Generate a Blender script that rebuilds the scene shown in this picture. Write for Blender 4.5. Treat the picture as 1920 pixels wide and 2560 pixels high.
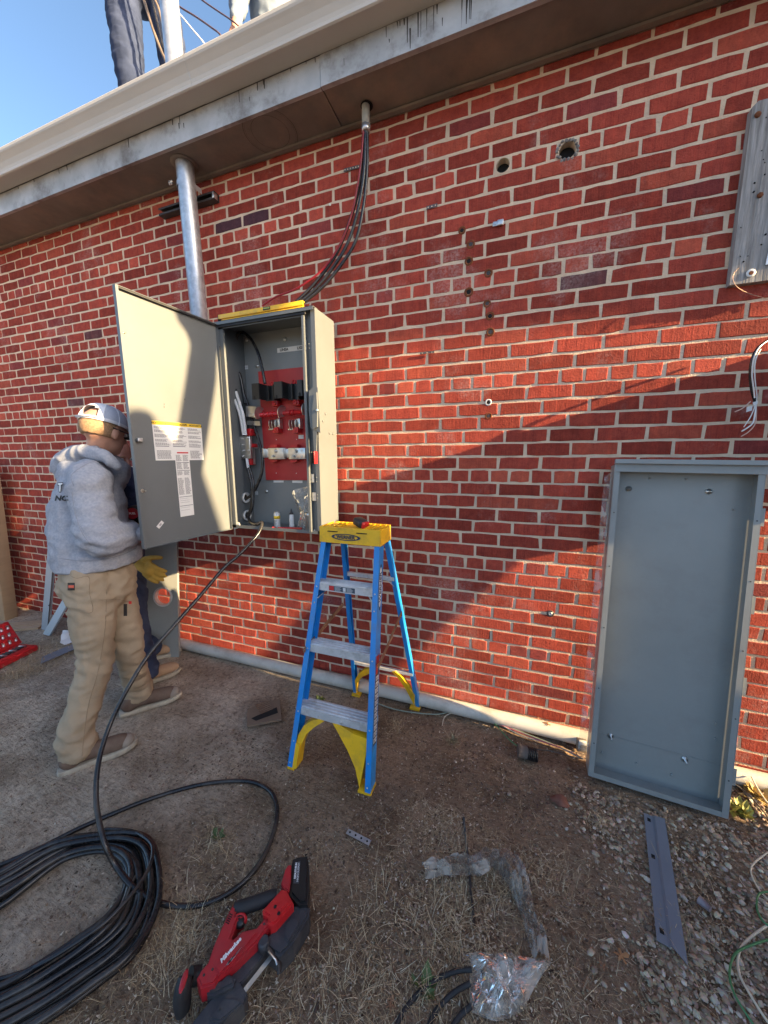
import bpy, bmesh, math, random
import numpy as np
from mathutils import Vector, Matrix, noise as mnoise
random.seed(7); rng = np.random.default_rng(7)
C = bpy.context.scene.collection
scn = bpy.context.scene
for o in list(bpy.data.objects): bpy.data.objects.remove(o)

# ---------------------------------------------------------------- camera
F = 887.5
RR = np.array([[0.94121646, 0.33777622, -0.00433572],
               [0.04807764, -0.14665108, -0.98801923],
               [-0.33436524, 0.92973151, -0.15426989]])
CAM = np.array([3.9248, -1.9327, 1.4703])
cam_d = bpy.data.cameras.new('camera'); cam = bpy.data.objects.new('camera', cam_d); C.objects.link(cam)
cam_d.sensor_fit = 'HORIZONTAL'; cam_d.sensor_width = 36; cam_d.lens = F/1920*36
cam_d.clip_start = 0.05; cam_d.clip_end = 600
m = Matrix.Identity(4)
for i in range(3):
    m[i][0] = RR[0][i]; m[i][1] = -RR[1][i]; m[i][2] = -RR[2][i]; m[i][3] = CAM[i]
cam.matrix_world = m
scn.camera = cam

SK = (.6, 2.2, 6)
# ---------------------------------------------------------------- sky, sun, exposure
SUN = Vector((1.0, -0.092, 0.320)).normalized()
el = math.asin(SUN.z); az = math.atan2(SUN.x, SUN.y)
w = bpy.data.worlds.new('World'); scn.world = w; w.use_nodes = True
nt = w.node_tree; nt.nodes.clear()
sky = nt.nodes.new('ShaderNodeTexSky'); sky.sky_type = 'NISHITA'; sky.sun_disc = False
sky.sun_elevation = el; sky.sun_rotation = az; sky.air_density = SK[0]; sky.dust_density = SK[1]; sky.ozone_density = SK[2]
bg = nt.nodes.new('ShaderNodeBackground'); bg.inputs[1].default_value = 0.15
wo = nt.nodes.new('ShaderNodeOutputWorld')
tn = nt.nodes.new('ShaderNodeMix'); tn.data_type = 'RGBA'; tn.blend_type = 'MULTIPLY'; tn.inputs[0].default_value = 1; tn.inputs[7].default_value = (1.36,1.03,.70,1)
nt.links.new(sky.outputs[0], tn.inputs[6]); nt.links.new(tn.outputs[2], bg.inputs[0]); nt.links.new(bg.outputs[0], wo.inputs[0])
sl = bpy.data.lights.new('sun', 'SUN'); sl.energy = 5.0; sl.angle = math.radians(0.5); sl.color = (1.0, 0.73, 0.40)
so = bpy.data.objects.new('sun', sl); C.objects.link(so)
so.rotation_euler = (-SUN).to_track_quat('-Z', 'Y').to_euler()
vs = scn.view_settings
vs.view_transform = 'Standard'; vs.look = 'None'; vs.gamma = 1.0; vs.use_curve_mapping = False; vs.exposure = 2.3

# ---------------------------------------------------------------- pixel -> place (photo pixels, 1920 x 2560)
def ray(x, y):
    return RR.T @ np.array([(x-960)/F, (y-1280)/F, 1.0])
def onY(x, y, Y=0.0):
    d = ray(x, y); return Vector(CAM + (Y-CAM[1])/d[1]*d)
def onZ(x, y, Z=0.0):
    d = ray(x, y); return Vector(CAM + (Z-CAM[2])/d[2]*d)
def onX(x, y, X):
    d = ray(x, y); return Vector(CAM + (X-CAM[0])/d[0]*d)
def onD(x, y, D):
    return Vector(CAM + D*ray(x, y))

# ---------------------------------------------------------------- materials
def _rgba(c): return (c[0], c[1], c[2], 1.0)
def mat(name, col, rough=0.5, metal=0.0, var=0.0, vscale=6.0, col2=None, bump=0.0, bscale=60.0, stretch=(1,1,1),
        detail=6.0, spec=0.5, coat=0.0, dirt=None, dirt_amt=0.5, dscale=3.0, trans=0.0, sheen=0.0, bdist=0.002):
    M = bpy.data.materials.new(name); M.use_nodes = True
    n = M.node_tree; N = n.nodes; L = n.links
    b = N['Principled BSDF']
    b.inputs['Roughness'].default_value = rough; b.inputs['Metallic'].default_value = metal
    b.inputs['Specular IOR Level'].default_value = spec
    b.inputs['Coat Weight'].default_value = coat
    b.inputs['Transmission Weight'].default_value = trans
    b.inputs['Sheen Weight'].default_value = sheen
    tc = N.new('ShaderNodeTexCoord'); mp = N.new('ShaderNodeMapping'); mp.inputs['Scale'].default_value = stretch
    L.new(tc.outputs['Object'], mp.inputs[0])
    def noise(scale, det=detail, r=0.6):
        t = N.new('ShaderNodeTexNoise'); t.inputs['Scale'].default_value = scale
        t.inputs['Detail'].default_value = det; t.inputs['Roughness'].default_value = r
        L.new(mp.outputs[0], t.inputs[0]); return t
    cur = None
    if col2 is None and var > 0: col2 = tuple(min(1, c*(1+var)) for c in col); col = tuple(c*(1-var) for c in col)
    if col2 is not None:
        t = noise(vscale); r = N.new('ShaderNodeValToRGB')
        r.color_ramp.elements[0].position = 0.32; r.color_ramp.elements[1].position = 0.68
        r.color_ramp.elements[0].color = _rgba(col); r.color_ramp.elements[1].color = _rgba(col2)
        L.new(t.outputs[0], r.inputs[0]); cur = r.outputs[0]
    if dirt is not None:
        t = noise(dscale, 8, 0.7); r = N.new('ShaderNodeValToRGB')
        r.color_ramp.elements[0].position = 0.48; r.color_ramp.elements[1].position = 0.66
        r.color_ramp.elements[0].color = (0,0,0,1); r.color_ramp.elements[1].color = (dirt_amt,)*3+(1,)
        L.new(t.outputs[0], r.inputs[0])
        mx = N.new('ShaderNodeMix'); mx.data_type = 'RGBA'
        L.new(r.outputs[0], mx.inputs[0])
        if cur: L.new(cur, mx.inputs[6])
        else: mx.inputs[6].default_value = _rgba(col)
        mx.inputs[7].default_value = _rgba(dirt); cur = mx.outputs[2]
    if cur: L.new(cur, b.inputs['Base Color'])
    else: b.inputs['Base Color'].default_value = _rgba(col)
    if bump > 0:
        t = noise(bscale, 4); bm_ = N.new('ShaderNodeBump'); bm_.inputs['Strength'].default_value = bump
        bm_.inputs['Distance'].default_value = bdist
        L.new(t.outputs[0], bm_.inputs['Height']); L.new(bm_.outputs[0], b.inputs['Normal'])
    return M

# ---------------------------------------------------------------- mesh builder
class MB:
    def __init__(s): s.v = []; s.f = []; s.mi = []; s.sm = []; s.M = Matrix.Identity(4); s.cur = 0
    def mat(s, i): s.cur = i; return s
    def pt(s, p): s.v.append(tuple(s.M @ Vector(p))); return len(s.v)-1
    def face(s, idx, smooth=False): s.f.append(tuple(idx)); s.mi.append(s.cur); s.sm.append(smooth)
    def quad(s, a, b, c, d, smooth=False): s.face([s.pt(a), s.pt(b), s.pt(c), s.pt(d)], smooth)
    def poly(s, pts): s.face([s.pt(p) for p in pts])
    def box(s, lo, hi, bev=0.0):
        x0,y0,z0 = lo; x1,y1,z1 = hi
        if x0>x1: x0,x1=x1,x0
        if y0>y1: y0,y1=y1,y0
        if z0>z1: z0,z1=z1,z0
        if bev <= 0:
            i = [s.pt(p) for p in [(x0,y0,z0),(x1,y0,z0),(x1,y1,z0),(x0,y1,z0),(x0,y0,z1),(x1,y0,z1),(x1,y1,z1),(x0,y1,z1)]]
            for q in [(0,3,2,1),(4,5,6,7),(0,1,5,4),(1,2,6,5),(2,3,7,6),(3,0,4,7)]: s.face([i[k] for k in q])
        else:
            b = min(bev, (x1-x0)*.45, (y1-y0)*.45, (z1-z0)*.45)
            bm = bmesh.new(); bmesh.ops.create_cube(bm, size=1.0)
            for v in bm.verts: v.co = Vector(((x0+x1)/2+v.co.x*(x1-x0), (y0+y1)/2+v.co.y*(y1-y0), (z0+z1)/2+v.co.z*(z1-z0)))
            bmesh.ops.bevel(bm, geom=list(bm.edges), offset=b, segments=2, affect='EDGES', profile=0.5)
            s.bm(bm, True)
        return s
    def bm(s, bm, smooth=False):
        base = len(s.v); bm.verts.ensure_lookup_table()
        for v in bm.verts: s.v.append(tuple(s.M @ v.co))
        for f in bm.faces: s.f.append(tuple(base+v.index for v in f.verts)); s.mi.append(s.cur); s.sm.append(smooth)
        bm.free()
    def prism(s, pts, vec, bev=0):
        """planar polygon (3d points) extruded by vec"""
        n = len(pts); v = Vector(vec)
        a = [s.pt(p) for p in pts]; b = [s.pt(Vector(p)+v) for p in pts]
        s.face(a[::-1]); s.face(b)
        for i in range(n): s.face([a[i], a[(i+1)%n], b[(i+1)%n], b[i]])
        return s
    def tube(s, pts, r, n=8, closed=False, cap=True, flat=1.0, smooth=True):
        pts = [Vector(p) for p in pts]; m = len(pts)
        if not hasattr(r, '__len__'): r = [r]*m
        up = Vector((0,0,1)); rings = []
        t0 = (pts[1]-pts[0]).normalized()
        if abs(t0.dot(up)) > .95: up = Vector((1,0,0))
        nrm = (up - t0*up.dot(t0)).normalized()
        for i in range(m):
            if closed: t = (pts[(i+1)%m]-pts[i-1])
            else: t = pts[min(i+1,m-1)]-pts[max(i-1,0)]
            if t.length < 1e-9: t = t0
            t.normalize(); nrm = (nrm - t*nrm.dot(t))
            if nrm.length < 1e-6: nrm = t.orthogonal()
            nrm.normalize(); bn = t.cross(nrm)
            rings.append([s.pt(pts[i]+(nrm*math.cos(2*math.pi*k/n)*flat+bn*math.sin(2*math.pi*k/n))*r[i]) for k in range(n)])
        for i in range(m if closed else m-1):
            A = rings[i]; B = rings[(i+1)%m]
            for k in range(n): s.face([A[k], B[k], B[(k+1)%n], A[(k+1)%n]][::-1], smooth)
        if cap and not closed:
            s.face(rings[0]); s.face(rings[-1][::-1])
        return s
    def cyl(s, a, b, r, n=16, r2=None, cap=True): return s.tube([a, b], [r, r if r2 is None else r2], n, cap=cap)
    def lathe(s, prof, origin=(0,0,0), axis=(0,0,1), n=20, smooth=True):
        ax = Vector(axis).normalized(); u = ax.orthogonal().normalized(); v = ax.cross(u); o = Vector(origin); rings = []
        for (r, h) in prof:
            rings.append([s.pt(o+ax*h+(u*math.cos(2*math.pi*k/n)+v*math.sin(2*math.pi*k/n))*max(r,1e-5)) for k in range(n)])
        for i in range(len(prof)-1):
            for k in range(n): s.face([rings[i][k], rings[i][(k+1)%n], rings[i+1][(k+1)%n], rings[i+1][k]], smooth)
        s.face(rings[0][::-1]); s.face(rings[-1]); return s
    def blob(s, c, r, sub=2, jit=0.0, fr=3.0, sc=(1,1,1)):
        bm = bmesh.new(); bmesh.ops.create_icosphere(bm, subdivisions=sub, radius=1.0)
        c = Vector(c); off = Vector((random.random()*50,)*3)
        for v in bm.verts:
            k = 1+jit*mnoise.noise(v.co*fr+off)
            v.co = Vector((c[0]+v.co.x*r*sc[0]*k, c[1]+v.co.y*r*sc[1]*k, c[2]+v.co.z*r*sc[2]*k))
        s.bm(bm, True); return s

ORG = {}
def org(parent): return ORG.get(parent.name, Vector((0,0,0)))
def obj(name, mb, mats, parent=None, loc=None, kind=None, label=None, fix=False):
    """link what the builder holds as ONE mesh object; coordinates are world, origin goes to the thing's base"""
    me = bpy.data.meshes.new(name)
    o3 = org(parent) if parent else (Vector(loc) if loc is not None else Vector((0,0,0)))
    me.from_pydata([tuple(Vector(p)-o3) for p in mb.v], [], mb.f)
    if not isinstance(mats, (list, tuple)): mats = [mats]
    for mm in mats: me.materials.append(mm)
    me.polygons.foreach_set('material_index', mb.mi); me.polygons.foreach_set('use_smooth', mb.sm)
    if fix:
        bm = bmesh.new(); bm.from_mesh(me); bmesh.ops.recalc_face_normals(bm, faces=bm.faces); bm.to_mesh(me); bm.free()
    me.update()
    o = bpy.data.objects.new(name, me); C.objects.link(o)
    if parent: o.parent = parent; ORG[o.name] = o3
    else: o.location = o3; ORG[o.name] = o3
    if kind: o['kind'] = kind
    if label: o['label'] = label
    return o
def thing(name, label, cat, loc=(0,0,0), group=None):
    o = bpy.data.objects.new(name, None); C.objects.link(o); o.location = loc; o.empty_display_size = .05
    ORG[o.name] = Vector(loc); o['label'] = label; o['category'] = cat
    if group: o['group'] = group
    return o
def tag(o, label, cat, group=None):
    o['label'] = label; o['category'] = cat
    if group: o['group'] = group
    return o
def cr(pts, n=8, closed=False):
    """Catmull-Rom through points"""
    P = [Vector(p) for p in pts]; out = []
    m = len(P)
    rngi = range(m) if closed else range(m-1)
    for i in rngi:
        if closed: p0,p1,p2,p3 = P[i-1],P[i],P[(i+1)%m],P[(i+2)%m]
        else: p0,p1,p2,p3 = P[max(i-1,0)],P[i],P[i+1],P[min(i+2,m-1)]
        for k in range(n):
            t = k/n
            out.append(0.5*((2*p1)+(p2-p0)*t+(2*p0-5*p1+4*p2-p3)*t*t+(3*p1-p0-3*p2+p3)*t**3))
    if not closed: out.append(P[-1])
    return out
def frame(origin, xdir, zdir):
    x = Vector(xdir).normalized(); z = Vector(zdir); z = (z-x*z.dot(x)).normalized(); y = z.cross(x)
    M = Matrix.Identity(4)
    for i in range(3): M[i][0]=x[i]; M[i][1]=y[i]; M[i][2]=z[i]; M[i][3]=origin[i]
    return M
def text(name, s, size, M, mt, parent, ext=0.0004, align='CENTER', shear=0.0, sx=1.0, bold=0.0):
    cu = bpy.data.curves.new(name, 'FONT'); cu.body = s; cu.size = size; cu.extrude = ext; cu.align_x = align; cu.align_y = 'CENTER'
    cu.shear = shear; cu.resolution_u = 2; cu.offset = bold
    t = bpy.data.objects.new(name, cu); C.objects.link(t)
    bpy.context.view_layer.update()
    me = bpy.data.meshes.new_from_object(t.evaluated_get(bpy.context.evaluated_depsgraph_get()))
    bpy.data.objects.remove(t); bpy.data.curves.remove(cu)
    o3 = org(parent)
    for v in me.vertices: v.co = (M @ Vector((v.co.x*sx, v.co.y, v.co.z))) - o3
    me.materials.clear(); me.materials.append(mt)
    o = bpy.data.objects.new(name, me); C.objects.link(o); o.parent = parent; ORG[o.name] = o3
    return o
def mesh_np(name, V, Fq, mt, kind=None, parent=None, smooth=False, cols=None):
    """V (n,3), Fq (m,k) faces of equal size, numpy fast path"""
    V = np.asarray(V, np.float32); Fq = np.asarray(Fq, np.int32); k = Fq.shape[1]
    me = bpy.data.meshes.new(name); me.vertices.add(len(V)); me.vertices.foreach_set('co', V.ravel())
    me.loops.add(Fq.size); me.loops.foreach_set('vertex_index', Fq.ravel())
    me.polygons.add(len(Fq)); me.polygons.foreach_set('loop_start', np.arange(0, Fq.size, k, dtype=np.int32))
    me.polygons.foreach_set('loop_total', np.full(len(Fq), k, np.int32))
    me.polygons.foreach_set('use_smooth', np.full(len(Fq), smooth))
    me.update(calc_edges=True)
    if cols is not None:
        a = me.color_attributes.new('bc', 'FLOAT_COLOR', 'POINT'); a.data.foreach_set('color', np.asarray(cols, np.float32).ravel())
    me.materials.append(mt)
    o = bpy.data.objects.new(name, me); C.objects.link(o)
    if kind: o['kind'] = kind
    if parent: o.parent = parent
    return o
# ================================================================ brick wall
U = 0.2032; CH = U/3; Z2 = 3.06
def rowz(r): return Z2-(r-2)*CH
HEAD = {6:.2176, 13:.181, 20:.25, 27:.26, 34:.23, 41:.439, 48:.2, -1:.2}
def attr_mat_brick():
    M = bpy.data.materials.new('brick_face'); M.use_nodes = True; n = M.node_tree; N = n.nodes; L = n.links
    b = N['Principled BSDF']; b.inputs['Roughness'].default_value = .9; b.inputs['Specular IOR Level'].default_value = .12
    at = N.new('ShaderNodeAttribute'); at.attribute_name = 'bc'
    geo = N.new('ShaderNodeNewGeometry')
    def mapn(sc):
        m_ = N.new('ShaderNodeMapping'); m_.inputs['Scale'].default_value = sc; L.new(geo.outputs['Position'], m_.inputs[0]); return m_
    def noi(mp, s, d=4, r=.6):
        t = N.new('ShaderNodeTexNoise'); t.inputs['Scale'].default_value = s; t.inputs['Detail'].default_value = d; t.inputs['Roughness'].default_value = r
        L.new(mp.outputs[0], t.inputs[0]); return t
    def ramp(src, p0, p1, c0=(0,0,0,1), c1=(1,1,1,1)):
        r = N.new('ShaderNodeValToRGB'); r.color_ramp.elements[0].position = p0; r.color_ramp.elements[1].position = p1
        r.color_ramp.elements[0].color = c0; r.color_ramp.elements[1].color = c1; L.new(src, r.inputs[0]); return r
    def mix(fac, a, c, mode='MIX'):
        x = N.new('ShaderNodeMix'); x.data_type = 'RGBA'; x.blend_type = mode
        if hasattr(fac, 'links'): L.new(fac, x.inputs[0])
        else: x.inputs[0].default_value = fac
        for k, q in ((6, a), (7, c)):
            if hasattr(q, 'links'): L.new(q, x.inputs[k])
            else: x.inputs[k].default_value = q
        return x.outputs[2]
    def math_(op, a, c):
        x = N.new('ShaderNodeMath'); x.operation = op
        for k, q in ((0, a), (1, c)):
            if hasattr(q, 'links'): L.new(q, x.inputs[k])
            else: x.inputs[k].default_value = q
        return x.outputs[0]
    iso = mapn((1,1,1)); str_ = mapn((1, 1, .045)); band = mapn((1,1,.02))
    striae = noi(str_, 150, 3, .75)           # wire-cut marks
    pits = noi(iso, 110, 4, .75)
    mott = noi(iso, 26, 6, .7)
    bands = noi(band, 18, 3, .7)
    c = mix(ramp(mott.outputs[0], .35, .75).outputs[0], at.outputs['Color'], mix(1.0, at.outputs['Color'], (.62,.55,.62,1), 'MULTIPLY'))
    c = mix(ramp(bands.outputs[0], .5, .8).outputs[0], c, mix(1.0, c, (1.35,1.15,1.05,1), 'MULTIPLY'))
    dk = math_('MULTIPLY', ramp(striae.outputs[0], .5, .72).outputs[0], at.outputs['Alpha'])
    c = mix(math_('MULTIPLY', dk, .55), c, mix(1.0, c, (.45,.35,.38,1), 'MULTIPLY'))
    eff = noi(iso, 2.3, 7, .68)
    e2 = noi(iso, 90, 3, .6)
    ef = math_('MULTIPLY', ramp(eff.outputs[0], .54, .78).outputs[0], ramp(e2.outputs[0], .35, .65).outputs[0])
    c = mix(math_('MULTIPLY', ef, .6), c, (.58,.49,.45,1))
    c = mix(math_('MULTIPLY', ramp(pits.outputs[0], .56, .70).outputs[0], math_('MULTIPLY', at.outputs['Alpha'], .75)), c, mix(1.0, c, (.38,.34,.42,1), 'MULTIPLY'))
    c = mix(math_('MULTIPLY', ramp(pits.outputs[0], .44, .32).outputs[0], .35), c, mix(1.0, c, (1.45,1.5,1.5,1), 'MULTIPLY'))
    soot = noi(iso, 1.1, 6, .7); c = mix(math_('MULTIPLY', ramp(soot.outputs[0], .55, .75).outputs[0], .5), c, mix(1.0, c, (.55,.5,.55,1), 'MULTIPLY'))
    L.new(c, b.inputs['Base Color'])
    h = math_('ADD', math_('MULTIPLY', math_('MULTIPLY', striae.outputs[0], at.outputs['Alpha']), .55), math_('MULTIPLY', pits.outputs[0], .85))
    bp = N.new('ShaderNodeBump'); bp.inputs['Strength'].default_value = 1.0; bp.inputs['Distance'].default_value = .0055
    L.new(h, bp.inputs['Height']); L.new(bp.outputs[0], b.inputs['Normal'])
    return M
M_brick = attr_mat_brick()
M_mortar = mat('mortar', (.58,.435,.305), rough=.95, col2=(.74,.58,.42), vscale=14, bump=1.0, bscale=120, bdist=.004, dirt=(.44,.37,.30), dirt_amt=.6, dscale=2.2)
XW0, XW1 = -9.0, 12.0
HOLES = [(3.817,2.789,.030),(4.084,2.782,.034)]
bld = thing('brick_building', 'red brick building wall with tan mortar joints under a low metal eave', 'building', (2.5,0,0))
# mortar bed with the two pipe holes cut through
bm = bmesh.new()
def loop(pts):
    vs_ = [bm.verts.new(p) for p in pts]; return [bm.edges.new((vs_[i], vs_[(i+1)%len(vs_)])) for i in range(len(vs_))]
YM = .0016
ed = loop([(XW0,YM,-.3),(XW1,YM,-.3),(XW1,YM,3.16),(XW0,YM,3.16)])
for hx,hz,hr in HOLES: ed += loop([(hx+hr*math.cos(a*math.pi/12), YM, hz+hr*math.sin(a*math.pi/12)) for a in range(24)])
bmesh.ops.triangle_fill(bm, edges=ed, use_beauty=True)
bmesh.ops.recalc_face_normals(bm, faces=bm.faces)
b_ = MB(); b_.bm(bm)
for hx,hz,hr in HOLES:
    ring = lambda y, r: [(hx+r*math.cos(a*math.pi/12), y, hz+r*math.sin(a*math.pi/12)) for a in range(24)]
    A = [b_.pt(p) for p in ring(YM, hr)]; B = [b_.pt(p) for p in ring(.28, hr)]
    for k in range(24): b_.face([A[k], A[(k+1)%24], B[(k+1)%24], B[k]])
    b_.face(B)
b_.box((XW0,.30,-.3),(XW1,.33,3.16))
wall = obj('mortar_wall', b_, M_mortar, bld)
def brick_geo(x0, x1, z0, z1, rnd):
    w_, h_ = x1-x0, z1-z0
    per = []
    for k in range(5): per.append((x0+w_*k/4, z0))
    for k in range(5): per.append((x1-w_*k/4, z1))
    j = .0012
    per = [(p[0]+rnd.uniform(-j,j)*1.2, p[1]+rnd.uniform(-j,j)*1.6) for p in per]
    for cidx in (0,4,5,9):   # worn corners
        k = abs(rnd.gauss(0,.0022)); cx, cz = (x0+x1)/2, (z0+z1)/2
        p = per[cidx]; per[cidx] = (p[0]+(k if p[0]<cx else -k), p[1]+(k if p[1]<cz else -k)*.7)
    cx, cz = (x0+x1)/2, (z0+z1)/2
    yb = -.0010+max(-.0012,min(.0008,rnd.gauss(0, .0006))); tx = rnd.gauss(0,.0025); tz = rnd.gauss(0,.008)
    yf = lambda p: yb+tx*(p[0]-cx)+tz*(p[1]-cz)
    V = []; n_ = 10
    for p in per:  # inner front ring
        q = (p[0]+(.0022 if p[0]<cx else -.0022), p[1]+(.0022 if p[1]<cz else -.0022)); V.append((q[0], yf(q), q[1]))
    for p in per: V.append((p[0], yf(p)+.0024, p[1]))
    for p in per: V.append((p[0], .05, p[1]))
    Fs = []
    for i in range(4):   # front: strip between bottom (0..4) and top (9..5)
        a, b, c, d = i, i+1, 8-i, 9-i
        Fs += [(a,b,c),(a,c,d)]
    for r in (0, 10):
        for i in range(n_):
            k = (i+1)%n_; Fs += [(r+i, r+10+i, r+10+k), (r+i, r+10+k, r+k)]
    return V, Fs
bricks = []
for r in range(1, 50):
    zc = rowz(r); hz = CH/2-.0052
    if r in HEAD: off = HEAD[r]*U; step = U/2
    else: off = (0 if r%2 == 0 else .5)*U + random.gauss(0,.009)*(0 if r<=6 else 1); step = U
    k0 = int((XW0-off)/step); k1 = int((XW1-off)/step)
    jz = random.gauss(0,.0007)
    jit = {}
    for k in range(k0, k1+1): jit[k] = random.gauss(0,.0022)
    for k in range(k0, k1):
        x0 = off+k*step+jit[k]+.0054; x1 = off+(k+1)*step+jit[k+1]-.0054
        z0 = zc-hz+jz+random.gauss(0,.0008); z1 = zc+hz+jz+random.gauss(0,.0008)
        if r == 1: z1 = min(z1, 3.13)
        for hx,hh,hr in HOLES:
            if abs(zc-hh) < .03:
                e = hr+.008
                if x0 < hx+e and x1 > hx-e:
                    if hx-e-x0 > x1-(hx+e): x1 = hx-e
                    else: x0 = hx+e
        if x1-x0 < .02: continue
        cc = (x0+x1)/2
        base = np.array([.325,.060,.040]); t = random.random()
        base = base*random.uniform(.74,1.26)
        if t < .05: base = np.array([.235,.050,.044])*random.uniform(.8,1.2)
        elif t < .056: base = np.array([.15,.06,.06])*random.uniform(.8,1.1)
        elif t > .88: base = np.array([.40,.085,.052])
        header = r in HEAD
        if header and random.random() < .5: base = base*1.15+np.array([.02,.006,.002])
        rough = 0.12 if (header or r <= 3) else random.uniform(.75,1.0)
        if r==5 and abs(cc-2.32)<.13: base = np.array([.085,.04,.05]); rough=.4
        P_ = RR @ (np.array([cc,0,zc])-CAM); vis = 0
        if P_[2] > .1:
            px = 960+F*P_[0]/P_[2]; py = 1280+F*P_[1]/P_[2]
            if -60<px<1980 and -40<py<2150: vis = (x1-x0)*(z1-z0)*F*F/P_[2]**2*(1.93/math.hypot(cc-CAM[0],CAM[1]))
            if 540<px<850 and 790<py<1330: vis *= .01
            if 1560<px<1860 and 1180<py<2000: vis *= .01
            if 290<px<570 and 780<py<1330: vis *= .05
        bricks.append((vis, x0, x1, z0, z1, base, rough))
order = sorted(range(len(bricks)), key=lambda i: -bricks[i][0])
single = set(order[:299]); rest = []
AV, AF, AC = [], [], []; nb = 0
for i, (vis,x0,x1,z0,z1,base,rough) in enumerate(bricks):
    V, Fs = brick_geo(x0,x1,z0,z1,random)
    if i in single:
        oo = mesh_np('brick', np.array(V)-np.array(ORG[bld.name]), Fs, M_brick, parent=wall, cols=[(*base, rough)]*30)
    else:
        AV += V; AF += [(a+nb,b+nb,c+nb) for a,b,c in Fs]; AC += [(*base, rough)]*30; nb += 30
oo = mesh_np('bricks', np.array(AV)-np.array(ORG[bld.name]), AF, M_brick, kind='stuff', parent=wall, cols=AC)

# ---------------------------------------------------------------- eave: soffit, fascia, gutter, roof
M_soffit = mat('soffit_sheet', (.125,.110,.095), rough=.72, col2=(.22,.195,.17), vscale=3.0, bump=.25, bscale=25, dirt=(.34,.24,.17), dirt_amt=.5, dscale=1.7)
M_fascia = mat('galvanised_fascia', (.33,.34,.34), rough=.5, metal=.3, col2=(.50,.51,.51), vscale=5, stretch=(1,1,1), bump=.15, bscale=40, dirt=(.10,.08,.06), dirt_amt=.75, dscale=4)
M_drip = mat('tar_streak', (.03,.026,.022), rough=.8)
M_gutter = mat('gutter_paint', (.42,.40,.36), rough=.55, col2=(.47,.445,.40), vscale=2, bump=.35, bscale=420, bdist=.0008)
M_roof = mat('roof_felt', (.18,.17,.16), rough=.9, var=.2, bump=.4, bscale=30)
SZ = 3.137
seams = [0.42, 3.02, 5.6, -2.2, 8.2]
xs = [XW0] + sorted(seams) + [XW1]
for i in range(len(xs)-1):
    b_ = MB(); a0, a1 = xs[i]+.0015, xs[i+1]-.0015
    b_.box((a0,-.237,SZ+.003*(i%2)),(a1,.0,SZ+.02)); obj('soffit_panel', b_, M_soffit, bld)
    b_ = MB(); b_.box((a0,-.243-.003*(i%2),SZ-.004),(a1,-.238,SZ+.118), .0)
    b_.box((a0,-.239,SZ-.004),(a1,-.225,SZ-.0005))
    obj('fascia_panel', b_, M_fascia, bld)
b_ = MB(); b_.box((XW0,-.030,SZ-.012),(XW1,-.0075,SZ-.0005)); obj('soffit_trim', b_, M_soffit, bld)
b_ = MB()
for _ in range(60):   # tar and rust runs on the fascia
    x = random.choice([random.uniform(3.35,3.75), random.uniform(3.3,4.2), random.uniform(.3,3.4)]); l = random.uniform(.01,.05)*(2.0 if 3.4<x<3.7 else 1)
    w_ = random.uniform(.0008,.0028)*(1.5 if 3.4<x<3.7 else 1); z1 = SZ+.116-random.choice([0,0,0,random.uniform(0,.06)])
    l = min(l, z1-SZ-.004); y = -.2466
    b_.prism([(x-w_,y,z1),(x+w_,y,z1),(x+w_*.5+random.uniform(-.001,.001),y,z1-l),(x-w_*.2,y,z1-l)], (0,.002,0))
obj('tar_streaks', b_, M_drip, bld, kind='stuff')
# gutter: K style profile (y, z) swept along the eave
G0 = SZ+.1175
prof = [(-.2475,G0+.115),(-.2475,G0),(-.328,G0),(-.334,G0+.004),(-.334,G0+.016),(-.331,G0+.020),(-.3345,G0+.034),(-.345,G0+.056),(-.358,G0+.074),(-.366,G0+.084),(-.369,G0+.092),(-.369,G0+.104),(-.366,G0+.110),(-.352,G0+.110)]
b_ = MB()
segs = [XW0, -3.1, 2.36, 7.4, XW1]
for si in range(4):
    a0, a1 = segs[si], segs[si+1]; inset = .0012*(si%2)
    pr_ = [(p[0]-inset, p[1]) for p in prof]
    for i in range(len(pr_)-1):
        p, q = pr_[i], pr_[i+1]
        b_.quad((a0,p[0],p[1]),(a1,p[0],p[1]),(a1,q[0],q[1]),(a0,q[0],q[1]))
gut = obj('gutter', b_, M_gutter, bld)
b_ = MB(); b_.box((XW0,-.2505,G0+.105),(XW1,.0,G0+.125)); b_.prism([(XW0,-.245,G0+.125),(XW0,6.0,G0+.55),(XW0,6.0,G0+.50),(XW0,.0,G0+.0)], (XW1-XW0,0,0)); obj('roof', b_, M_roof, bld, fix=True)
# old circular ink stamp on the fascia and soffit
M_ink = mat('faded_ink', (.055,.042,.034), rough=.8)
b_ = MB()
sc_ = (2.66, -.13)
def ringseg(cx, cy, r, w_, a0, a1, z):
    n_ = 40
    for k in range(n_):
        t0 = a0+(a1-a0)*k/n_; t1 = a0+(a1-a0)*(k+1)/n_
        P = [(cx+rr*math.cos(t), cy+rr*math.sin(t), z) for rr,t in ((r,t0),(r+w_,t0),(r+w_,t1),(r,t1))]
        if min(p[1] for p in P) > -.234 and max(p[1] for p in P) < -.02: b_.quad(*P)
ringseg(*sc_, .135, .0022, 0, 6.2832, SZ-.0042); ringseg(*sc_, .095, .0015, 0, 6.2832, SZ-.0042); ringseg(*sc_, .128, .001, 0, 6.28, SZ-.0042)
obj('ink_stamp', b_, M_ink, bld)
for k, ch in enumerate('NATIONAL  SHEET  GALVANIZED  STEEL  '):
    a = -k*2*math.pi/36 - .9
    x, y = sc_[0]+.111*math.cos(a), sc_[1]+.111*math.sin(a)
    if y > -.232 and y < -.02 and ch != ' ':
        pass

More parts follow.
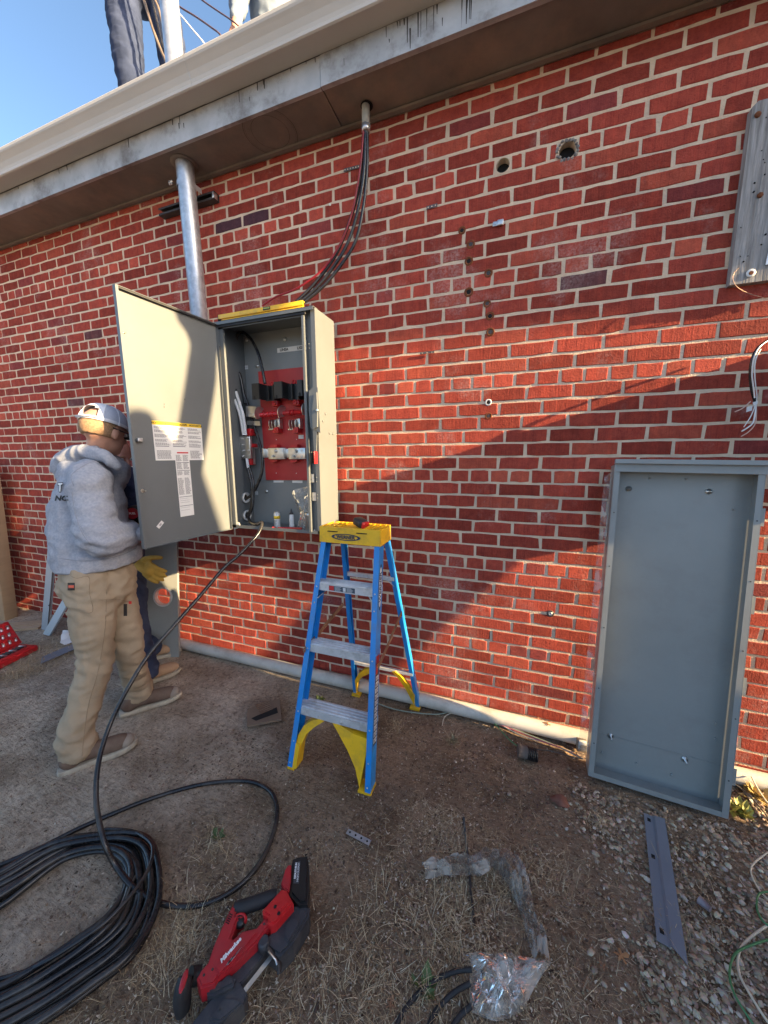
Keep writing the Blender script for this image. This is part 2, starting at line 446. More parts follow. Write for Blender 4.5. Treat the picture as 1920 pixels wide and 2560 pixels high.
# ---------------------------------------------------------------- ground
def nz(x, y, s, o=0): return mnoise.noise(Vector((x*s+o, y*s-o, o*.7)))
def gz(x, y):
    h = .012*nz(x,y,1.3,3)+.006*nz(x,y,4,7)
    near = max(0, min(1, (y+.45)/.4)); h = h*(1-.6*near)
    if x < 2.6: h += .0
    r = max(0.0, min(1.0, (x-4.25)/.8)) * max(0, min(1,(-.15-y)/.3))
    h += -.012*r
    if 4.25 < x < 4.95 and y > -.36: h -= .014
    return h
xs = np.concatenate([-np.geomspace(90,1.3,26), np.arange(-1.2,6.4,.022), np.geomspace(6.5,90,26)])
ys = np.concatenate([-np.geomspace(150,3.0,30), np.arange(-2.95,.02,.022), np.array([.02])])
GX, GY = np.meshgrid(xs, ys, indexing='ij')
GZ = np.zeros_like(GX)
for i in range(GX.shape[0]):
    for j in range(GX.shape[1]):
        x, y = GX[i,j], GY[i,j]
        h = gz(x,y) if (-5<x<10 and y>-6) else 0
        if -1.3<x<6.5 and y>-3: h += .0045*nz(x,y,11,1)+.0035*nz(x,y,23,5)+(rng.random()-.5)*.0035
        GZ[i,j] = h
n0, n1 = GX.shape; idx = np.arange(n0*n1).reshape(n0,n1)
Fg = np.stack([idx[:-1,:-1],idx[1:,:-1],idx[1:,1:],idx[:-1,1:]],-1).reshape(-1,4)
def ground_mat():
    M = bpy.data.materials.new('dirt'); M.use_nodes = True; n = M.node_tree; N = n.nodes; L = n.links
    b = N['Principled BSDF']; b.inputs['Roughness'].default_value = .95; b.inputs['Specular IOR Level'].default_value = .15
    geo = N.new('ShaderNodeNewGeometry')
    def noi(s, d=6, r=.65, sc=(1,1,1), rot=0):
        m_ = N.new('ShaderNodeMapping'); m_.inputs['Scale'].default_value = sc; m_.inputs['Rotation'].default_value = (0,0,rot); L.new(geo.outputs['Position'], m_.inputs[0])
        t = N.new('ShaderNodeTexNoise'); t.inputs['Scale'].default_value = s; t.inputs['Detail'].default_value = d; t.inputs['Roughness'].default_value = r
        L.new(m_.outputs[0], t.inputs[0]); return t.outputs[0]
    def ramp(src, p0, p1, c0=(0,0,0,1), c1=(1,1,1,1)):
        r = N.new('ShaderNodeValToRGB'); r.color_ramp.elements[0].position = p0; r.color_ramp.elements[1].position = p1
        r.color_ramp.elements[0].color = c0; r.color_ramp.elements[1].color = c1; L.new(src, r.inputs[0]); return r.outputs[0]
    def mix(f, a, c, mode='MIX'):
        x = N.new('ShaderNodeMix'); x.data_type = 'RGBA'; x.blend_type = mode
        for k, q in ((0, f), (6, a), (7, c)):
            if hasattr(q, 'links'): L.new(q, x.inputs[k])
            else: x.inputs[k].default_value = q
        return x.outputs[2]
    sep = N.new('ShaderNodeSeparateXYZ'); L.new(geo.outputs['Position'], sep.inputs[0])
    mr = N.new('ShaderNodeMapRange'); mr.inputs[1].default_value = 2.3; mr.inputs[2].default_value = 3.3; L.new(sep.outputs[0], mr.inputs[0])
    # trodden grey dust on the left, browner soil to the right
    ad = N.new('ShaderNodeMath'); ad.operation = 'ADD'; L.new(mr.outputs[0], ad.inputs[0])
    ms = N.new('ShaderNodeMath'); ms.operation = 'MULTIPLY_ADD'; ms.inputs[1].default_value = 1.6; ms.inputs[2].default_value = -.8; L.new(noi(1.7), ms.inputs[0]); L.new(ms.outputs[0], ad.inputs[1])
    col = mix(ramp(ad.outputs[0], .1, .9), (.50,.42,.33,1), (.31,.22,.15,1))
    col = mix(ramp(noi(3.2, 8), .38, .66), col, mix(1.0, col, (.50,.46,.42,1), 'MULTIPLY'))
    col = mix(ramp(noi(38, 5, .75), .50, .66), col, mix(1.0, col, (.50,.46,.44,1), 'MULTIPLY'))
    col = mix(ramp(noi(60, 6, .75), .45, .75), col, mix(1.0, col, (1.6,1.52,1.42,1), 'MULTIPLY'))
    col = mix(ramp(noi(160, 3, .7), .60, .72), col, (.50,.42,.33,1))
    col = mix(ramp(noi(240, 2, .7), .62, .70), col, (.045,.035,.028,1))
    L.new(col, b.inputs['Base Color'])
    sc = noi(22, 5, .7, (1, 3.0, 1), .6); fi = noi(120, 5, .75)
    m2 = N.new('ShaderNodeMath'); m2.operation = 'MULTIPLY_ADD'; m2.inputs[1].default_value = .35; L.new(fi, m2.inputs[0]); L.new(sc, m2.inputs[2])
    bp = N.new('ShaderNodeBump'); bp.inputs['Strength'].default_value = 1.0; bp.inputs['Distance'].default_value = .022
    L.new(m2.outputs[0], bp.inputs['Height']); L.new(bp.outputs[0], b.inputs['Normal'])
    return M
M_dirt = ground_mat()
mesh_np('ground', np.stack([GX,GY,GZ],-1).reshape(-1,3), Fg, M_dirt, kind='structure', smooth=True)
# ================================================================ shared paints
M_steel = mat('grey_enamel', (.120,.131,.134), rough=.42, col2=(.138,.150,.153), vscale=3, bump=.12, bscale=600, bdist=.0004, dirt=(.12,.12,.115), dirt_amt=.25, dscale=5)
M_steel_in = mat('grey_enamel_inner', (.22,.235,.235), rough=.4, var=.08, vscale=3, bump=.1, bscale=500, bdist=.0004)
M_tray = mat('tray_enamel', (.25,.26,.25), rough=.36, col2=(.29,.30,.29), vscale=2.2, bump=.12, bscale=500, bdist=.0004, dirt=(.20,.19,.18), dirt_amt=.35, dscale=4)
M_galv = mat('galvanised', (.42,.44,.46), rough=.38, metal=.75, col2=(.62,.64,.66), vscale=30, bump=.08, bscale=80)
M_zinc = mat('zinc', (.62,.62,.60), rough=.3, metal=.9, var=.1, vscale=40)
M_tin = mat('tinned_copper', (.6,.58,.54), rough=.28, metal=.85, var=.15, vscale=25)
M_red = mat('red_fibre_board', (.46,.028,.032), rough=.45, var=.12, vscale=5)
M_redpl = mat('red_plastic', (.52,.018,.022), rough=.3, var=.08, vscale=9)
M_black = mat('black_plastic', (.014,.014,.015), rough=.4, var=.25, vscale=20)
M_rubber = mat('black_rubber', (.018,.018,.02), rough=.65, var=.3, vscale=30)
M_cable = mat('black_cable', (.009,.009,.011), rough=.24, col2=(.016,.016,.018), vscale=9, bump=.15, bscale=90, dirt=(.13,.115,.095), dirt_amt=.38, dscale=6, bdist=.001)
M_cable_dusty = mat('dusty_cable', (.045,.040,.034), rough=.6, col2=(.10,.085,.07), vscale=8)
M_redwire = mat('red_wire', (.25,.012,.02), rough=.35)
M_white = mat('white_plastic', (.72,.71,.68), rough=.4, var=.05, vscale=9)
M_tape = mat('white_tape', (.62,.63,.64), rough=.6, var=.08, vscale=30)
M_paper = mat('white_paper', (.74,.73,.70), rough=.8, var=.03, vscale=9)
M_print = mat('grey_print', (.16,.16,.17), rough=.8)
M_ink2 = mat('black_ink', (.02,.02,.02), rough=.7)
M_yel = mat('yellow_paint', (.80,.46,.015), rough=.38, var=.07, vscale=8, dirt=(.28,.17,.05), dirt_amt=.4, dscale=14)
M_label_y = mat('caution_yellow', (.78,.52,.02), rough=.6)
M_blue = mat('blue_fibreglass', (.008,.19,.56), rough=.34, col2=(.012,.25,.66), vscale=4, dirt=(.12,.19,.28), dirt_amt=.35, dscale=12)
M_alu = mat('aluminium', (.60,.61,.62), rough=.36, metal=.35, col2=(.78,.79,.80), vscale=12, dirt=(.24,.23,.21), dirt_amt=.5, dscale=9)
M_rust = mat('rust', (.10,.028,.010), rough=.9, col2=(.22,.07,.018), vscale=40, bump=.4, bscale=120)
M_iron = mat('dark_iron', (.06,.055,.055), rough=.6, metal=.4, var=.3, vscale=30)
M_dark = mat('dark_gap', (.006,.006,.006), rough=.9)
wall_hole = MB()
for hx,hz,hr in HOLES: wall_hole.lathe([(hr*.97,0),(hr*.97,.002)], (hx,.035,hz), (0,1,0), 24)
obj('hole_depth', wall_hole, M_dark, wall)
def film(name, rough=.06):
    """thin clear polythene: mostly see-through, milky and bright only where folds turn edge-on"""
    M = bpy.data.materials.new(name); M.use_nodes = True; n = M.node_tree; N = n.nodes; L = n.links; N.clear()
    o = N.new('ShaderNodeOutputMaterial'); t = N.new('ShaderNodeBsdfTransparent'); t.inputs[0].default_value = (.94,.93,.91,1)
    g = N.new('ShaderNodeBsdfGlossy'); g.inputs['Roughness'].default_value = rough; g.inputs['Color'].default_value = (1,1,1,1)
    d = N.new('ShaderNodeBsdfDiffuse'); d.inputs[0].default_value = (.70,.66,.60,1)
    tx = N.new('ShaderNodeTexCoord'); no = N.new('ShaderNodeTexNoise'); no.inputs['Scale'].default_value = 15; no.inputs['Detail'].default_value = 2; no.inputs['Distortion'].default_value = .8; L.new(tx.outputs['Object'], no.inputs[0])
    bp = N.new('ShaderNodeBump'); bp.inputs['Strength'].default_value = 1; bp.inputs['Distance'].default_value = .006; L.new(no.outputs[0], bp.inputs['Height']); L.new(bp.outputs[0], g.inputs['Normal'])
    fr = N.new('ShaderNodeFresnel'); fr.inputs[0].default_value = 1.38; L.new(bp.outputs[0], fr.inputs['Normal'])
    m1 = N.new('ShaderNodeMixShader'); L.new(fr.outputs[0], m1.inputs[0]); L.new(t.outputs[0], m1.inputs[1]); L.new(g.outputs[0], m1.inputs[2])
    rr = N.new('ShaderNodeValToRGB'); rr.color_ramp.elements[0].position = .48; rr.color_ramp.elements[1].position = .66; rr.color_ramp.elements[0].color = (.09,.09,.09,1); rr.color_ramp.elements[1].color = (.42,.42,.42,1); L.new(no.outputs[0], rr.inputs[0])
    m2 = N.new('ShaderNodeMixShader'); L.new(rr.outputs[0], m2.inputs[0]); L.new(m1.outputs[0], m2.inputs[1]); L.new(d.outputs[0], m2.inputs[2]); L.new(m2.outputs[0], o.inputs[0])
    return M
M_film = film('clear_film')
M_lens = mat('smoky_lens', (.05,.05,.055), rough=.15)
cz = lambda x, y: (500+x/3.3525, 700+y/3.3525)
c2 = lambda x, y: (600+x/3.173, 950+y/3.173)      # second close look at the cabinet
def cab(x, y, Y=-.25): return onY(*cz(x,y), Y)
def cab2(x, y, Y=-.07): return onY(*c2(x,y), Y)

# ================================================================ safety switch cabinet
CX0, CX1, CY0, CY1, CZ0, CZ1 = 2.335, 2.955, -.25, -.045, 1.048, 2.21
cabt = thing('electrical_cabinet', 'grey steel disconnect switch cabinet fixed to the brick wall, its door swung open', 'electrical cabinet', (2.64,-.14,CZ0))
t = .002
b_ = MB()
b_.box((CX0,CY1-t,CZ0),(CX1,CY1,CZ1)); obj('back_panel', b_, M_steel_in, cabt)
b_ = MB()
b_.box((CX0,CY0+t,CZ0+t),(CX0+t,CY1-t,CZ1-t)); b_.box((CX0+.0005,CY0,CZ0+t),(CX0+.034,CY0+t,CZ1-t)); b_.box((CX0+.032,CY0+t,CZ0+.02),(CX0+.034,CY0+.014,CZ1-.02))
obj('side_panel', b_, M_steel, cabt)
b_ = MB()
b_.box((CX1-t,CY0+t,CZ0+t),(CX1,CY1-t,CZ1-t)); b_.box((CX1-.024,CY0+.0,CZ0+t),(CX1-.0005,CY0+t,CZ1-t)); b_.box((CX1-.026,CY0+.0005,CZ0+t),(CX1-.024,CY0+.022,CZ1-t))
b_.box((CX1-.060,CY0+.020,CZ0+t),(CX1-.026,CY0+.022,CZ1-t)); b_.box((CX1-.062,CY0-.006,CZ0+.01),(CX1-.060,CY0+.022,CZ1-.03)); b_.box((CX1-.074,CY0-.008,CZ0+.01),(CX1-.062,CY0-.006,CZ1-.03))
obj('side_panel', b_, M_steel, cabt)
b_ = MB(); b_.box((CX0,CY0+t,CZ1-t),(CX1,CY1-t,CZ1)); b_.box((CX0-.006,CY0-.018,CZ1-.016),(CX1+.001,CY0-.016,CZ1+.002)); b_.box((CX0-.006,CY0-.018,CZ1),(CX1+.001,CY0+.03,CZ1+.002)); b_.box((CX0,CY0,CZ1-.034),(CX1-.06,CY0+t,CZ1-t-.0005))
obj('top_panel', b_, M_steel, cabt)
b_ = MB(); b_.box((CX0+.004,CY0-.012,CZ1-.028),(CX1-.05,CY0-.001,CZ1-.019)); obj('gasket', b_, M_rubber, cabt)
b_ = MB(); b_.box((CX0,CY0+t,CZ0),(CX1,CY1-t,CZ0+t)); b_.box((CX0,CY0,CZ0),(CX1-.001,CY0+t,CZ0+.018)); obj('bottom_panel', b_, M_steel, cabt)
# door, hinged on the left and swung out square to the wall
HX, HY = 2.330, -.258; FX, FY = 2.283, -.775; DZ0, DZ1 = 1.040, 2.200
dirx = Vector((FX-HX, FY-HY, 0)); DW = dirx.length; Md = frame((HX,HY,DZ0), dirx, (0,0,1))   # local x along the door, y = z cross x
# local +y points to +X side?  z x dir
yv = Vector((0,0,1)).cross(dirx.normalized()); sgn = 1 if yv.x > 0 else -1
DH = DZ1-DZ0
b_ = MB(); b_.M = Md
b_.box((0,0,0),(DW,-sgn*.002,DH))
lip = .018
b_.box((0,sgn*0.0002,DH-.002),(DW,sgn*lip,DH)); b_.box((0,sgn*.0002,0),(DW,sgn*lip,.002)); b_.box((DW-.002,sgn*.0002,.002),(DW,sgn*lip,DH-.002)); b_.box((0,sgn*.0002,.002),(.002,sgn*lip,DH-.002))
b_.box((DW-.012,sgn*(lip-.002),.0025),(DW-.0021,sgn*lip,DH-.0025))
door = obj('door', b_, M_steel, cabt)
b_ = MB(); b_.M = Md
b_.box((.0025,sgn*(.006),DH-.010),(DW-.013,sgn*(lip-.003),DH-.0025)); obj('door_gasket', b_, M_rubber, door)
for hz in (.14, .58, 1.02):
    b_ = MB(); b_.cyl((HX-.002,HY+.004,DZ0+hz-.03),(HX-.002,HY+.004,DZ0+hz+.03),.007,10); b_.box((HX,HY+.004,DZ0+hz-.028),(HX+.016,HY+.0065,DZ0+hz+.028)); obj('hinge', b_, M_iron, cabt)
def dpt(u, v, off=.0012): return Md @ Vector((u, sgn*off, v))
def door_uv(px, py):   # photo point on the door sheet -> (u,v)
    d = Vector(ray(px,py)); n = Vector((0,0,1)).cross(dirx.normalized()); o3 = Vector((HX,HY,DZ0)); c = Vector(CAM)
    k = (o3-c).dot(n)/d.dot(n); p = c+d*k; q = Md.inverted() @ p; return q.x, q.z
def dzm(x, y): return (260+x*.5667, 700+y*.5667)
def door_quad(px4, m, name, off, parent=None, lift=0):
    b = MB(); pts = [dpt(*door_uv(*dzm(*p)), off) for p in px4]; b.poly(pts); b.prism(pts, (yv*sgn)*-.0004); return obj(name, b, m, parent or door, fix=True)
# caution label: yellow header over three columns
q = [door_uv(*dzm(*p)) for p in ((210,625),(427,634),(440,795),(228,795))]
u1 = (q[0][0]+q[3][0])/2; u0 = (q[1][0]+q[2][0])/2; vt = (q[0][1]+q[1][1])/2; vb = (q[2][1]+q[3][1])/2
LABW = u1-u0; LABH = vt-vb
b_ = MB(); b_.M = Md; b_.box((u0,sgn*.0004,vb),(u1,sgn*.0012,vt-.018)); lab = obj('caution_label', b_, M_paper, door)
b_ = MB(); b_.M = Md; b_.box((u0,sgn*.0004,vt-.018),(u1,sgn*.0014,vt)); obj('label_header', b_, M_label_y, door)
def print_block(b, ua, ub, va, vb_, rows, off=.0016, gap=.45, ragged=True, skip=()):
    h = (va-vb_)/rows
    for r in range(rows):
        if r in skip: continue
        z1 = va-h*r-h*gap*.5; z0 = z1-h*(1-gap); x = ub
        e = ua+(ub-ua)*(random.uniform(0,.35) if ragged else 0)
        while x > e+.002:
            l = random.uniform(.004,.011); b.quad((x,sgn*off,z0),(max(x-l,e),sgn*off,z0),(max(x-l,e),sgn*off,z1),(x,sgn*off,z1)); x -= l+.0016
b_ = MB(); b_.M = Md
cw = LABW/3
for k in range(3):
    ub = u1-cw*k-.006; ua = u1-cw*(k+1)+.005
    print_block(b_, ua, ub, vt-.024, vt-.115, 22, skip=(3,7,8,13,14,18))
    b_.quad((ub,sgn*.0016,vt-.118),(ua+.01,sgn*.0016,vt-.118),(ua+.01,sgn*.0016,vt-.1215),(ub,sgn*.0016,vt-.1215))
print_block(b_, u1-cw+.008, u1-.01, vb+.05, vb+.008, 7, ragged=False); print_block(b_, u0+.008, u0+cw-.01, vb+.05, vb+.008, 9)
obj('label_print', b_, M_print, door)
Rt = Matrix.Identity(4)
def door_text(s, u, v, size, m_, name='label_lettering', rot=0, bold=0, sx=1.0):
    X = (-dirx.normalized()); Z = Vector((0,0,1)); N_ = yv*sgn
    X = X if X.cross(Z).dot(N_) < 0 else -X
    o3 = dpt(u, v, .0018); ax = X; ay = Z
    M_ = Matrix.Identity(4)
    for i in range(3): M_[i][0]=ax[i]; M_[i][1]=ay[i]; M_[i][2]=N_[i]; M_[i][3]=o3[i]
    return text(name, s, size, M_ @ Matrix.Rotation(rot,4,'Z'), m_, door, align='CENTER', bold=bold, sx=sx)
door_text('\u25B2CAUTION', u1-.034, vt-.009, .0135, M_ink2, bold=.0003)
door_text('PRECAUCI\u00D3N', u1-cw*1.5-.006, vt-.009, .0135, M_ink2, bold=.0003)
door_text('ATTENTION', u0+.034, vt-.009, .0135, M_ink2, bold=.0003)
# long instruction strip under the caution label
q = [door_uv(*dzm(*p)) for p in ((308,758),(370,755),(400,1035),(340,1045))]
s1 = (q[0][0]+q[3][0])/2; s0 = (q[1][0]+q[2][0])/2; st = (q[0][1]+q[1][1])/2; sb = (q[2][1]+q[3][1])/2
b_ = MB(); b_.M = Md; b_.box((s0,sgn*.0005,sb),(s1,sgn*.0018,st)); obj('instruction_label', b_, M_paper, door)
b_ = MB(); b_.M = Md; H_ = st-sb; W_ = s1-s0
for (a, c, n_) in ((.05,.15,14),(.17,.27,10),(.30,.36,6),(.40,.66,34)):
    print_block(b_, s1-W_*.47, s1-.004, st-H_*a, st-H_*c, n_, off=.0021); print_block(b_, s0+.004, s0+W_*.47, st-H_*a, st-H_*c, n_, off=.0021)
for a in (.165,.285,.69,.83): b_.quad((s1-.003,sgn*.0021,st-H_*a),(s0+.003,sgn*.0021,st-H_*a),(s0+.003,sgn*.0021,st-H_*(a+.008)),(s1-.003,sgn*.0021,st-H_*(a+.008)))
for a in (.72,.75,.78,.86,.90): b_.quad((s1-.006,sgn*.0021,st-H_*a),(s0+.02,sgn*.0021,st-H_*a),(s0+.02,sgn*.0021,st-H_*(a+.003)),(s1-.006,sgn*.0021,st-H_*(a+.003)))
obj('label_print', b_, M_print, door)
b_ = MB(); b_.M = Md; b_.box((s0+.004,sgn*.0017,st-.010),(s1-.012,sgn*.0022,st-.003)); obj('label_header', b_, M_redpl, door)
# small tilted sticker, bump stop, latch pins
uu, vv = door_uv(*dzm(248,1079))
b_ = MB(); b_.M = Md @ Matrix.Translation((uu,0,vv)) @ Matrix.Rotation(-sgn*0.75 if sgn<0 else .75,4,'Y'); b_.box((-.019,sgn*.0004,-.009),(.019,sgn*.0012,.009)); obj('sticker', b_, M_paper, door)
b_ = MB(); b_.M = Md @ Matrix.Translation((uu,0,vv)) @ Matrix.Rotation(-sgn*0.75 if sgn<0 else .75,4,'Y')
for k in range(-2,3): b_.box((k*.0028-.0009,sgn*.0012,-.005),(k*.0028+.0007,sgn*.0015,.004))
obj('sticker_print', b_, M_print, door)
uu, vv = door_uv(*dzm(150,706)); b_ = MB(); b_.M = Md; b_.box((uu-.012,sgn*.001,vv-.009),(uu+.012,sgn*.02,vv+.009),.003); obj('bump_stop', b_, M_galv, door)
for p, r in (((77,235),.006),((168,930),.006)):
    uu, vv = door_uv(*dzm(*p)); b_ = MB(); b_.M = Md; b_.cyl((uu,sgn*.001,vv),(uu-.004,sgn*.02,vv),r*.6,8); b_.cyl((uu,sgn*.001,vv),(uu,sgn*.004,vv),r*1.4,8); obj('door_stud', b_, M_tin, door)
for p in ((265,548),(356,527),(265,560)):
    uu, vv = door_uv(*dzm(*p)); b_ = MB(); b_.M = Md; b_.box((uu-.0015,sgn*.0005,vv-.004),(uu+.0015,sgn*.0011,vv+.004)); obj('paint_chip', b_, M_iron, door)

# --- inside
P = lambda x, y, Y: cab(x,y,Y)
YB = CY1-t
def plate(corn, Y, th, m_, name, par=cabt, f=cab):
    b = MB(); b.prism([f(x,y,Y) for x,y in corn], (0,th,0)); return obj(name, b, m_, par, fix=True)
plate(((487,768),(915,724),(958,1678),(553,1676)), YB-.010, .006, M_red, 'base_board')
plate(((646,573),(890,540),(890,583),(648,611)), YB-.0018, .001, M_paper, 'name_label')
pA, pB = cab(650,592,YB-.003), cab(895,562,YB-.003); X_ = (pB-pA).normalized()
for k, (s_, pos) in enumerate((('LINEA', (704,584)), ('LIGHTS', (858,566)))):
    o3 = cab(*pos, YB-.0035); ay = Vector((0,0,1)); ay = (ay-X_*ay.dot(X_)).normalized(); nn = X_.cross(ay)
    M_ = Matrix.Identity(4)
    for i in range(3): M_[i][0]=X_[i]; M_[i][1]=ay[i]; M_[i][2]=nn[i]; M_[i][3]=o3[i]
    text('label_lettering', s_, .0215, M_, M_ink2, cabt, bold=.0005, sx=1.0)
for x, y in ((712,498),(480,720),(558,1772),(392,505)):
    p = cab(x,y,YB-.001); b_ = MB(); b_.lathe([(.011,0),(.011,.003),(.006,.003),(.005,.008),(.003,.008)], p, (0,-1,0), 14); obj('mounting_bolt', b_, M_zinc, cabt)
for x, y in ((390,732),(470,1397),(475,1785)):
    p = cab(x,y,YB-.0008); b_ = MB()
    for dx, dz in ((-.006,-.006),(.006,-.006),(-.006,.006),(.006,.006)): b_.lathe([(.006,0),(.006,.0012)], p+Vector((dx,0,dz)), (0,-1,0), 10)
    obj('hole_plug', b_, M_tape, cabt)
for x, y in ((640,1338),(810,1336),(640,1618),(808,1620)):
    b_ = MB(); b_.lathe([(.0028,0),(.0028,.0015)], cab(x,y,YB-.0105), (0,-1,0), 8); obj('rivet', b_, M_white, cabt)
plate(((616,1680),(700,1680),(700,1697),(616,1698)), YB-.003, .001, M_paper, 'paper_tag'); plate(((773,1680),(858,1680),(858,1702),(773,1700)), YB-.003, .001, M_paper, 'paper_tag')
plate(((825,1298),(868,1298),(868,1330),(825,1330)), YB-.012, .001, M_tape, 'paper_tag')
# line shields
for k, (xa, xb, ya, yb) in enumerate(((470,640,880,1000),(652,845,865,990),(845,960,850,975))):
    a = cab(xa,ya,-.125); c = cab(xb,yb,-.125); b_ = MB()
    x0, x1 = a.x, c.x; z1, z0 = a.z, c.z
    wmid = x0+(x1-x0)*.36
    b_.box((x0,-.165,z0),(wmid,-.16,z1+.0)); b_.box((x0,-.16,z0+.012),(x0+.003,-.085,z1)); b_.box((wmid,-.16,z0),(wmid+.003,-.085,z1-.004)); b_.box((wmid+.003,-.110,z0-.004),(x1,-.106,z1-.008)); b_.box((x1-.003,-.15,z0-.006),(x1,-.085,z1-.010)); b_.box((x0,-.16,z1-.003),(wmid,-.085,z1))
    b_.box((x0+(x1-x0)*.62,-.13,z0),(x0+(x1-x0)*.65,-.11,z1-.01))
    obj('line_shield', b_, M_black, cabt)
    b_ = MB(); b_.box((x0+.012,-.1665,z0-.001),(x0+.020,-.1655,z0+.018)); obj('shield_slot', b_, M_dark, cabt)
# upper red insulators
for x, y in ((620,872),(800,858)):
    p = cab(x,y,-.09); b_ = MB(); b_.box((p.x-.018,-.10,p.z-.03),(p.x+.026,-.056,p.z+.010),.003); b_.lathe([(.0125,0),(.0125,.010),(.0085,.010),(.0085,.002)], (p.x,-.10,p.z), (0,-1,0), 16); obj('insulator', b_, M_redpl, cabt)
for x, y in ((632,1035),(808,1028)):
    p = cab(x,y,-.09); b_ = MB(); b_.box((p.x-.020,-.10,p.z-.018),(p.x+.020,-.056,p.z+.018),.003); b_.lathe([(.013,0),(.013,.008),(.009,.008),(.009,.001)], (p.x,-.10,p.z), (0,-1,0), 16); obj('insulator', b_, M_redpl, cabt)
# rotor bar
pa = cab(478,1135,-.12); pb = cab(930,1100,-.12)
b_ = MB(); b_.cyl(pa, pb, .0125, 20); d_ = (pb-pa).normalized()
for f_ in (.0,.14,.22,.30,.62,.68): c_ = pa+(pb-pa)*f_; b_.cyl(c_, c_+d_*.008, .0165 if f_ else .021, 20)
obj('rotor_bar', b_, M_redpl, cabt)
for x, y in ((500,1125),(692,1115),(890,1090)):
    c_ = cab(x,y,-.125); b_ = MB()
    pts = []
    for k in range(15):
        a = math.radians(-62+k*12.5); r = .047-.004*math.cos(a*2)
        pts.append((a, r))
    poly = [c_+Vector((0,-math.sin(a+.3)*r*1.0, math.cos(a+.3)*r)) for a, r in pts]+[c_+Vector((0,.012,-.018)),c_+Vector((0,.016,.012))]
    b_.prism(poly, (.0035,0,0)); obj('switch_blade', b_, M_tin, cabt, fix=True)
# left end bracket
plate(((382,1055),(470,1062),(478,1155),(385,1145)), -.115, .002, M_tin, 'end_bracket'); plate(((392,1180),(500,1185),(505,1222),(392,1215)), -.10, .002, M_tin, 'end_bracket')
b_ = MB(); b_.box(cab(400,1148,-.13), cab(470,1118,-.115), .002); obj('end_clip', b_, M_zinc, cabt)
# lower jaws of the blades
for x0_, x1_ in ((570,675),(735,845)):
    a = cab(x0_,1175,-.085); c = cab(x1_,1250,-.085)
    for k in range(3):
        f0 = a.x+(c.x-a.x)*(.25+k*.22); b_ = MB(); b_.prism(cr([(f0,-.105,a.z),(f0+.004,-.115,(a.z+c.z)/2),(f0,-.10,c.z)],4)+[(f0,-.085,c.z),(f0,-.085,a.z)], (.003,0,0)); obj('contact_jaw', b_, M_tin, cabt, fix=True)
    b_ = MB(); b_.box((a.x,-.088,c.z-.003),(a.x+(c.x-a.x)*.6,-.06,c.z+.005),.001); b_.box((a.x+(c.x-a.x)*.75,-.092,c.z+.004),(c.x,-.06,a.z+.006),.001); obj('contact_base', b_, M_tin, cabt)
    p = cab(x0_+75, 1265, -.09); b_ = MB(); b_.prism([(p.x-.022,-.105,p.z-.012),(p.x+.018,-.105,p.z-.012),(p.x+.018,-.105,p.z+.022),(p.x-.004,-.105,p.z+.022),(p.x-.022,-.105,p.z+.002)], (0,.045,0)); b_.lathe([(.0065,0),(.0065,.003),(.004,.003)], (p.x,-.105,p.z+.002), (0,-1,0), 12); obj('insulator', b_, M_redpl, cabt, fix=True)
# load lugs
for x0_ in (583, 752):
    for (ya, yb, s) in ((1380,1405,1),(1508,1532,-1)):
        a = cab(x0_,ya,-.09); c = cab(x0_+70,yb,-.09); b_ = MB(); zt_, zb_ = a.z, c.z
        b_.prism([(a.x,-.095,zb_ if s>0 else zt_),(c.x,-.095,zb_ if s>0 else zt_),(c.x-.004,-.095,zt_ if s>0 else (zt_+zb_)/2),(a.x+.012,-.095,zt_ if s>0 else zb_)], (0,.036,0)); obj('insulator', b_, M_redpl, cabt, fix=True)
    a = cab(x0_-5,1408,-.10); c = cab(x0_+142,1502,-.10)
    b_ = MB(); b_.box((a.x,-.112,c.z),(c.x,-.092,a.z),.003)
    for dx, dz in ((.80,.25),(.80,.75)): b_.lathe([(.0065,0),(.0065,.001),(.0045,.001),(.0045,-.004)], (a.x+(c.x-a.x)*dx,-.113,c.z+(a.z-c.z)*dz), (0,-1,0), 12)
    b_.lathe([(.010,0),(.010,.005),(.006,.005),(.006,.010),(.0045,.010),(.0045,.003)], (a.x+(c.x-a.x)*.48,-.112,c.z+(a.z-c.z)*.72), (0,-1,0), 14); b_.lathe([(.008,0),(.008,.012),(.004,.012),(.004,.004)], (a.x+(c.x-a.x)*.32,-.112,c.z+(a.z-c.z)*.27), (0,-1,0), 14)
    b_.box((a.x-.026,-.105,c.z+.010),(a.x-.003,-.098,a.z-.004),.002); b_.box((a.x-.028,-.125,c.z+.008),(a.x-.024,-.098,a.z-.002))
    obj('load_lug', b_, M_zinc, cabt)
b_ = MB(); a = cab(900,1420,-.10); c = cab(930,1480,-.10); b_.box((a.x,-.11,c.z),(c.x,-.095,a.z),.002); obj('load_lug', b_, M_zinc, cabt)
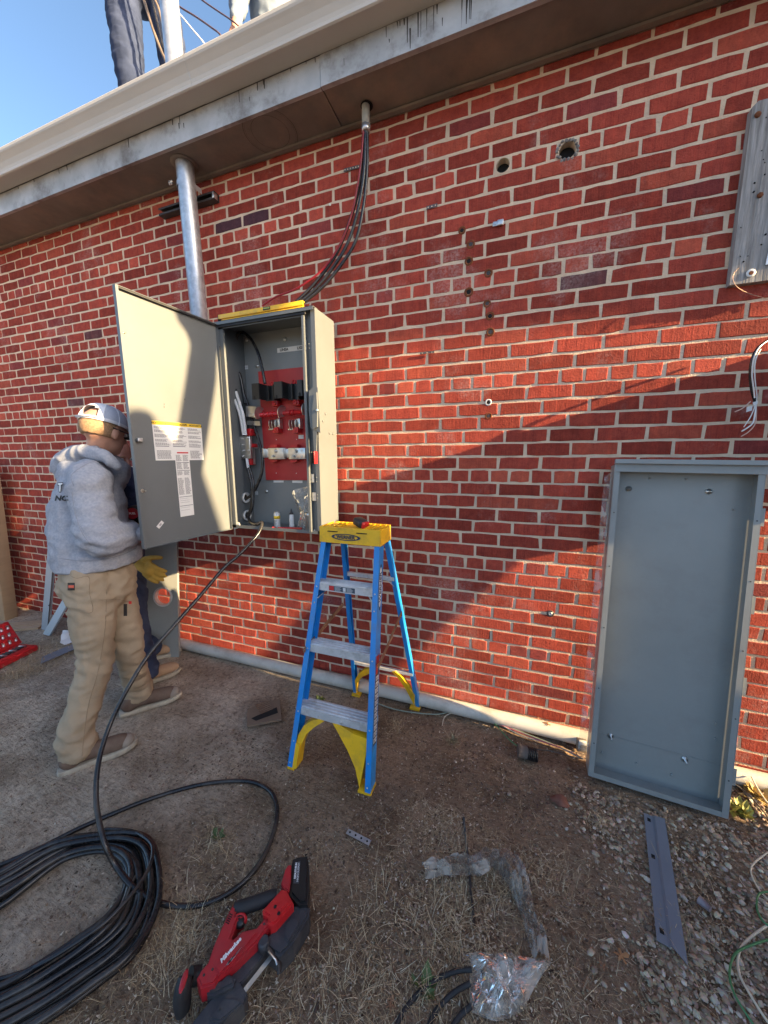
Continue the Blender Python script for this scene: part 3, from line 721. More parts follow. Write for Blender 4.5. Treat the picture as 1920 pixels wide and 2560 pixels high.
# neutral lug block on the left
b_ = MB(); a = cab(345,1312,-.12); c = cab(440,1495,-.12); b_.box((a.x,-.135,c.z),(c.x,-.11,a.z),.003)
for x, y in ((356,1330),(400,1322),(360,1382),(365,1430),(408,1428),(362,1475),(410,1472)):
    p = cab(x,y,-.135); b_.lathe([(.0065,0),(.0065,.006),(.0035,.006),(.0035,.001)], (p.x,-.135,p.z), (0,-1,0), 12)
obj('neutral_block', b_, M_zinc, cabt)
for (ya, yb, xa, xb) in ((1248,1305,392,440),(1372,1402,428,452),(1495,1550,402,436)):
    a = cab(xa,ya,-.105); c = cab(xb,yb,-.105); b_ = MB(); b_.box((a.x,-.12,c.z),(c.x,-.07,a.z),.002); obj('insulator', b_, M_redpl, cabt)
b_ = MB(); a = cab(440,1400,-.1); c = cab(462,1545,-.1); b_.box((a.x,-.10,c.z),(c.x,-.095,a.z)); obj('neutral_strap', b_, M_tin, cabt)
# flange gear on the right: handle, red stop, clips
b_ = MB(); pts = [cab(x,y,-.262) for x,y in ((940,905),(985,900),(998,1100),(1008,1285),(985,1270),(945,1260),(925,1235),(912,1100),(912,930))]
b_.prism(pts, (0,.012,0)); obj('handle_housing', b_, M_steel, cabt, fix=True)
b_ = MB(); b_.prism([cab(x,y,-.275) for x,y in ((955,960),(975,940),(982,1090),(980,1230),(945,1250),(938,1100))], (0,.012,0)); obj('handle', b_, M_steel, cabt, fix=True)
b_ = MB(); b_.lathe([(.008,0),(.008,.003),(.004,.004)], cab(982,1092,-.276), (0,-1,0), 14); obj('handle_screw', b_, M_zinc, cabt)
b_ = MB(); b_.prism([cab(x,y,-.262) for x,y in ((945,1262),(980,1262),(975,1435),(955,1435))], (0,.006,0)); obj('interlock_arm', b_, M_steel, cabt, fix=True)
b_ = MB(); b_.box(cab(958,1435,-.285), cab(980,1540,-.255), .002); obj('stop_grip', b_, M_redpl, cabt)
b_ = MB(); b_.box(cab(925,1437,-.275), cab(957,1538,-.25), .002); obj('stop_body', b_, M_black, cabt)
for x, y in ((880,545),(942,1662),(958,1815)):
    a = cab(x-17,y-35,-.24); c = cab(x+17,y+35,-.24); b_ = MB(); b_.box((a.x,-.242,c.z),(c.x,-.24,a.z)); b_.lathe([(.004,0),(.004,.002)], cab(x,y,-.2425), (0,-1,0), 10); obj('clip', b_, M_zinc, cabt)
for x, y in ((912,535),(915,572),(975,1655),(975,1690),(982,1800),(982,1828),(995,1325),(966,1313)):
    b_ = MB(); p = cab(x,y,-.252); b_.blob(p, .0032, 1); obj('rivet', b_, M_steel, cabt)
for yy, zz in ((-.17,1.70),(-.13,1.60),(-.09,1.60),(-.20,1.66)):
    b_ = MB(); b_.lathe([(.008,0),(.007,.003),(.002,.004)], (CX1,yy,zz), (1,0,0), 10); obj('side_knockout', b_, M_steel, cabt)
# corner gusset at the bottom left
b_ = MB(); b_.prism([cab(285,2015,-.235), cab(285,2090,-.235), cab(345,2072,-.235), cab(330,2035,-.235)], (0,-.003,0)); obj('corner_gusset', b_, M_white, cabt, fix=True)
b_ = MB(); b_.prism([cab(160,410,-.235), cab(192,402,-.235), cab(180,440,-.235), cab(162,448,-.235)], (0,-.003,0)); obj('corner_gusset', b_, M_steel, cabt, fix=True)
# conduit hubs in the left side wall
for (x, y) in ((390,1825),(400,1972)):
    p = onX(*cz(x,y), CX0+.02); b_ = MB(); b_.lathe([(.030,0),(.030,.012),(.034,.012),(.034,.02),(.024,.02),(.024,.0)], (CX0+.002,p.y,p.z), (1,0,0), 12); obj('conduit_hub', b_, M_white, cabt)
    b_ = MB(); b_.lathe([(.0235,0),(.0235,.001)], (CX0+.004,p.y,p.z), (1,0,0), 16); obj('hub_opening', b_, M_dark, cabt)
# conductors inside
def cable(name, pts, r, m_, par=cabt, n=8, k=6): b = MB(); b.tube(cr(pts,k), r, n); return obj(name, b, m_, par)
L3 = [(545,870,-.13),(525,760,-.13),(490,620,-.12),(430,500,-.11),(360,440,-.105),(315,460,-.105),(300,540,-.10),(315,680,-.09),(340,820,-.09),(370,960,-.09),(405,1060,-.09),(440,1180,-.09),(480,1300,-.10),(520,1450,-.12),(520,1600,-.13),(480,1720,-.14),(430,1800,-.15),(385,1835,-.15)]
cable('conductor', [cab(*p) for p in L3], .0088, M_cable)
cable('conductor', [cab(*p) for p in [(262,945,-.15),(225,880,-.15),(200,820,-.14),(205,780,-.13),(240,800,-.12),(280,870,-.11),(320,960,-.10),(350,1060,-.095),(375,1150,-.09)]], .0085, M_cable)
cable('conductor', [cab(*p) for p in [(300,935,-.14),(270,840,-.13),(262,770,-.12),(290,745,-.11),(330,790,-.10),(355,900,-.095),(380,1040,-.09)]], .0085, M_cable)
for a in ([(262,945,-.15),(300,1030,-.15),(330,1110,-.148),(348,1190,-.145),(365,1300,-.14)], [(300,935,-.14),(330,1030,-.145),(355,1110,-.145),(370,1190,-.142),(383,1300,-.14)], [(392,1495,-.135),(398,1535,-.137),(404,1575,-.14)]):
    cable('taped_conductor', [cab(*p) for p in a], .0092, M_tape)
cable('conductor', [cab(*p) for p in [(398,1570,-.14),(418,1650,-.145),(435,1720,-.15),(437,1800,-.155),(432,1900,-.16),(405,1965,-.165)]], .0085, M_cable)
cable('conductor', [cab(*p) for p in [(412,1570,-.138),(435,1640,-.14),(447,1720,-.15),(445,1800,-.155),(440,1900,-.165),(405,1985,-.17)]], .0085, M_cable)

# --- things standing in the cabinet
can = thing('spray_can', 'small white and yellow can standing on the cabinet floor', 'can', cab2(297,1155,-.16))
cz0 = CZ0+t+.0005; cx = cab2(297,1155,-.16).x
b_ = MB(); b_.lathe([(.017,0),(.0185,.002),(.0185,.082),(.016,.088)], (cx,-.16,cz0), n=20); obj('can_body', b_, M_white, can)
b_ = MB(); b_.lathe([(.0187,.052),(.0187,.070)], (cx,-.16,cz0), n=20); obj('can_band', b_, M_label_y, can)
b_ = MB(); b_.lathe([(.0154,.088),(.0165,.090),(.0165,.094),(.012,.096)], (cx,-.16,cz0), n=20); obj('can_rim', b_, M_zinc, can)
b_ = MB()
for k in range(9): b_.box((cx-.012+random.random()*.002,-.1792,cz0+.014+k*.0036),(cx+random.uniform(0,.012),-.1788,cz0+.0155+k*.0036))
obj('can_print', b_, M_print, can)
tub = thing('compound_tube', 'white squeeze tube with a dark pointed cap beside the small can', 'tube', (cab2(412,1155,-.16).x,-.16,cz0))
cx = cab2(412,1155,-.16).x
b_ = MB(); b_.lathe([(.013,0),(.0145,.003),(.0135,.03),(.014,.05),(.0125,.078),(.008,.084)], (cx,-.16,cz0), n=16); obj('tube_body', b_, M_paper, tub)
b_ = MB(); b_.lathe([(.0115,.084),(.0115,.092),(.007,.095),(.0035,.112),(.002,.118)], (cx,-.16,cz0), n=14); obj('tube_cap', b_, M_iron, tub)
cx = cab2(548,1200,-.20).x
cup = thing('metal_cup', 'brushed steel cylinder standing in the lower right cabinet corner', 'cup', (cx,-.19,cz0))
b_ = MB(); b_.lathe([(.024,0),(.025,.002),(.025,.088),(.0255,.089),(.0255,.104),(.023,.105),(.023,.06)], (cx,-.19,cz0), n=24); obj('cup_shell', b_, M_tin, cup)
cx = cab2(575,1200,-.232).x
b_ = MB(); b_.prism([(cx-.018,-.232,cz0+.001),(cx+.015,-.232,cz0+.001),(cx+.022,-.222,cz0+.082),(cx-.005,-.222,cz0+.084)], (0,.0012,0)); tag(obj('folded_card', b_, M_paper, loc=(cx,-.23,cz0), fix=True), 'plain white card leaning on the steel cylinder inside the cabinet', 'card')
def crumple(name, outline, cpt, depth, m_, lab, cat, zamp=.01, n=26, base=None, axis=(0,-1,0)):
    """closed puffy film sack from an outline of world points"""
    o = [Vector(p) for p in cr(outline, 4, True)]; c = Vector(cpt); ax = Vector(axis); b = MB(); rings = []
    R_ = 5
    for side in (1,-1):
        prev = None
        for r in range(R_+1):
            f = 1-r/R_; ring = []
            if side == -1 and r == 0: ring = rings[0]
            else:
                for i, p in enumerate(o):
                    q = c+(p-c)*f; h = math.sin((1-f)*math.pi*.5)*depth*side*(.5 if side<0 else 1)
                    nn = mnoise.noise(q*30+Vector((side*3,0,0)))*zamp+mnoise.noise(q*70)*zamp*.5
                    ring.append(b.pt(q+ax*(h+nn*(1-f if r<2 else 1))))
            if r == 0 and side == 1: rings.append(ring)
            if prev:
                for i in range(len(o)):
                    j = (i+1)%len(o); b.face([prev[i],prev[j],ring[j],ring[i]])
            prev = ring
    ob = obj(name, b, m_, loc=base if base else cpt); return tag(ob, lab, cat)
crumple('plastic_bag', [cab2(x,y,-.15) for x,y in ((415,885),(500,855),(592,845),(605,930),(600,1100),(590,1190),(500,1195),(455,1160),(470,1080),(440,980))], cab2(530,1030,-.15), .03, M_film, 'small clear plastic bag hanging inside the cabinet at lower right', 'plastic bag', .006)
a = cab2(265,1175,-.235); c = cab2(462,1175,-.235)
scr = thing('screwdriver', 'red handled screwdriver lying along the cabinet sill', 'screwdriver', (a.x,-.225,cz0))
b_ = MB(); b_.tube([(a.x-.006,-.232,cz0+.009),(a.x+.012,-.230,cz0+.009)],.0085,10); obj('handle_end', b_, M_redpl, scr)
b_ = MB(); b_.tube([(a.x+.022,-.222,cz0+.009),(c.x,-.20,cz0+.009)],[.006,.0085],8); obj('handle', b_, M_redpl, scr)
b_ = MB(); b_.tube([(a.x-.05,-.20,cz0+.004),(a.x-.006,-.228,cz0+.006)],.0025,6); obj('shaft', b_, M_iron, scr)

# ================================================================ conduits, straps, cables on the wall
PX, PY = 2.067, -.13
mast = thing('galvanised_conduit', 'thick galvanised riser pipe from cabinet up through the eave', 'pipe', (PX,PY,2.21))
b_ = MB(); b_.tube([(PX+.028,PY,2.0),(PX+.012,PY,2.7),(PX,PY,3.2),(PX-.02,PY,4.1),(PX-.05,PY,5.6)],.0475,24); obj('pipe_body', b_, M_galv, mast)
b_ = MB(); b_.lathe([(.0475,-.003),(.072,-.003),(.072,0),(.0475,0)], (PX,PY,SZ-.002), n=24); obj('flashing_ring', b_, M_soffit, mast)
b_ = MB()
zc = 3.02
for k in range(17):
    a0 = math.pi*(-.05+1.1*k/16); 
pts = [(PX-.064,PY+.03,zc)]+[(PX-.0495*math.cos(math.pi*k/12), PY-.0495*math.sin(math.pi*k/12), zc) for k in range(13)]+[(PX+.052,PY+.06,zc)]
for k in range(len(pts)-1):
    p, q = Vector(pts[k]), Vector(pts[k+1]); b_.quad(p+Vector((0,0,-.014)),q+Vector((0,0,-.014)),q+Vector((0,0,.014)),p+Vector((0,0,.014)))
    b_.quad(p+Vector((0,.002,.014)),q+Vector((0,.002,.014)),q+Vector((0,.002,-.014)),p+Vector((0,.002,-.014)))
obj('pipe_strap', b_, M_galv, mast)
b_ = MB(); b_.cyl((PX-.075,PY-.045,zc),(PX-.040,PY-.060,zc+.004),.004,8); b_.cyl((PX-.062,PY-.052,zc),(PX-.055,PY-.055,zc+.001),.010,6); obj('strap_bolt', b_, M_zinc, mast)
strut = thing('strut_channel', 'slotted steel strut channel fixed to the bricks behind the riser pipe', 'bracket', (1.95,-.03,3.01))
sx0, sx1, sz = 1.735, 2.185, 3.008
b_ = MB(); b_.box((sx0,-.004,sz-.0205),(sx1,-.002,sz+.0205)); b_.box((sx0,-.044,sz+.0185),(sx1,-.004,sz+.0205)); b_.box((sx0,-.044,sz-.0205),(sx1,-.004,sz-.0185)); b_.box((sx0,-.044,sz+.010),(sx1,-.042,sz+.0183)); b_.box((sx0,-.044,sz-.0183),(sx1,-.042,sz-.010)); obj('channel', b_, M_iron, strut)
b_ = MB(); b_.box((sx1-.014,-.046,sz-.016),(sx1-.002,-.012,sz+.016),.002); obj('channel_nut', b_, M_zinc, strut)
stub = thing('pipe_stub', 'short grey pipe stub with cables hanging from its open end', 'pipe', (3.178,-.09,3.03))
b_ = MB(); b_.lathe([(.0165,0),(.0195,0),(.0195,.105),(.0195,.11)], (3.178,-.09,3.028), n=20); obj('pipe_sleeve', b_, mat('old_grey_pvc',(.34,.34,.30),rough=.55,var=.12), stub)
b_ = MB(); b_.lathe([(.0165,.0),(.0205,.0),(.0205,.03),(.0197,.03)], (3.178,-.09,3.026), n=20); obj('coupling', b_, M_galv, stub)
b_ = MB(); b_.lathe([(.030,0),(.030,.001)], (3.182,-.088,SZ-.0025), n=18); obj('cut_hole', b_, M_dark, stub)
sP = lambda x, y, Y: onY(600+x/4.1475, 250+y/4.1475, Y)
runs = [
 ([(910,322,-.09),(903,420,-.075),(893,490,-.06),(868,570,-.055),(838,640,-.075),(790,705,-.11),(740,755,-.16),(715,770,-.19)], M_cable, 'heavy black cable hanging from the stub, lowest on the left'),
 ([(914,322,-.095),(911,420,-.085),(900,500,-.075),(880,580,-.07),(852,640,-.085),(800,710,-.12),(748,757,-.17),(726,770,-.19)], M_cable, 'heavy black cable hanging in the middle of the bundle under the stub'),
 ([(918,324,-.09),(918,420,-.075),(908,520,-.065),(890,600,-.065),(858,655,-.085),(812,712,-.12),(765,752,-.16),(742,770,-.19)], M_cable, 'heavy black cable hanging outermost on the right of the bundle'),
 ([(909,322,-.10),(903,400,-.09),(893,470,-.08),(878,540,-.075),(850,610,-.085),(805,675,-.11),(740,722,-.15),(690,742,-.17),(655,765,-.19)], M_redwire, 'dark red wire running beside the black cables above the cabinet')]
for k, (pp, m_, lb) in enumerate(runs):
    b_ = MB(); b_.tube(cr([onY(*p) for p in pp],6), .0082 if m_ is M_cable else .0048, 10)
    tag(obj('hanging_cable', b_, m_, loc=onY(*pp[-1])), lb, 'cable')
# level lying on the cabinet
M_vial = mat('vial_green', (.35,.42,.12), rough=.15)
lv = thing('spirit_level', 'yellow spirit level lying on the cabinet top', 'level', (2.5,-.22,CZ1))
zl = CZ1+.0025; a = cab(150,290,-.262); c = cab(860,240,-.262)
x0, x1 = a.x, c.x
b_ = MB(); b_.box((x0,-.262,zl+.012),(x1,-.256,zl+.034),.001); b_.box((x0,-.2555,zl+.030),(x1,-.240,zl+.034),.001); b_.box((x0+.02,-.262,zl),(x1,-.240,zl+.006),.001); b_.box((x0+.02,-.253,zl+.0062),(x1,-.249,zl+.0298)); obj('level_frame', b_, M_yel, lv)
a = cab(528,262,-.263); c = cab(590,262,-.263); zc = zl+.024
b_ = MB(); b_.box((a.x,-.2635,zc-.008),(c.x,-.2625,zc+.008),.0004); obj('vial_window', b_, M_black, lv)
b_ = MB(); b_.tube([(a.x+.006,-.265,zc),(c.x-.006,-.265,zc)],.004,8); obj('vial', b_, M_vial, lv)
b_ = MB(); b_.box((x0-.003,-.2625,zl+.004),(x0-.0005,-.239,zl+.0345)); obj('end_cap', b_, M_black, lv)

# small fixings left in the wall
M_strap = mat('old_strap', (.10,.09,.09), rough=.6, metal=.3, var=.3, vscale=40)
def strapbar(pa, pb, w_, nh, m_, lab, tilt=0):
    pa, pb = Vector(pa), Vector(pb); X = (pb-pa); l = X.length; M_ = frame(pa, X, (0,0,1))
    b = MB(); b.M = M_; b.box((0,-.003,-w_/2),(l,-.0012,w_/2)); o = obj('perforated_strap', b, m_, loc=pa)
    tag(o, lab, 'bracket')
    for k in range(nh):
        b = MB(); b.M = M_; b.lathe([(w_*.22,0),(w_*.22,.0006)], (l*(k+.5)/nh,-.0031,0), (0,-1,0), 8); obj('strap_hole', b, M_mortar, o)
strapbar(sP(1078,733,-.004), sP(1245,690,-.004), .015, 6, M_strap, 'thin perforated strap behind the hanging cables below the eave')
strapbar(onY(900+690/4.1475,200+1330/4.1475,-.004), onY(900+803/4.1475,200+1298/4.1475,-.004), .015, 3, M_strap, 'short dark perforated strap left of the two pipe holes')
strapbar(onY(1050,884,-.004), onY(1086,880,-.004), .010, 3, M_strap, 'small dark strap low on the bricks right of the cabinet')
b_ = MB(); M_ = frame(onY(1232,562,-.004), (1,0,-.02), (0,0,1)); b_.M = M_; b_.box((0,-.006,-.010),(.022,-.001,.009),.001); b_.box((.020,-.012,-.012),(.048,-.002,.012),.003); b_.cyl((.010,-.006,0),(.010,-.010,0),.006,8); tag(obj('cable_clip', b_, M_galv, loc=onY(1245,562,-.004)), 'crushed silver cable clip above the column of rusty anchors', 'clip')
desc = ['topmost rusty anchor of the column', 'second rusty anchor from the top', 'third rusty anchor, with a rust stain above', 'fourth rusty anchor, set to the right', 'fifth and largest rusty anchor, at a mortar joint', 'sixth rusty anchor from the top', 'seventh rusty anchor with an orange stain below', 'eighth rusty anchor, above the sunlit bricks', 'pale anchor in the sunlit bricks, upper of two', 'dark open anchor in the sunlit bricks, lower of two']
for k, (x, y, r) in enumerate([(1155,576,9),(1177,611,10),(1172,653,10),(1221,683,10),(1172,730,11),(1218,759,9),(1225,790,10),(1226,830,10),(1221,1006,8),(1221,1040,9)]):
    p = onY(x,y,0); rr = r*.00205; b_ = MB()
    n_ = 14; prf = [(rr*.95,-.004),(rr*1.0,.0015),(rr*.80,.003),(rr*.55,.001),(rr*.5,-.003)]
    b_.lathe(prf, p, (0,-1,0), n_)
    for i in range(len(b_.v)): v = Vector(b_.v[i]); b_.v[i] = tuple(v+Vector((mnoise.noise(v*300)*.0022,0,mnoise.noise(v*300+Vector((9,0,0)))*.0022)))
    o = obj('rusty_anchor', b_, M_rust if k != 8 else M_tape, loc=p); tag(o, desc[k]+' in the brick wall', 'anchor')
    b_ = MB(); b_.lathe([(rr*.5,0),(rr*.45,.0012)], p+Vector((0,-.001,0)), (0,-1,0), 10); obj('anchor_core', b_, M_iron if k%2 else M_dark, o)
p = onY(1419,376,0); b_ = MB()   # ragged lead and caulk around the right hand hole
for k in range(18):
    a = k*2*math.pi/18+random.uniform(-.1,.1); r = .038+random.uniform(-.003,.006); b_.blob((4.084+math.cos(a)*r,-.001,2.782+math.sin(a)*r), random.uniform(.006,.010), 1, .5, 3, (1,.5,1))
obj('hole_sealant', b_, mat('old_sealant',(.30,.29,.27),rough=.8,col2=(.12,.10,.09),vscale=40), wall)
b_ = MB(); 
for k in range(24):
    a0, a1 = k*math.pi/12, (k+1)*math.pi/12
    A = [(3.817+r*math.cos(a), y, 2.789+r*math.sin(a)) for r, y, a in ((.030,-.0005,a0),(.036,-.0005,a0),(.036,-.0005,a1),(.030,-.0005,a1))]; b_.quad(*A)
obj('hole_rim', b_, M_mortar, wall)
p = onY(1376,1534,0); b_ = MB(); b_.lathe([(.017,-.004),(.018,.001),(.012,.002),(.011,-.004)], p, (0,-1,0), 16); o = obj('pipe_plug', b_, M_iron, loc=p); tag(o, 'small round dark plug in the sunlit bricks left of the leaning steel tray', 'plug')
b_ = MB(); b_.lathe([(.010,-.003),(.0095,.003),(.006,.003),(.005,0)], p, (0,-1,0), 12); obj('plug_ring', b_, M_galv, o)
b_ = MB(); b_.cyl((onY(825,511,0)),(onY(825,511,-.018)),.006,10); tag(obj('white_screw_anchor', b_, M_white, loc=onY(825,511,0)), 'tiny white plastic anchor between the pipe and the hanging cables', 'anchor')

# weathered board at the right edge
def wood_mat():
    M = mat('weathered_wood', (.20,.19,.18), rough=.9, col2=(.38,.37,.36), vscale=5, stretch=(14,14,1.0), bump=.8, bscale=7, bdist=.004, dirt=(.05,.045,.04), dirt_amt=.7, dscale=3)
    return M
M_wood = wood_mat()
bd = thing('wooden_board', 'weathered grey wooden mounting board bolted to the bricks, upper right', 'board', (4.8,-.02,2.13))
bx0, bx1, bz0, bz1 = 4.694, 4.99, 2.135, 2.757
b_ = MB(); b_.prism([(bx0+.006,-.032,bz0),(bx1,-.032,bz0),(bx1,-.032,bz1),(bx0+.018,-.032,bz1),(bx0+.002,-.032,bz1-.016)], (0,.030,0)); obj('board', b_, M_wood, bd, fix=True)
for x, y in ((1894,287),(1900,488)): b_ = MB(); p = onY(x,y,-.033); b_.lathe([(.010,0),(.010,.003),(.006,.005),(.002,.005)], p, (0,-1,0), 6 if y>400 else 12); obj('bolt', b_, M_rust, bd)
p = onY(1877,683,-.033); b_ = MB(); b_.lathe([(.015,0),(.015,.002),(.009,.002)], p, (0,-1,0), 16); obj('washer', b_, M_white, bd); b_ = MB(); b_.lathe([(.008,.002),(.007,.004)], p, (0,-1,0), 6); obj('bolt', b_, M_rust, bd)
b_ = MB(); a = onY(1918,560,-.036); b_.prism([(4.80,-.036,2.19),(4.90,-.036,2.19),(4.90,-.036,2.50),(4.815,-.036,2.42)], (0,.003,0)); obj('steel_plate', b_, M_galv, bd, fix=True)
for k in range(16):
    x = random.uniform(4.71,4.80); z = random.uniform(2.17,2.72); b_ = MB(); b_.blob((x,-.033,z), random.uniform(.002,.0045),1,.5); obj('nail_hole', b_, M_dark, bd)
b_ = MB(); b_.tube(cr([onY(*p) for p in ((1848,668,-.036),(1832,690,-.04),(1840,715,-.04),(1870,733,-.02),(1900,742,-.01),(1925,750,-.01))],5),.0011,5); tag(obj('thin_wire', b_, mat('copper_wire',(.45,.30,.22),rough=.35,metal=.6), loc=onY(1848,700,-.03)), 'thin copper wire hanging from the lower corner of the wooden board', 'wire')
# wire bundle at right
fz = lambda x, y: (1800+x/7.375, 820+y/7.375)
wb = thing('wire_bundle', 'black cable splitting into loose pale wire ends at the right edge', 'wire bundle', onY(*fz(640,1400),-.05))
def wr(pts, r, m_, n): b = MB(); b.tube(cr([onY(*fz(x,y),Y) for x,y,Y in pts],6), r, 8); obj(n, b, m_, wb)
wr([(1100,150,-.03),(885,230,-.05),(740,330,-.07),(640,460,-.08),(580,640,-.08),(560,850,-.075),(575,1050,-.07),(610,1230,-.065),(650,1370,-.06)], .0055, M_cable, 'cable_sheath')
wr([(740,335,-.082),(665,450,-.09),(610,620,-.092),(590,850,-.088),(610,1050,-.082),(640,1290,-.075)], .0024, M_white, 'loose_wire')
wr([(755,385,-.084),(690,500,-.09),(645,640,-.092),(640,850,-.088),(655,1050,-.08),(680,1260,-.07),(660,1430,-.06)], .002, M_white, 'loose_wire')
wr([(560,1355,-.06),(480,1430,-.07),(390,1495,-.075),(275,1545,-.08)], .0022, mat('peach_wire',(.65,.42,.33),rough=.4), 'loose_wire')
wr([(650,1400,-.06),(615,1520,-.07),(550,1660,-.075),(440,1825,-.08)], .0018, M_white, 'loose_wire')
wr([(660,1420,-.06),(650,1560,-.07),(610,1740,-.075),(520,1830,-.08),(400,1905,-.085)], .0028, M_white, 'loose_wire')
wr([(665,1440,-.06),(668,1650,-.07),(630,1800,-.075),(520,1920,-.08),(390,2000,-.085)], .002, bpy.data.materials['peach_wire'], 'loose_wire')
b_ = MB(); b_.prism([onY(*fz(x,y),-.075) for x,y in ((500,1455),(600,1430),(590,1520),(490,1550))], (0,.004,0)); b_.prism([onY(*fz(x,y),-.068) for x,y in ((610,1370),(700,1340),(690,1400),(625,1440))], (0,.004,0)); obj('tape_flag', b_, M_tape, wb, fix=True)
# ================================================================ step ladder
lad = thing('step_ladder', 'blue fibreglass step ladder with yellow top standing in front of the wall', 'step ladder', (3.2,-.38,0))
H = 1.062
def rail(pb, pt_, depth, web, flip, m_=M_blue, side=1, yd=1):
    """channel rail between bottom and top centre points; web on the outside, flanges inward"""
    pb, pt_ = Vector(pb), Vector(pt_); l = (pt_-pb).length
    z_ = (pt_-pb).normalized(); x_ = Vector((1,0,0)); x_ = (x_-z_*x_.dot(z_)).normalized(); M_ = frame(pb, x_, z_); b = MB(); b.M = M_; th = .0035
    s = side
    b.box((0,0,0),(s*th,depth,l)); b.box((s*th,0,0),(s*web,th,l)); b.box((s*th,depth-th,0),(s*web,depth,l))
    return b, M_, l
# front rails: left (web on the left), right (web on the right)
fl, Mfl, LF = rail((2.982,-.690,.012),(3.055,-.432,H), .062, .026, 0, side=1)
obj('front_rail', fl, M_blue, lad)
fr, Mfr, _ = rail((3.408,-.690,.012),(3.362,-.432,H), .062, .026, 0, side=-1)
obj('front_rail', fr, M_blue, lad)
rl, Mrl, LR = rail((3.055,-.098,.012),(3.092,-.300,H), .034, .022, 0, side=1)
obj('rear_rail', rl, M_blue, lad)
rr_, Mrr, _ = rail((3.478,-.090,.012),(3.352,-.292,H), .034, .022, 0, side=-1)
obj('rear_rail', rr_, M_blue, lad)
def lerp(a, b, t): return Vector(a)+(Vector(b)-Vector(a))*t
kF = (.690-.432)/(H-.012)
def fy(z): return -.690+kF*(z-.012)
def fxl(z): return 2.982+(3.055-2.982)*(z-.012)/(H-.012)
def fxr(z): return 3.408+(3.362-3.408)*(z-.012)/(H-.012)
for k, z in enumerate((.265,.555,.845)):
    x0, x1, y0 = fxl(z)+.004, fxr(z)-.004, fy(z)+.006
    b_ = MB(); b_.box((x0,y0,z-.018),(x1,y0+.0025,z+.0195)); b_.box((x0,y0+.0027,z+.017),(x1,y0+.076,z+.0195))
    for q in (.008,.026,.044,.062): b_.box((x0,y0+q,z+.0197),(x1,y0+q+.005,z+.0225))
    b_.box((x0,y0+.0735,z-.012),(x1,y0+.076,z+.0168)); obj('step', b_, M_alu, lad)
    for x in (x0-.004, x1+.004):
        xx = x+(.014 if x<3.2 else -.014); b_ = MB(); b_.blob((xx,fy(z)-.0008,z),.0048,1,sc=(1,.6,1)); obj('rivet', b_, M_zinc, lad)
for z in (.02,.13,.77):
    for s in (0,1):
        xx = fxl(z)+.014 if s == 0 else fxr(z)-.014; b_ = MB(); b_.blob((xx,fy(z)-.0008,max(z,.035)),.0045,1,sc=(1,.6,1)); obj('rivet', b_, M_zinc, lad)
for x in (3.12,3.24): b_ = MB(); b_.blob((x,fy(.265)+.005,.262),.005,1,sc=(1,.6,1)); obj('rivet', b_, M_zinc, lad)
for x in (3.10,3.30): b_ = MB(); b_.blob((x,fy(.845)+.005,.845),.004,1,sc=(1,.6,1)); obj('rivet', b_, M_zinc, lad)
# step label on the top step
M_lab_r = mat('label_red',(.55,.03,.03),rough=.5); M_lab_d = mat('label_slate',(.05,.07,.10),rough=.5)
z = .845; yy = fy(z)+.0055
b_ = MB(); b_.box((3.118,yy-.0006,z-.013),(3.255,yy,z+.012)); sl_ = obj('step_label', b_, M_lab_d, lad)
b_ = MB(); b_.box((3.119,yy-.001,z-.012),(3.144,yy-.0007,z+.011)); obj('label_panel', b_, M_lab_r, sl_)
b_ = MB()
for k in range(5): b_.box((3.149,yy-.001,z-.010+k*.0045),(3.149+random.uniform(.026,.038),yy-.0007,z-.0085+k*.0045)); b_.box((3.212,yy-.001,z-.010+k*.0045),(3.212+random.uniform(.022,.038),yy-.0007,z-.0085+k*.0045))
b_.box((3.193,yy-.001,z-.010),(3.207,yy-.0007,z+.009)); obj('label_print', b_, M_tape, sl_)
# knee braces under the top step, yellow foot braces
for s in (0,1):
    x = fxl(.80)+.006 if s == 0 else fxr(.80)-.006; d = .055 if s == 0 else -.055
    b_ = MB(); b_.tube([(x,fy(.775)+.02,.775),(x+d,fy(.845)+.03,.828)],.007,4,flat=.35); obj('knee_brace', b_, M_galv, lad)
def foot_brace(pts_top, pts_bot, yA, yB, tilt):
    b = MB(); n = len(pts_top)
    A = [b.pt((x,yA(z),z)) for x,z in pts_top]; B = [b.pt((x,yA(z),z)) for x,z in pts_bot]
    A2 = [b.pt((x,yB(z),z)) for x,z in pts_top]; B2 = [b.pt((x,yB(z),z)) for x,z in pts_bot]
    for i in range(n-1):
        b.face([A[i],A[i+1],B[i+1],B[i]]); b.face([A2[i],B2[i],B2[i+1],A2[i+1]]); b.face([A[i],A2[i],A2[i+1],A[i+1]]); b.face([B[i],B[i+1],B2[i+1],B2[i]])
    b.face([A[0],B[0],B2[0],A2[0]]); b.face([A[-1],A2[-1],B2[-1],B[-1]])
    return b
yA = lambda z: fy(z)+.010; yB = lambda z: fy(z)+.052
xl = fxl(.1)
b_ = foot_brace([(3.012,.10),(3.020,.155),(3.045,.200),(3.085,.232),(3.125,.248)],[(3.030,.02),(3.036,.10),(3.062,.165),(3.100,.205),(3.150,.244)],yA,yB,0)
b_.box((2.984,-.694,.0),(3.02,-.634,.012)); b_.prism([(2.986,-.690,.010),(3.030,-.690,.010),(3.036,fy(.12),.12),(3.006,fy(.12),.12)],(0,.058,0)); obj('foot_brace', b_, M_yel, lad)
b_ = foot_brace([(3.225,.248),(3.262,.236),(3.300,.226),(3.345,.222),(3.380,.220)][::-1],[(3.195,.246),(3.232,.205),(3.280,.150),(3.325,.085),(3.352,.012)][::-1],yA,yB,0)
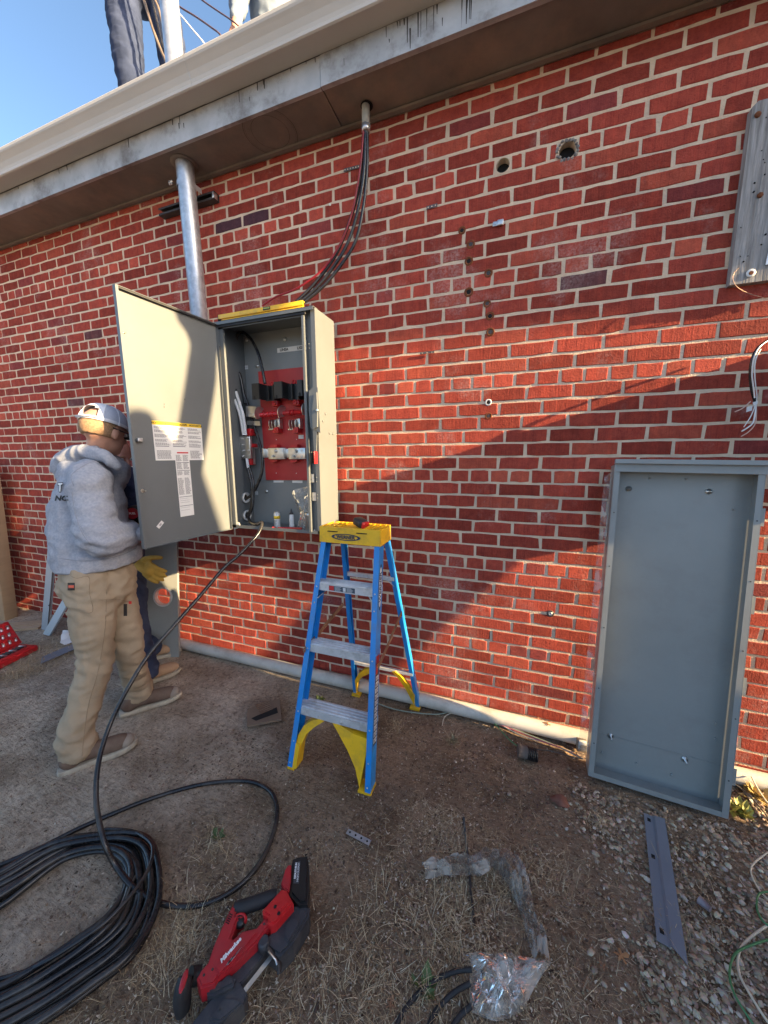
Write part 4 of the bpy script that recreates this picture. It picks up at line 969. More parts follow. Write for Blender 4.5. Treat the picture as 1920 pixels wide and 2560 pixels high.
b_.box((3.350,-.694,.0),(3.412,-.628,.012)); obj('foot_brace', b_, M_yel, lad)
# rear braces, rear bar
def ry(z): return -.098-.202*(z-.012)/(H-.012)
b_ = foot_brace([(3.078,.115),(3.11,.175),(3.15,.215),(3.20,.235)],[(3.078,.005),(3.095,.10),(3.13,.155),(3.215,.215)],lambda z: ry(z)-.004, lambda z: ry(z)+.024,0)
b_.box((3.052,-.115,0),(3.104,-.060,.013)); obj('foot_brace', b_, M_yel, lad)
b_ = foot_brace([(3.345,.245),(3.375,.225),(3.42,.165),(3.455,.095)],[(3.325,.240),(3.36,.205),(3.405,.13),(3.448,.03)],lambda z: ry(z)-.002, lambda z: ry(z)+.020,0)
b_.box((3.424,-.110,0),(3.482,-.055,.013)); obj('foot_brace', b_, M_yel, lad)
for z_, th in ((.245,.012),(.845,.016)):
    t_ = (z_-.012)/(H-.012); b_ = MB(); b_.box((3.055+.037*t_+.004,ry(z_)+.006,z_-th),(3.478-.126*t_-.004,ry(z_)+.024,z_+.004)); obj('rear_bar', b_, M_alu, lad)
for k, z_ in enumerate((.30,.60)): pass
x_ = 3.478-.126*.79; b_ = MB(); b_.tube([(x_-.006,ry(.80),.80),(x_-.05,ry(.845)+.01,.84)],.006,4,flat=.4); obj('knee_brace', b_, M_galv, lad)
# spreaders
M_brown = mat('bronze_spreader',(.20,.10,.055),rough=.5,metal=.3,col2=(.27,.15,.09),vscale=20)
for (xa, ya, za, xb, yb, zb) in ((3.405,-.575,.545,3.415,-.235,.655),(3.02,-.575,.545,3.072,-.235,.655)):
    b_ = MB(); a, c = Vector((xa,ya,za)), Vector((xb,yb,zb)); M_ = frame(a, c-a, (0,0,1)); l = (c-a).length; b_.M = M_
    b_.box((0,-.002,-.011),(l*.55,.001,.011)); b_.box((l*.48,.0012,-.011),(l,.004,.011))
    for q in (.03,l*.35,l*.52,l*.70,l-.02): b_.cyl((q,-.004,0),(q,.005,0),.004,8)
    obj('spreader', b_, M_brown, lad)
# yellow top cap: hollow tray with ribs
tx0, tx1, ty0, ty1, tz0, tz1 = 3.048, 3.368, -.436, -.282, 1.058, 1.135
b_ = MB(); th = .004
b_.prism([(tx0,ty0,tz0),(tx1,ty0,tz0),(tx1-.003,ty0+.003,tz1),(tx0+.003,ty0+.003,tz1)],(0,th,0)); b_.prism([(tx0+.01,ty1,tz0),(tx1,ty1,tz0),(tx1-.003,ty1-.003,tz1),(tx0+.013,ty1-.003,tz1)],(0,-th,0))
b_.box((tx0,ty0+th+.0005,tz0),(tx0+th,ty1-th,tz1-.001)); b_.box((tx1-th,ty0+th+.0005,tz0),(tx1,ty1-th-.0005,tz1-.001))
b_.box((tx0+th,ty0+th+.001,tz1-.012),(tx1-th,ty1-th-.001,tz1-.008))
for x in (tx0+.03,tx0+.055,tx0+.08,tx1-.09,tx1-.06,tx1-.03): b_.box((x,ty0+.03,tz1-.0078),(x+.012,ty1-.01,tz1+.001))
b_.box((tx0+.10,ty1-.03,tz1-.0078),(tx1-.10,ty1-.005,tz1+.0005))
cap = obj('top_cap', b_, M_yel, lad, fix=True)
b_ = MB()
for xa, xb in ((3.095,3.148),(3.248,3.300)): b_.box((xa,ty0-.0012,1.112),(xb,ty0+.004,1.116))
obj('cap_slot', b_, M_dark, cap)
def oval(b, cx, cz, rx, rz, y, inner=None, n=40, M_=None):
    P = [(cx+rx*math.cos(2*math.pi*k/n), y, cz+rz*math.sin(2*math.pi*k/n)) for k in range(n)]
    if inner:
        Q = [(cx+inner[0]*math.cos(2*math.pi*k/n), y, cz+inner[1]*math.sin(2*math.pi*k/n)) for k in range(n)]
        for k in range(n): b.quad(P[k],P[(k+1)%n],Q[(k+1)%n],Q[k])
    else: b.poly(P)
M_logo = mat('logo_navy',(.012,.03,.07),rough=.5)
b_ = MB(); oval(b_,3.192,1.090,.076,.0165,ty0-.0010,(.062,.0125)); b_.v = b_.v; obj('logo_ring', b_, M_logo, cap)
Mt = Matrix(((1,0,0,3.192),(0,0,-1,ty0-.0018),(0,1,0,1.0895),(0,0,0,1)))
text('logo_lettering', 'WERNER', .0235, Mt, M_logo, cap, bold=.0006, sx=1.02)
# maker oval on the right rail web
b_ = MB(); b_.M = Mfr; zc_ = (.925-.012)/.972*1.0
for (sc_, m_, off, nm) in ((1.0,M_logo,.0006,'logo_oval'),(.86,M_yel,.0010,'logo_field')):
    b_ = MB(); b_.M = Mfr
    pts = [(off, .031+.021*sc_*math.cos(2*math.pi*k/36), .890+.108*sc_*math.sin(2*math.pi*k/36)) for k in range(36)]; b_.poly(pts)
    obj(nm, b_, m_ if m_ is M_logo else M_tape, lad)
Ml = Mfr @ Matrix(((0,0,1,.0014),(0,-1,0,.031),(1,0,0,.890),(0,0,0,1)))
Ml = Mfr @ Matrix(((0,0,1,.0014),(0,1,0,0),(1,0,0,0),(0,0,0,1)))
A_ = Matrix(((0,0,1,.0014),(0,-1,0,.031),(1,0,0,.890),(0,0,0,1)))
# text x runs up the rail, text y towards the wall side
A_ = Matrix(((0,0,1,.0014),(-1,0,0,.0),(0,1,0,0),(0,0,0,1)))
A_ = Matrix.Identity(4)
A_[0][0],A_[1][0],A_[2][0] = 0,0,1      # text x -> local z (up the rail)
A_[0][1],A_[1][1],A_[2][1] = 0,-1,0     # text y -> local -y (towards the viewer's left)
A_[0][2],A_[1][2],A_[2][2] = 1,0,0
A_[0][3],A_[1][3],A_[2][3] = .0014,.031,.890
text('logo_lettering', 'WERNER', .033, Mfr @ A_, M_logo, lad, bold=.0008, sx=1.05)
# warning pictogram strip on the right rail
b_ = MB(); b_.M = Mfr; b_.box((.0003,.012,.190),(.0010,.052,.545)); st_ = obj('warning_label', b_, M_black, lad)
b_ = MB(); b_.M = Mfr; b_.box((.0011,.013,.545),(.0014,.051,.580)); b_.box((.0011,.013,.500),(.0014,.030,.542)); obj('warning_header', b_, M_lab_r, st_)
b_ = MB(); b_.M = Mfr; b_.box((.0011,.031,.525),(.0014,.050,.542)); obj('warning_patch', b_, M_label_y, st_)
b_ = MB(); b_.M = Mfr
for r in range(11):
    for c_ in range(2): b_.box((.0011,.0145+c_*.019,.200+r*.027),(.0014,.0295+c_*.019,.220+r*.027))
obj('pictogram', b_, M_tape, st_)
b_ = MB(); b_.M = Mfr
for r in range(11):
    for c_ in range(2):
        x = .018+c_*.019+random.uniform(0,.004); z = .203+r*.027
        b_.box((.0015,x,z),(.0017,x+.0025,z+.013)); b_.box((.0015,x+.003,z+.004),(.0017,x+.008,z+.0065))
obj('pictogram_figure', b_, M_black, st_)

# tape measure on the ladder top
p = Vector((3.235,-.352,tz1-.006)); tm = thing('tape_measure', 'black and red tape measure lying on the yellow ladder top', 'tape measure', p)
M_ = Matrix.Translation(p) @ Matrix.Rotation(math.radians(-28),4,'Z') @ Matrix.Rotation(math.radians(14),4,'Y')
b_ = MB(); b_.M = M_; b_.box((-.036,-.030,0.002),(.030,.020,.042),.011); obj('case', b_, M_rubber, tm)
b_ = MB(); b_.M = M_; b_.box((.028,-.024,.004),(.040,.016,.038),.004); obj('case_edge', b_, M_redpl, tm)
b_ = MB(); b_.M = M_; b_.box((-.020,-.0315,.012),(.018,-.0298,.034),.002); obj('case_panel', b_, M_iron, tm)

# ================================================================ leaning open steel tray
TB = Vector((4.322,-.268,.010)); TBr = Vector((4.822,-.298,.004)); TT = Vector((4.377,-.108,1.43))
xd = (TBr-TB); zd = (TT-TB)
Mt_ = frame(TB, xd, zd); Wt = xd.length; Ht = zd.length; Dt = .082
tray = thing('steel_tray', 'large open grey steel cabinet tray leaning upright against the wall', 'steel tray', (4.57,-.2,0))
def tb(): b = MB(); b.M = Mt_; return b
b_ = tb(); b_.box((0,Dt-.002,0),(Wt,Dt,Ht)); obj('tray_floor', b_, M_tray, tray)
fl_ = .022
b_ = tb(); b_.box((0,0,.002),(.002,Dt-.0025,Ht-.002)); b_.box((.0025,0,.002),(fl_,.002,Ht-.03)); b_.box((fl_-.002,.0022,.02),(fl_,.012,Ht-.03)); obj('tray_side', b_, M_tray, tray)
b_ = tb(); b_.box((Wt-.002,0,.002),(Wt,Dt-.0025,Ht-.002)); b_.box((Wt-fl_,0,.002),(Wt-.0025,.002,Ht-.03)); obj('tray_side', b_, M_tray, tray)
b_ = tb(); b_.box((.0025,.0,-.0),(Wt-.0025,Dt-.0025,.0018)); b_.box((fl_+.001,-.0005,.002),(Wt-fl_-.001,.0015,.022)); obj('tray_end', b_, M_tray, tray)
b_ = tb(); b_.box((-.001,-.004,Ht-.0018),(Wt+.001,Dt,Ht)); b_.box((-.001,-.006,Ht-.03),(Wt+.001,-.004,Ht)); b_.box((-.002,-.024,Ht+.004),(Wt+.002,-.006,Ht+.006)); b_.box((-.002,-.006,Ht+.0005),(Wt+.002,-.004,Ht+.022)); b_.box((-.002,-.026,Ht+.004),(Wt+.002,-.024,Ht+.022)); obj('tray_end', b_, M_tray, tray)
b_ = tb(); b_.box((.01,Dt-.004,.17),(Wt-.01,Dt-.0025,.172)); obj('floor_fold', b_, M_tray, tray)
for u, v in ((.075,Ht-.10),(.36,Ht-.10),(.09,.17),(.37,.155)):
    b_ = tb(); b_.lathe([(.012,0),(.012,.004),(.004,.004),(.004,.03),(.0,.031)], (u,Dt-.002,v), (0,-1,0), 10); obj('stud', b_, M_zinc, tray)
for u, v in ((Wt-.055,Ht-.17),(.06,.08),(.20,.075),(.33,.07),(Wt-.035,.28),(Wt-.04,.35),(.15,Ht-.05),(.28,Ht-.05)):
    b_ = tb(); b_.lathe([(.005,0),(.004,.006),(.001,.007)], (u,Dt-.002,v), (0,-1,0), 8); obj('bolt_tip', b_, M_tray, tray)
for v in (.16,.42,.70,.98,1.22):
    for u in (.012, Wt-.012): b_ = tb(); b_.lathe([(.0028,0),(.0028,.001)], (u,0,v), (0,-1,0), 8); obj('screw_hole', b_, M_iron, tray)
for v in (.52,.85,.14,1.2):
    b_ = tb(); b_.box((Wt+.0005,.01,v),(Wt+.014,.012,v+.07)); b_.box((Wt+.0005,.012,v+.02),(Wt+.010,.03,v+.05)); obj('hinge_leaf', b_, M_tray, tray)
b_ = tb(); b_.quad((-.045,.03,.06),(-.004,.02,.05),(-.004,.02,Ht-.03),(-.03,.04,Ht-.05)); o = obj('protective_film', b_, M_film, tray)

# pvc conduit along the foot of the wall
M_pvc = mat('pvc_pipe', (.50,.47,.41), rough=.5, col2=(.58,.55,.49), vscale=5, dirt=(.25,.21,.16), dirt_amt=.45, dscale=7)
b_ = MB(); b_.tube(cr([(1.55,-.048,.040),(2.2,-.047,.038),(2.9,-.05,.036),(3.6,-.054,.040),(4.3,-.058,.034),(5.2,-.062,.026),(7.0,-.07,.02)],8),.0375,18); tag(obj('pvc_conduit', b_, M_pvc, loc=(3.4,-.05,0)), 'long cream plastic pipe lying on the soil along the foot of the wall', 'pipe')

# steel cover plate leaning at left, with a round knockout
p0, p1, p2, p3 = Vector((1.372,-.235,0)), Vector((1.655,-.150,0)), Vector((1.74,-.03,.86)), Vector((1.44,-.10,.86))
xd = p1-p0; zd = ((p3+p2)/2-(p0+p1)/2); Mp = frame(p0, xd, zd); Wp, Hp = xd.length, zd.length
pl = thing('cover_plate', 'grey steel cover plate with a round opening leaning low on the wall', 'steel plate', p0)
bm = bmesh.new()
hc = (Wp*.62,Hp*.52); hr = .062
outer = [bm.verts.new(p) for p in ((0,0,0),(Wp,0,0),(Wp,0,Hp),(0,0,Hp))]; ed = [bm.edges.new((outer[i],outer[(i+1)%4])) for i in range(4)]
inn = [bm.verts.new((hc[0]+hr*math.cos(a*math.pi/14),0,hc[1]+hr*math.sin(a*math.pi/14))) for a in range(28)]; ed += [bm.edges.new((inn[i],inn[(i+1)%28])) for i in range(28)]
g = bmesh.ops.triangle_fill(bm, edges=ed, use_beauty=True)
ex = bmesh.ops.extrude_face_region(bm, geom=list(bm.faces)); bmesh.ops.translate(bm, verts=[v for v in ex['geom'] if isinstance(v, bmesh.types.BMVert)], vec=(0,.0025,0)); bmesh.ops.recalc_face_normals(bm, faces=bm.faces)
b_ = MB(); b_.M = Mp; b_.bm(bm); b_.box((Wp-.002,.003,0),(Wp,.022,Hp)); b_.box((0,.003,0),(.002,.022,Hp)); obj('plate', b_, M_tray, pl)
b_ = MB(); b_.M = Mp; n_ = 28
for k in range(n_):
    a0, a1 = 2*math.pi*k/n_, 2*math.pi*(k+1)/n_
    A = [(hc[0]+r*math.cos(a),y,hc[1]+r*math.sin(a)) for r,y,a in ((hr,-.004,a0),(hr,-.004,a1),(hr+.012,-.004,a1),(hr+.012,-.004,a0))]; b_.quad(*A)
    A = [(hc[0]+r*math.cos(a),y,hc[1]+r*math.sin(a)) for r,y,a in ((hr-.001,-.004,a0),(hr-.001,-.004,a1),(hr-.001,.03,a1),(hr-.001,.03,a0))]; b_.quad(*A)
    A = [(hc[0]+r*math.cos(a),y,hc[1]+r*math.sin(a)) for r,y,a in ((hr+.012,-.004,a0),(hr+.012,-.004,a1),(hr+.012,-.0005,a1),(hr+.012,-.0005,a0))]; b_.quad(*A)
obj('opening_rim', b_, M_alu, pl)
# steel strip with three slots on the ground
A0, A1 = Vector((4.505,-.386,.008)), Vector((4.408,-.838,.010)); Bx = Vector((4.573,-.380,.008))
xd = (A1-A0); Ms = frame(A0, xd, (0,0,1)); Ls = xd.length
b_ = MB(); b_.M = Ms
# local y points to +X side?
sy = 1 if (Ms.to_3x3() @ Vector((0,1,0))).x > 0 else -1
b_.box((0,0,0),(Ls,sy*.030,.002)); b_.prism([(0,sy*.030,0),(0,sy*.030,.002),(0,sy*.036,.010),(0,sy*.0375,.008)],(Ls,0,0)); b_.prism([(0,sy*.036,.008),(Ls,sy*.036,.008),(Ls+.03,sy*.068,.012),(0,sy*.068,.012)],(0,0,.002))
strip = obj('steel_strip', b_, mat('blue_grey_paint',(.17,.19,.225),rough=.5,var=.07,bump=.1,bscale=300), loc=A0, fix=True); tag(strip, 'narrow folded grey steel strip with three slots lying on the gravel', 'steel strip')
for u in (.018, Ls*.38, Ls*.91):
    b_ = MB(); b_.M = Ms; b_.box((u,sy*.010,.0022),(u+.016,sy*.021,.0027)); obj('slot', b_, M_dark, strip)
# thin black rod on the ground
b_ = MB(); b_.tube([(3.806,-.655,.010),(3.84,-.80,.014),(3.882,-.99,.008)],.0042,8); tag(obj('black_rod', b_, M_iron, loc=(3.84,-.8,0)), 'thin straight black rod lying on the dry grass under the plastic', 'rod')

# ================================================================ black supply cable and coil
arc = [(655,1306,2.10),(645,1335,2.06),(600,1385,1.98),(560,1420,1.92),(500,1490,1.82),(430,1570,1.70),(370,1640,1.61),(320,1720,1.52),(280,1800,1.46),(255,1870,1.40),(243,1930,1.35),(240,1990,1.31),(245,2040,1.275),(262,2110,1.235)]
pts = [cab(405,1985,-.17), cab(420,2025,-.20), cab(470,2050,-.24)]+[onD(x,y,D) for x,y,D in arc]
gl = [(290,2165,.075),(330,2215,.045),(380,2250,.022),(440,2265,.014),(500,2262,.012),(560,2240,.010),(620,2195,.010),(665,2130,.010),(690,2060,.010),(691,2010,.010),(672,1975,.010),(630,1955,.012),(570,1953,.012),(500,1962,.012),(430,1980,.010),(360,2003,.010),(300,2027,.010),(200,2070,.010),(100,2120,.010),(0,2163,.010),(-140,2215,.012)]
for x, y, z in gl:
    q = onZ(x,y,z+gz(*onZ(x,y,0)[:2])); pts.append(q)
RC = .0088
b_ = MB(); b_.tube(cr(pts,7), RC, 12); tag(obj('supply_cable', b_, M_cable, loc=(2.9,-.9,0)), 'long black cable arcing from the cabinet to a wide loop on the ground', 'cable')
coil = thing('cable_coil', 'coil of heavy black cable lying flat on the dirt at lower left', 'cable coil', (2.72,-1.50,0))
rings_ = []
random.seed(11)
outer_px = [(240,2088),(320,2083),(372,2110),(396,2210),(385,2300),(335,2385),(250,2452),(140,2530),(0,2610),(-170,2660),(-330,2600),(-300,2400),(-150,2250),(0,2180),(110,2118),(170,2097)]
inner_px = [(245,2132),(290,2150),(312,2190),(300,2245),(262,2296),(200,2340),(110,2400),(0,2460),(-140,2510),(-270,2500),(-250,2390),(-140,2325),(0,2272),(80,2215),(140,2168),(190,2140)]
for k in range(13):
    f = [0,.5,.17,.8,.34,.66,.95,.1,.42,.58,.26,.74,.02][k]; lay = k//5
    pp = []
    ph = random.uniform(0,6)
    for i in range(16):
        x = outer_px[i][0]*(1-f)+inner_px[i][0]*f; y = outer_px[i][1]*(1-f)+inner_px[i][1]*f
        wob = math.sin(i*.7+ph)*.010
        q = onZ(x,y,.012+lay*.014+.004*math.sin(i*1.3+ph)); pp.append(q+Vector((wob,wob*.8,0)))
    b_ = MB(); b_.tube(cr(pp,6,True), .0098, 10, closed=True); obj('cable_turn', b_, M_cable, coil)
lead = [(395,2215,.05),(362,2160,.055),(372,2100,.055),(330,2078,.04),(270,2075,.03)]
b_ = MB(); b_.tube(cr([onZ(x,y,z) for x,y,z in [(262,2073,.03),(330,2078,.045),(375,2105,.055),(381,2140,.060),(365,2185,.064),(330,2235,.066),(270,2300,.062),(200,2350,.055),(120,2400,.04),(60,2430,.025),(-40,2458,.02)]],6), .0062, 10); obj('cable_tail', b_, M_cable, coil)
b_ = MB(); b_.tube(cr([onZ(x,y,z) for x,y,z in [(310,2260,.05),(325,2220,.05),(338,2190,.045)]],5), .003, 6); obj('tie_cord', b_, M_cable_dusty, coil)
for k, (pp, lb) in enumerate([([(1180,2424,.03),(1140,2428,.02),(1090,2450,.010),(1040,2490,.008),(1000,2545,.008),(970,2620,.008)],'upper black hose end running from the plastic sack to the bottom edge'),
     ([(1176,2458,.03),(1140,2478,.02),(1110,2505,.010),(1080,2545,.008),(1055,2620,.008)],'middle black hose running out of the plastic sack'),
     ([(1178,2515,.02),(1150,2540,.012),(1125,2580,.008),(1110,2640,.008)],'shortest black hose at the lower corner of the plastic sack')]):
    b_ = MB(); b_.tube(cr([onZ(x,y,z) for x,y,z in pp],6), .0062, 10); tag(obj('black_hose', b_, M_rubber, loc=onZ(pp[2][0],pp[2][1],0)), lb, 'hose')

# ================================================================ portable band saw
sawd = thing('band_saw', 'red and black cordless band saw lying on its side in the foreground', 'band saw', (3.28,-1.25,0))
kz = lambda x, y: (400+x/4.1475, 2100+y/4.1475)
M_sawred = mat('saw_red', (.42,.016,.024), rough=.42, var=.1, vscale=9, bump=.05, bscale=200, dirt=(.16,.05,.05), dirt_amt=.35, dscale=20)
M_sawdk = mat('saw_grey', (.032,.035,.042), rough=.5, col2=(.055,.058,.066), vscale=10, dirt=(.12,.11,.10), dirt_amt=.5, dscale=18, bump=.1, bscale=160)
def slab(name, px, zt, th, m_, par=sawd, bev=.003, label=None):
    """plan outline seen at height zt, given thickness below it, edges bevelled"""
    pts = [onZ(*kz(x,y), zt) for x,y in px]
    area = sum(pts[i].x*pts[(i+1)%len(pts)].y-pts[(i+1)%len(pts)].x*pts[i].y for i in range(len(pts)))
    if area < 0: pts = pts[::-1]
    bm = bmesh.new(); vs_ = [bm.verts.new(p) for p in pts]; f = bm.faces.new(vs_)
    ex = bmesh.ops.extrude_face_region(bm, geom=[f]); nv = [v for v in ex['geom'] if isinstance(v, bmesh.types.BMVert)]
    bmesh.ops.translate(bm, verts=nv, vec=(0,0,-th)); bmesh.ops.recalc_face_normals(bm, faces=bm.faces)
    top = [e for e in bm.edges if all(abs(v.co.z-zt)<1e-6 for v in e.verts)]
    if bev: bmesh.ops.bevel(bm, geom=top, offset=bev, segments=2, affect='EDGES')
    b = MB(); b.bm(bm); return obj(name, b, m_, par)
slab('deck_guard', [(320,1908),(560,1610),(800,1430),(905,1590),(870,1700),(640,1900),(560,2100),(250,2100)], .060, .055, M_sawdk)
slab('guard_rib', [(510,1850),(660,1630),(800,1640),(860,1680),(620,1880)], .068, .02, M_sawdk)
slab('frame_bar', [(660,1400),(960,1040),(1130,1100),(1000,1290),(850,1480),(770,1520)], .058, .04, M_sawdk)
slab('wheel_guard', [(1130,980),(1330,700),(1480,640),(1555,700),(1540,790),(1380,1060),(1240,1200),(1110,1110),(1060,1040)], .072, .066, M_sawdk, bev=.006)
slab('guard_rib', [(1290,870),(1370,790),(1440,830),(1440,890),(1330,1060),(1290,1010)], .078, .02, M_sawdk, bev=.003)
slab('motor_housing', [(470,1500),(640,1430),(700,1370),(780,1420),(760,1500),(560,1600),(490,1600)], .075, .05, M_sawdk, bev=.006)
slab('red_body', [(380,1430),(430,1340),(500,1260),(560,1080),(640,900),(720,730),(760,660),(795,670),(785,780),(860,780),(800,830),(740,1010),(755,1025),(850,940),(1000,905),(1090,800),(1130,830),(1130,890),(1000,1060),(780,1270),(600,1420),(560,1490),(420,1530)], .092, .05, M_sawred, bev=.005)
slab('body_panel', [(570,1330),(620,1230),(740,1070),(850,960),(960,930),(1010,960),(900,1090),(760,1250),(610,1400)], .0965, .012, M_sawred, bev=.003)
slab('tool_rest', [(1060,720),(1260,500),(1310,510),(1385,650),(1200,860),(1150,880),(1110,850),(1120,790),(1070,760)], .105, .05, M_redpl, bev=.006)
slab('rest_panel', [(1200,690),(1290,590),(1340,640),(1230,750)], .1085, .006, M_redpl, bev=.002)
slab('red_spine', [(1255,450),(1300,300),(1330,255),(1362,255),(1355,430),(1335,530),(1290,505)], .095, .04, M_sawred)
slab('battery', [(1375,185),(1420,165),(1525,150),(1545,260),(1540,560),(1530,650),(1440,660),(1335,545),(1360,420),(1360,260)], .090, .085, M_black, bev=.008)
slab('battery_label', [(1395,235),(1455,215),(1440,450),(1383,445)], .0915, .003, mat('battery_print_panel',(.06,.06,.065),rough=.4), bev=.0005)
# handle, trigger, front handle
b_ = MB(); b_.tube(cr([onZ(*kz(x,y),z) for x,y,z in ((775,720,.075),(880,690,.078),(1000,650,.078),(1140,600,.078),(1200,590,.075))],5), [.017]*3+[.019]*18 if False else .019, 12); obj('rear_handle', b_, M_rubber, sawd)
b_ = MB(); b_.tube(cr([onZ(*kz(x,y),.080) for x,y in ((785,800),(820,775),(870,780),(888,820),(880,860))],4), .005, 8); obj('trigger_guard', b_, M_redpl, sawd)
b_ = MB(); b_.blob(onZ(*kz(825,850),.075), .016, 2, 0, sc=(1.3,1,.8)); obj('trigger', b_, M_black, sawd)
for q in ((1195,690),(1232,760)): b_ = MB(); b_.blob(onZ(*kz(*q),.107), .005, 2, sc=(1,1,.3)); obj('screw', b_, M_dark, sawd)
b_ = MB(); b_.tube(cr([onZ(*kz(x,y),z) for x,y,z in ((420,1400,.06),(360,1410,.065),(310,1420,.072))],4), .020, 12); obj('handle_neck', b_, M_black, sawd)
b_ = MB(); b_.tube(cr([onZ(*kz(x,y),z) for x,y,z in ((265,1410,.095),(245,1500,.085),(232,1600,.06),(235,1700,.04),(242,1770,.025))],5), [.017+.004*math.sin(k*math.pi/20) for k in range(21)], 14, flat=1.15); obj('front_handle', b_, M_rubber, sawd)
hb = onZ(*kz(245,1460),.113); b_ = MB(); b_.M = Matrix.Translation(hb) @ Matrix.Rotation(math.radians(-62),4,'Z'); b_.blob((0,0,0),1,2,sc=(.024,.008,.002)); obj('handle_inlay', b_, M_sawred, sawd)
for k in range(5): b_ = MB(); a = onZ(*kz(700+k*9,860-k*22),.0925); b_.box(a-Vector((.006,.0012,0)), a+Vector((.006,.0012,.0006))); obj('vent_slot', b_, M_dark, sawd)
for q in ((455,1400),(545,1340),(1080,870),(700,700),(1340,1180),(620,1750),(1500,740)): b_ = MB(); b_.lathe([(.0032,0),(.0026,.0015)], onZ(*kz(*q),.0925 if q[1]<1100 or q[0]<560 else .072), (0,0,1), 8); obj('screw', b_, M_iron, sawd)
# blade, shoe, knob
b_ = MB(); a, c = onZ(*kz(890,1545),.045), onZ(*kz(1150,1215),.050); M_ = frame(a, c-a, (0,0,1)); b_.M = M_; b_.box((-.01,-.006,-.0006),((c-a).length+.01,.006,.0006)); obj('blade', b_, M_tin, sawd)
b_ = MB(); b_.tube([onZ(*kz(x,y),z) for x,y,z in ((1120,1110,.07),(1180,1190,.065),(1240,1300,.05),(1235,1380,.03))], .007, 4, flat=.4); obj('blade_shoe', b_, M_iron, sawd)
b_ = MB(); b_.tube([onZ(*kz(x,y),z) for x,y,z in ((1125,1150,.076),(1200,1240,.07),(1215,1290,.06))], .003, 4, flat=.4); obj('shoe_edge', b_, M_zinc, sawd)
b_ = MB(); b_.lathe([(.016,-.02),(.016,.004),(.012,.008)], onZ(*kz(1075,1060),.078), (0,0,1), 16); b_.box(onZ(*kz(985,1010),.085), onZ(*kz(1090,1090),.06)); obj('blade_guide', b_, M_sawdk, sawd)
def flat_text(name, s, pa, pb, zt, size, m_, shear=0, bold=0.0, up=1):
    a, c = onZ(*kz(*pa), zt), onZ(*kz(*pb), zt); X = (c-a).normalized(); Zn = Vector((0,0,1)); Yv = Zn.cross(X)*up
    o3 = (a+c)/2; M_ = Matrix.Identity(4)
    for i in range(3): M_[i][0]=X[i]; M_[i][1]=Yv[i]; M_[i][2]=Zn[i]; M_[i][3]=o3[i]
    o = text(name, s, size, M_, m_, sawd, shear=shear, bold=bold)
    return o
M_wht = mat('white_print',(.85,.85,.84),rough=.5)
L_ = (onZ(*kz(625,1270),.0975)-onZ(*kz(835,1020),.0975)).length
flat_text('logo_lettering', 'Milwaukee', (628,1265), (835,1020), .0976, L_/4.35, M_wht, shear=.25, bold=.0006)
flat_text('logo_lettering', 'FUEL', (815,1155), (930,1040), .0930, L_/8, M_wht, shear=.2, bold=.0002)
b_ = MB(); z_ = .0978; b_.poly([onZ(*kz(x,y),z_) for x,y in ((672,1318),(745,1215),(735,1260),(852,1105),(700,1300),(708,1262))]); obj('logo_bolt', b_, M_wht, sawd)
flat_text('battery_lettering', 'REDLITHIUM', (1398,400), (1415,235), .0918, .0085, M_wht, bold=.0002)
flat_text('battery_lettering', 'HIGH OUTPUT', (1425,430), (1442,235), .0918, .0085, M_tape, bold=.0001)

# ================================================================ plastic film sack on the ground
gx = lambda x, y: (1040+x/2.644, 2090+y/2.644)
def film_sheet(outline, h, m_, seed, nlev=7):
    """crumpled sheet: fan of concentric rings with folded height"""
    o = [onZ(*gx(x,y),.012) for x,y in outline]; o = cr(o, 5, True); c = sum(o, Vector())/len(o); b = MB(); prev = None
    for r in range(nlev+1):
        f = 1-r/nlev; ring = []
        for p in o:
            q = c+(p-c)*f; s = Vector((seed,seed,0))
            zz = .008+h*(abs(mnoise.noise(q*16+s))*1.6+abs(mnoise.noise(q*38+s))*.7)*min(1,(1-f)*3+.25)
            ring.append(b.pt((q.x,q.y,zz+gz(q.x,q.y))))
        if prev:
            for i in range(len(o)): j = (i+1)%len(o); b.face([prev[i],prev[j],ring[j],ring[i]])
        prev = ring
    return b
sack = thing('plastic_film', 'crumpled clear plastic film lying on the dry grass, a sack with a long tail', 'plastic film', (3.95,-1.0,0))
b_ = film_sheet([(335,780),(520,785),(700,795),(850,820),(890,850),(860,900),(800,980),(740,1090),(710,1160),(540,1225),(400,1185),(365,1150),(355,1000),(362,850)], .035, M_film, 1); obj('film_sack', b_, M_film, sack)
b_ = film_sheet([(360,840),(560,850),(720,860),(820,880),(800,960),(735,1080),(700,1150),(540,1200),(420,1170),(375,1100)], .05, M_film, 5); obj('film_fold', b_, M_film, sack)
def film_ribbon(cl, widths, h, seed):
    b = MB(); cl = cr([Vector((*gx(x,y),0)) for x,y in cl], 6); n = len(cl); K = 9; prev = None
    for i, p in enumerate(cl):
        t = cl[min(i+1,n-1)]-cl[max(i-1,0)]; t.normalize(); nn = Vector((-t.y,t.x,0)); w_ = np.interp(i/(n-1), np.linspace(0,1,len(widths)), widths)/2.644
        row = []
        for k in range(K):
            u = (k/(K-1)-.5)*w_; q = onZ(p.x+nn.x*u, p.y+nn.y*u, .01); s = Vector((seed,0,0))
            row.append(b.pt((q.x,q.y,.008+gz(q.x,q.y)+h*(abs(mnoise.noise(q*22+s))+abs(math.sin(k*1.9+i*.25))*.35)*(.3 if k in (0,K-1) else 1))))
        if prev:
            for k in range(K-1): b.face([prev[k],prev[k+1],row[k+1],row[k]])
        prev = row
    return b
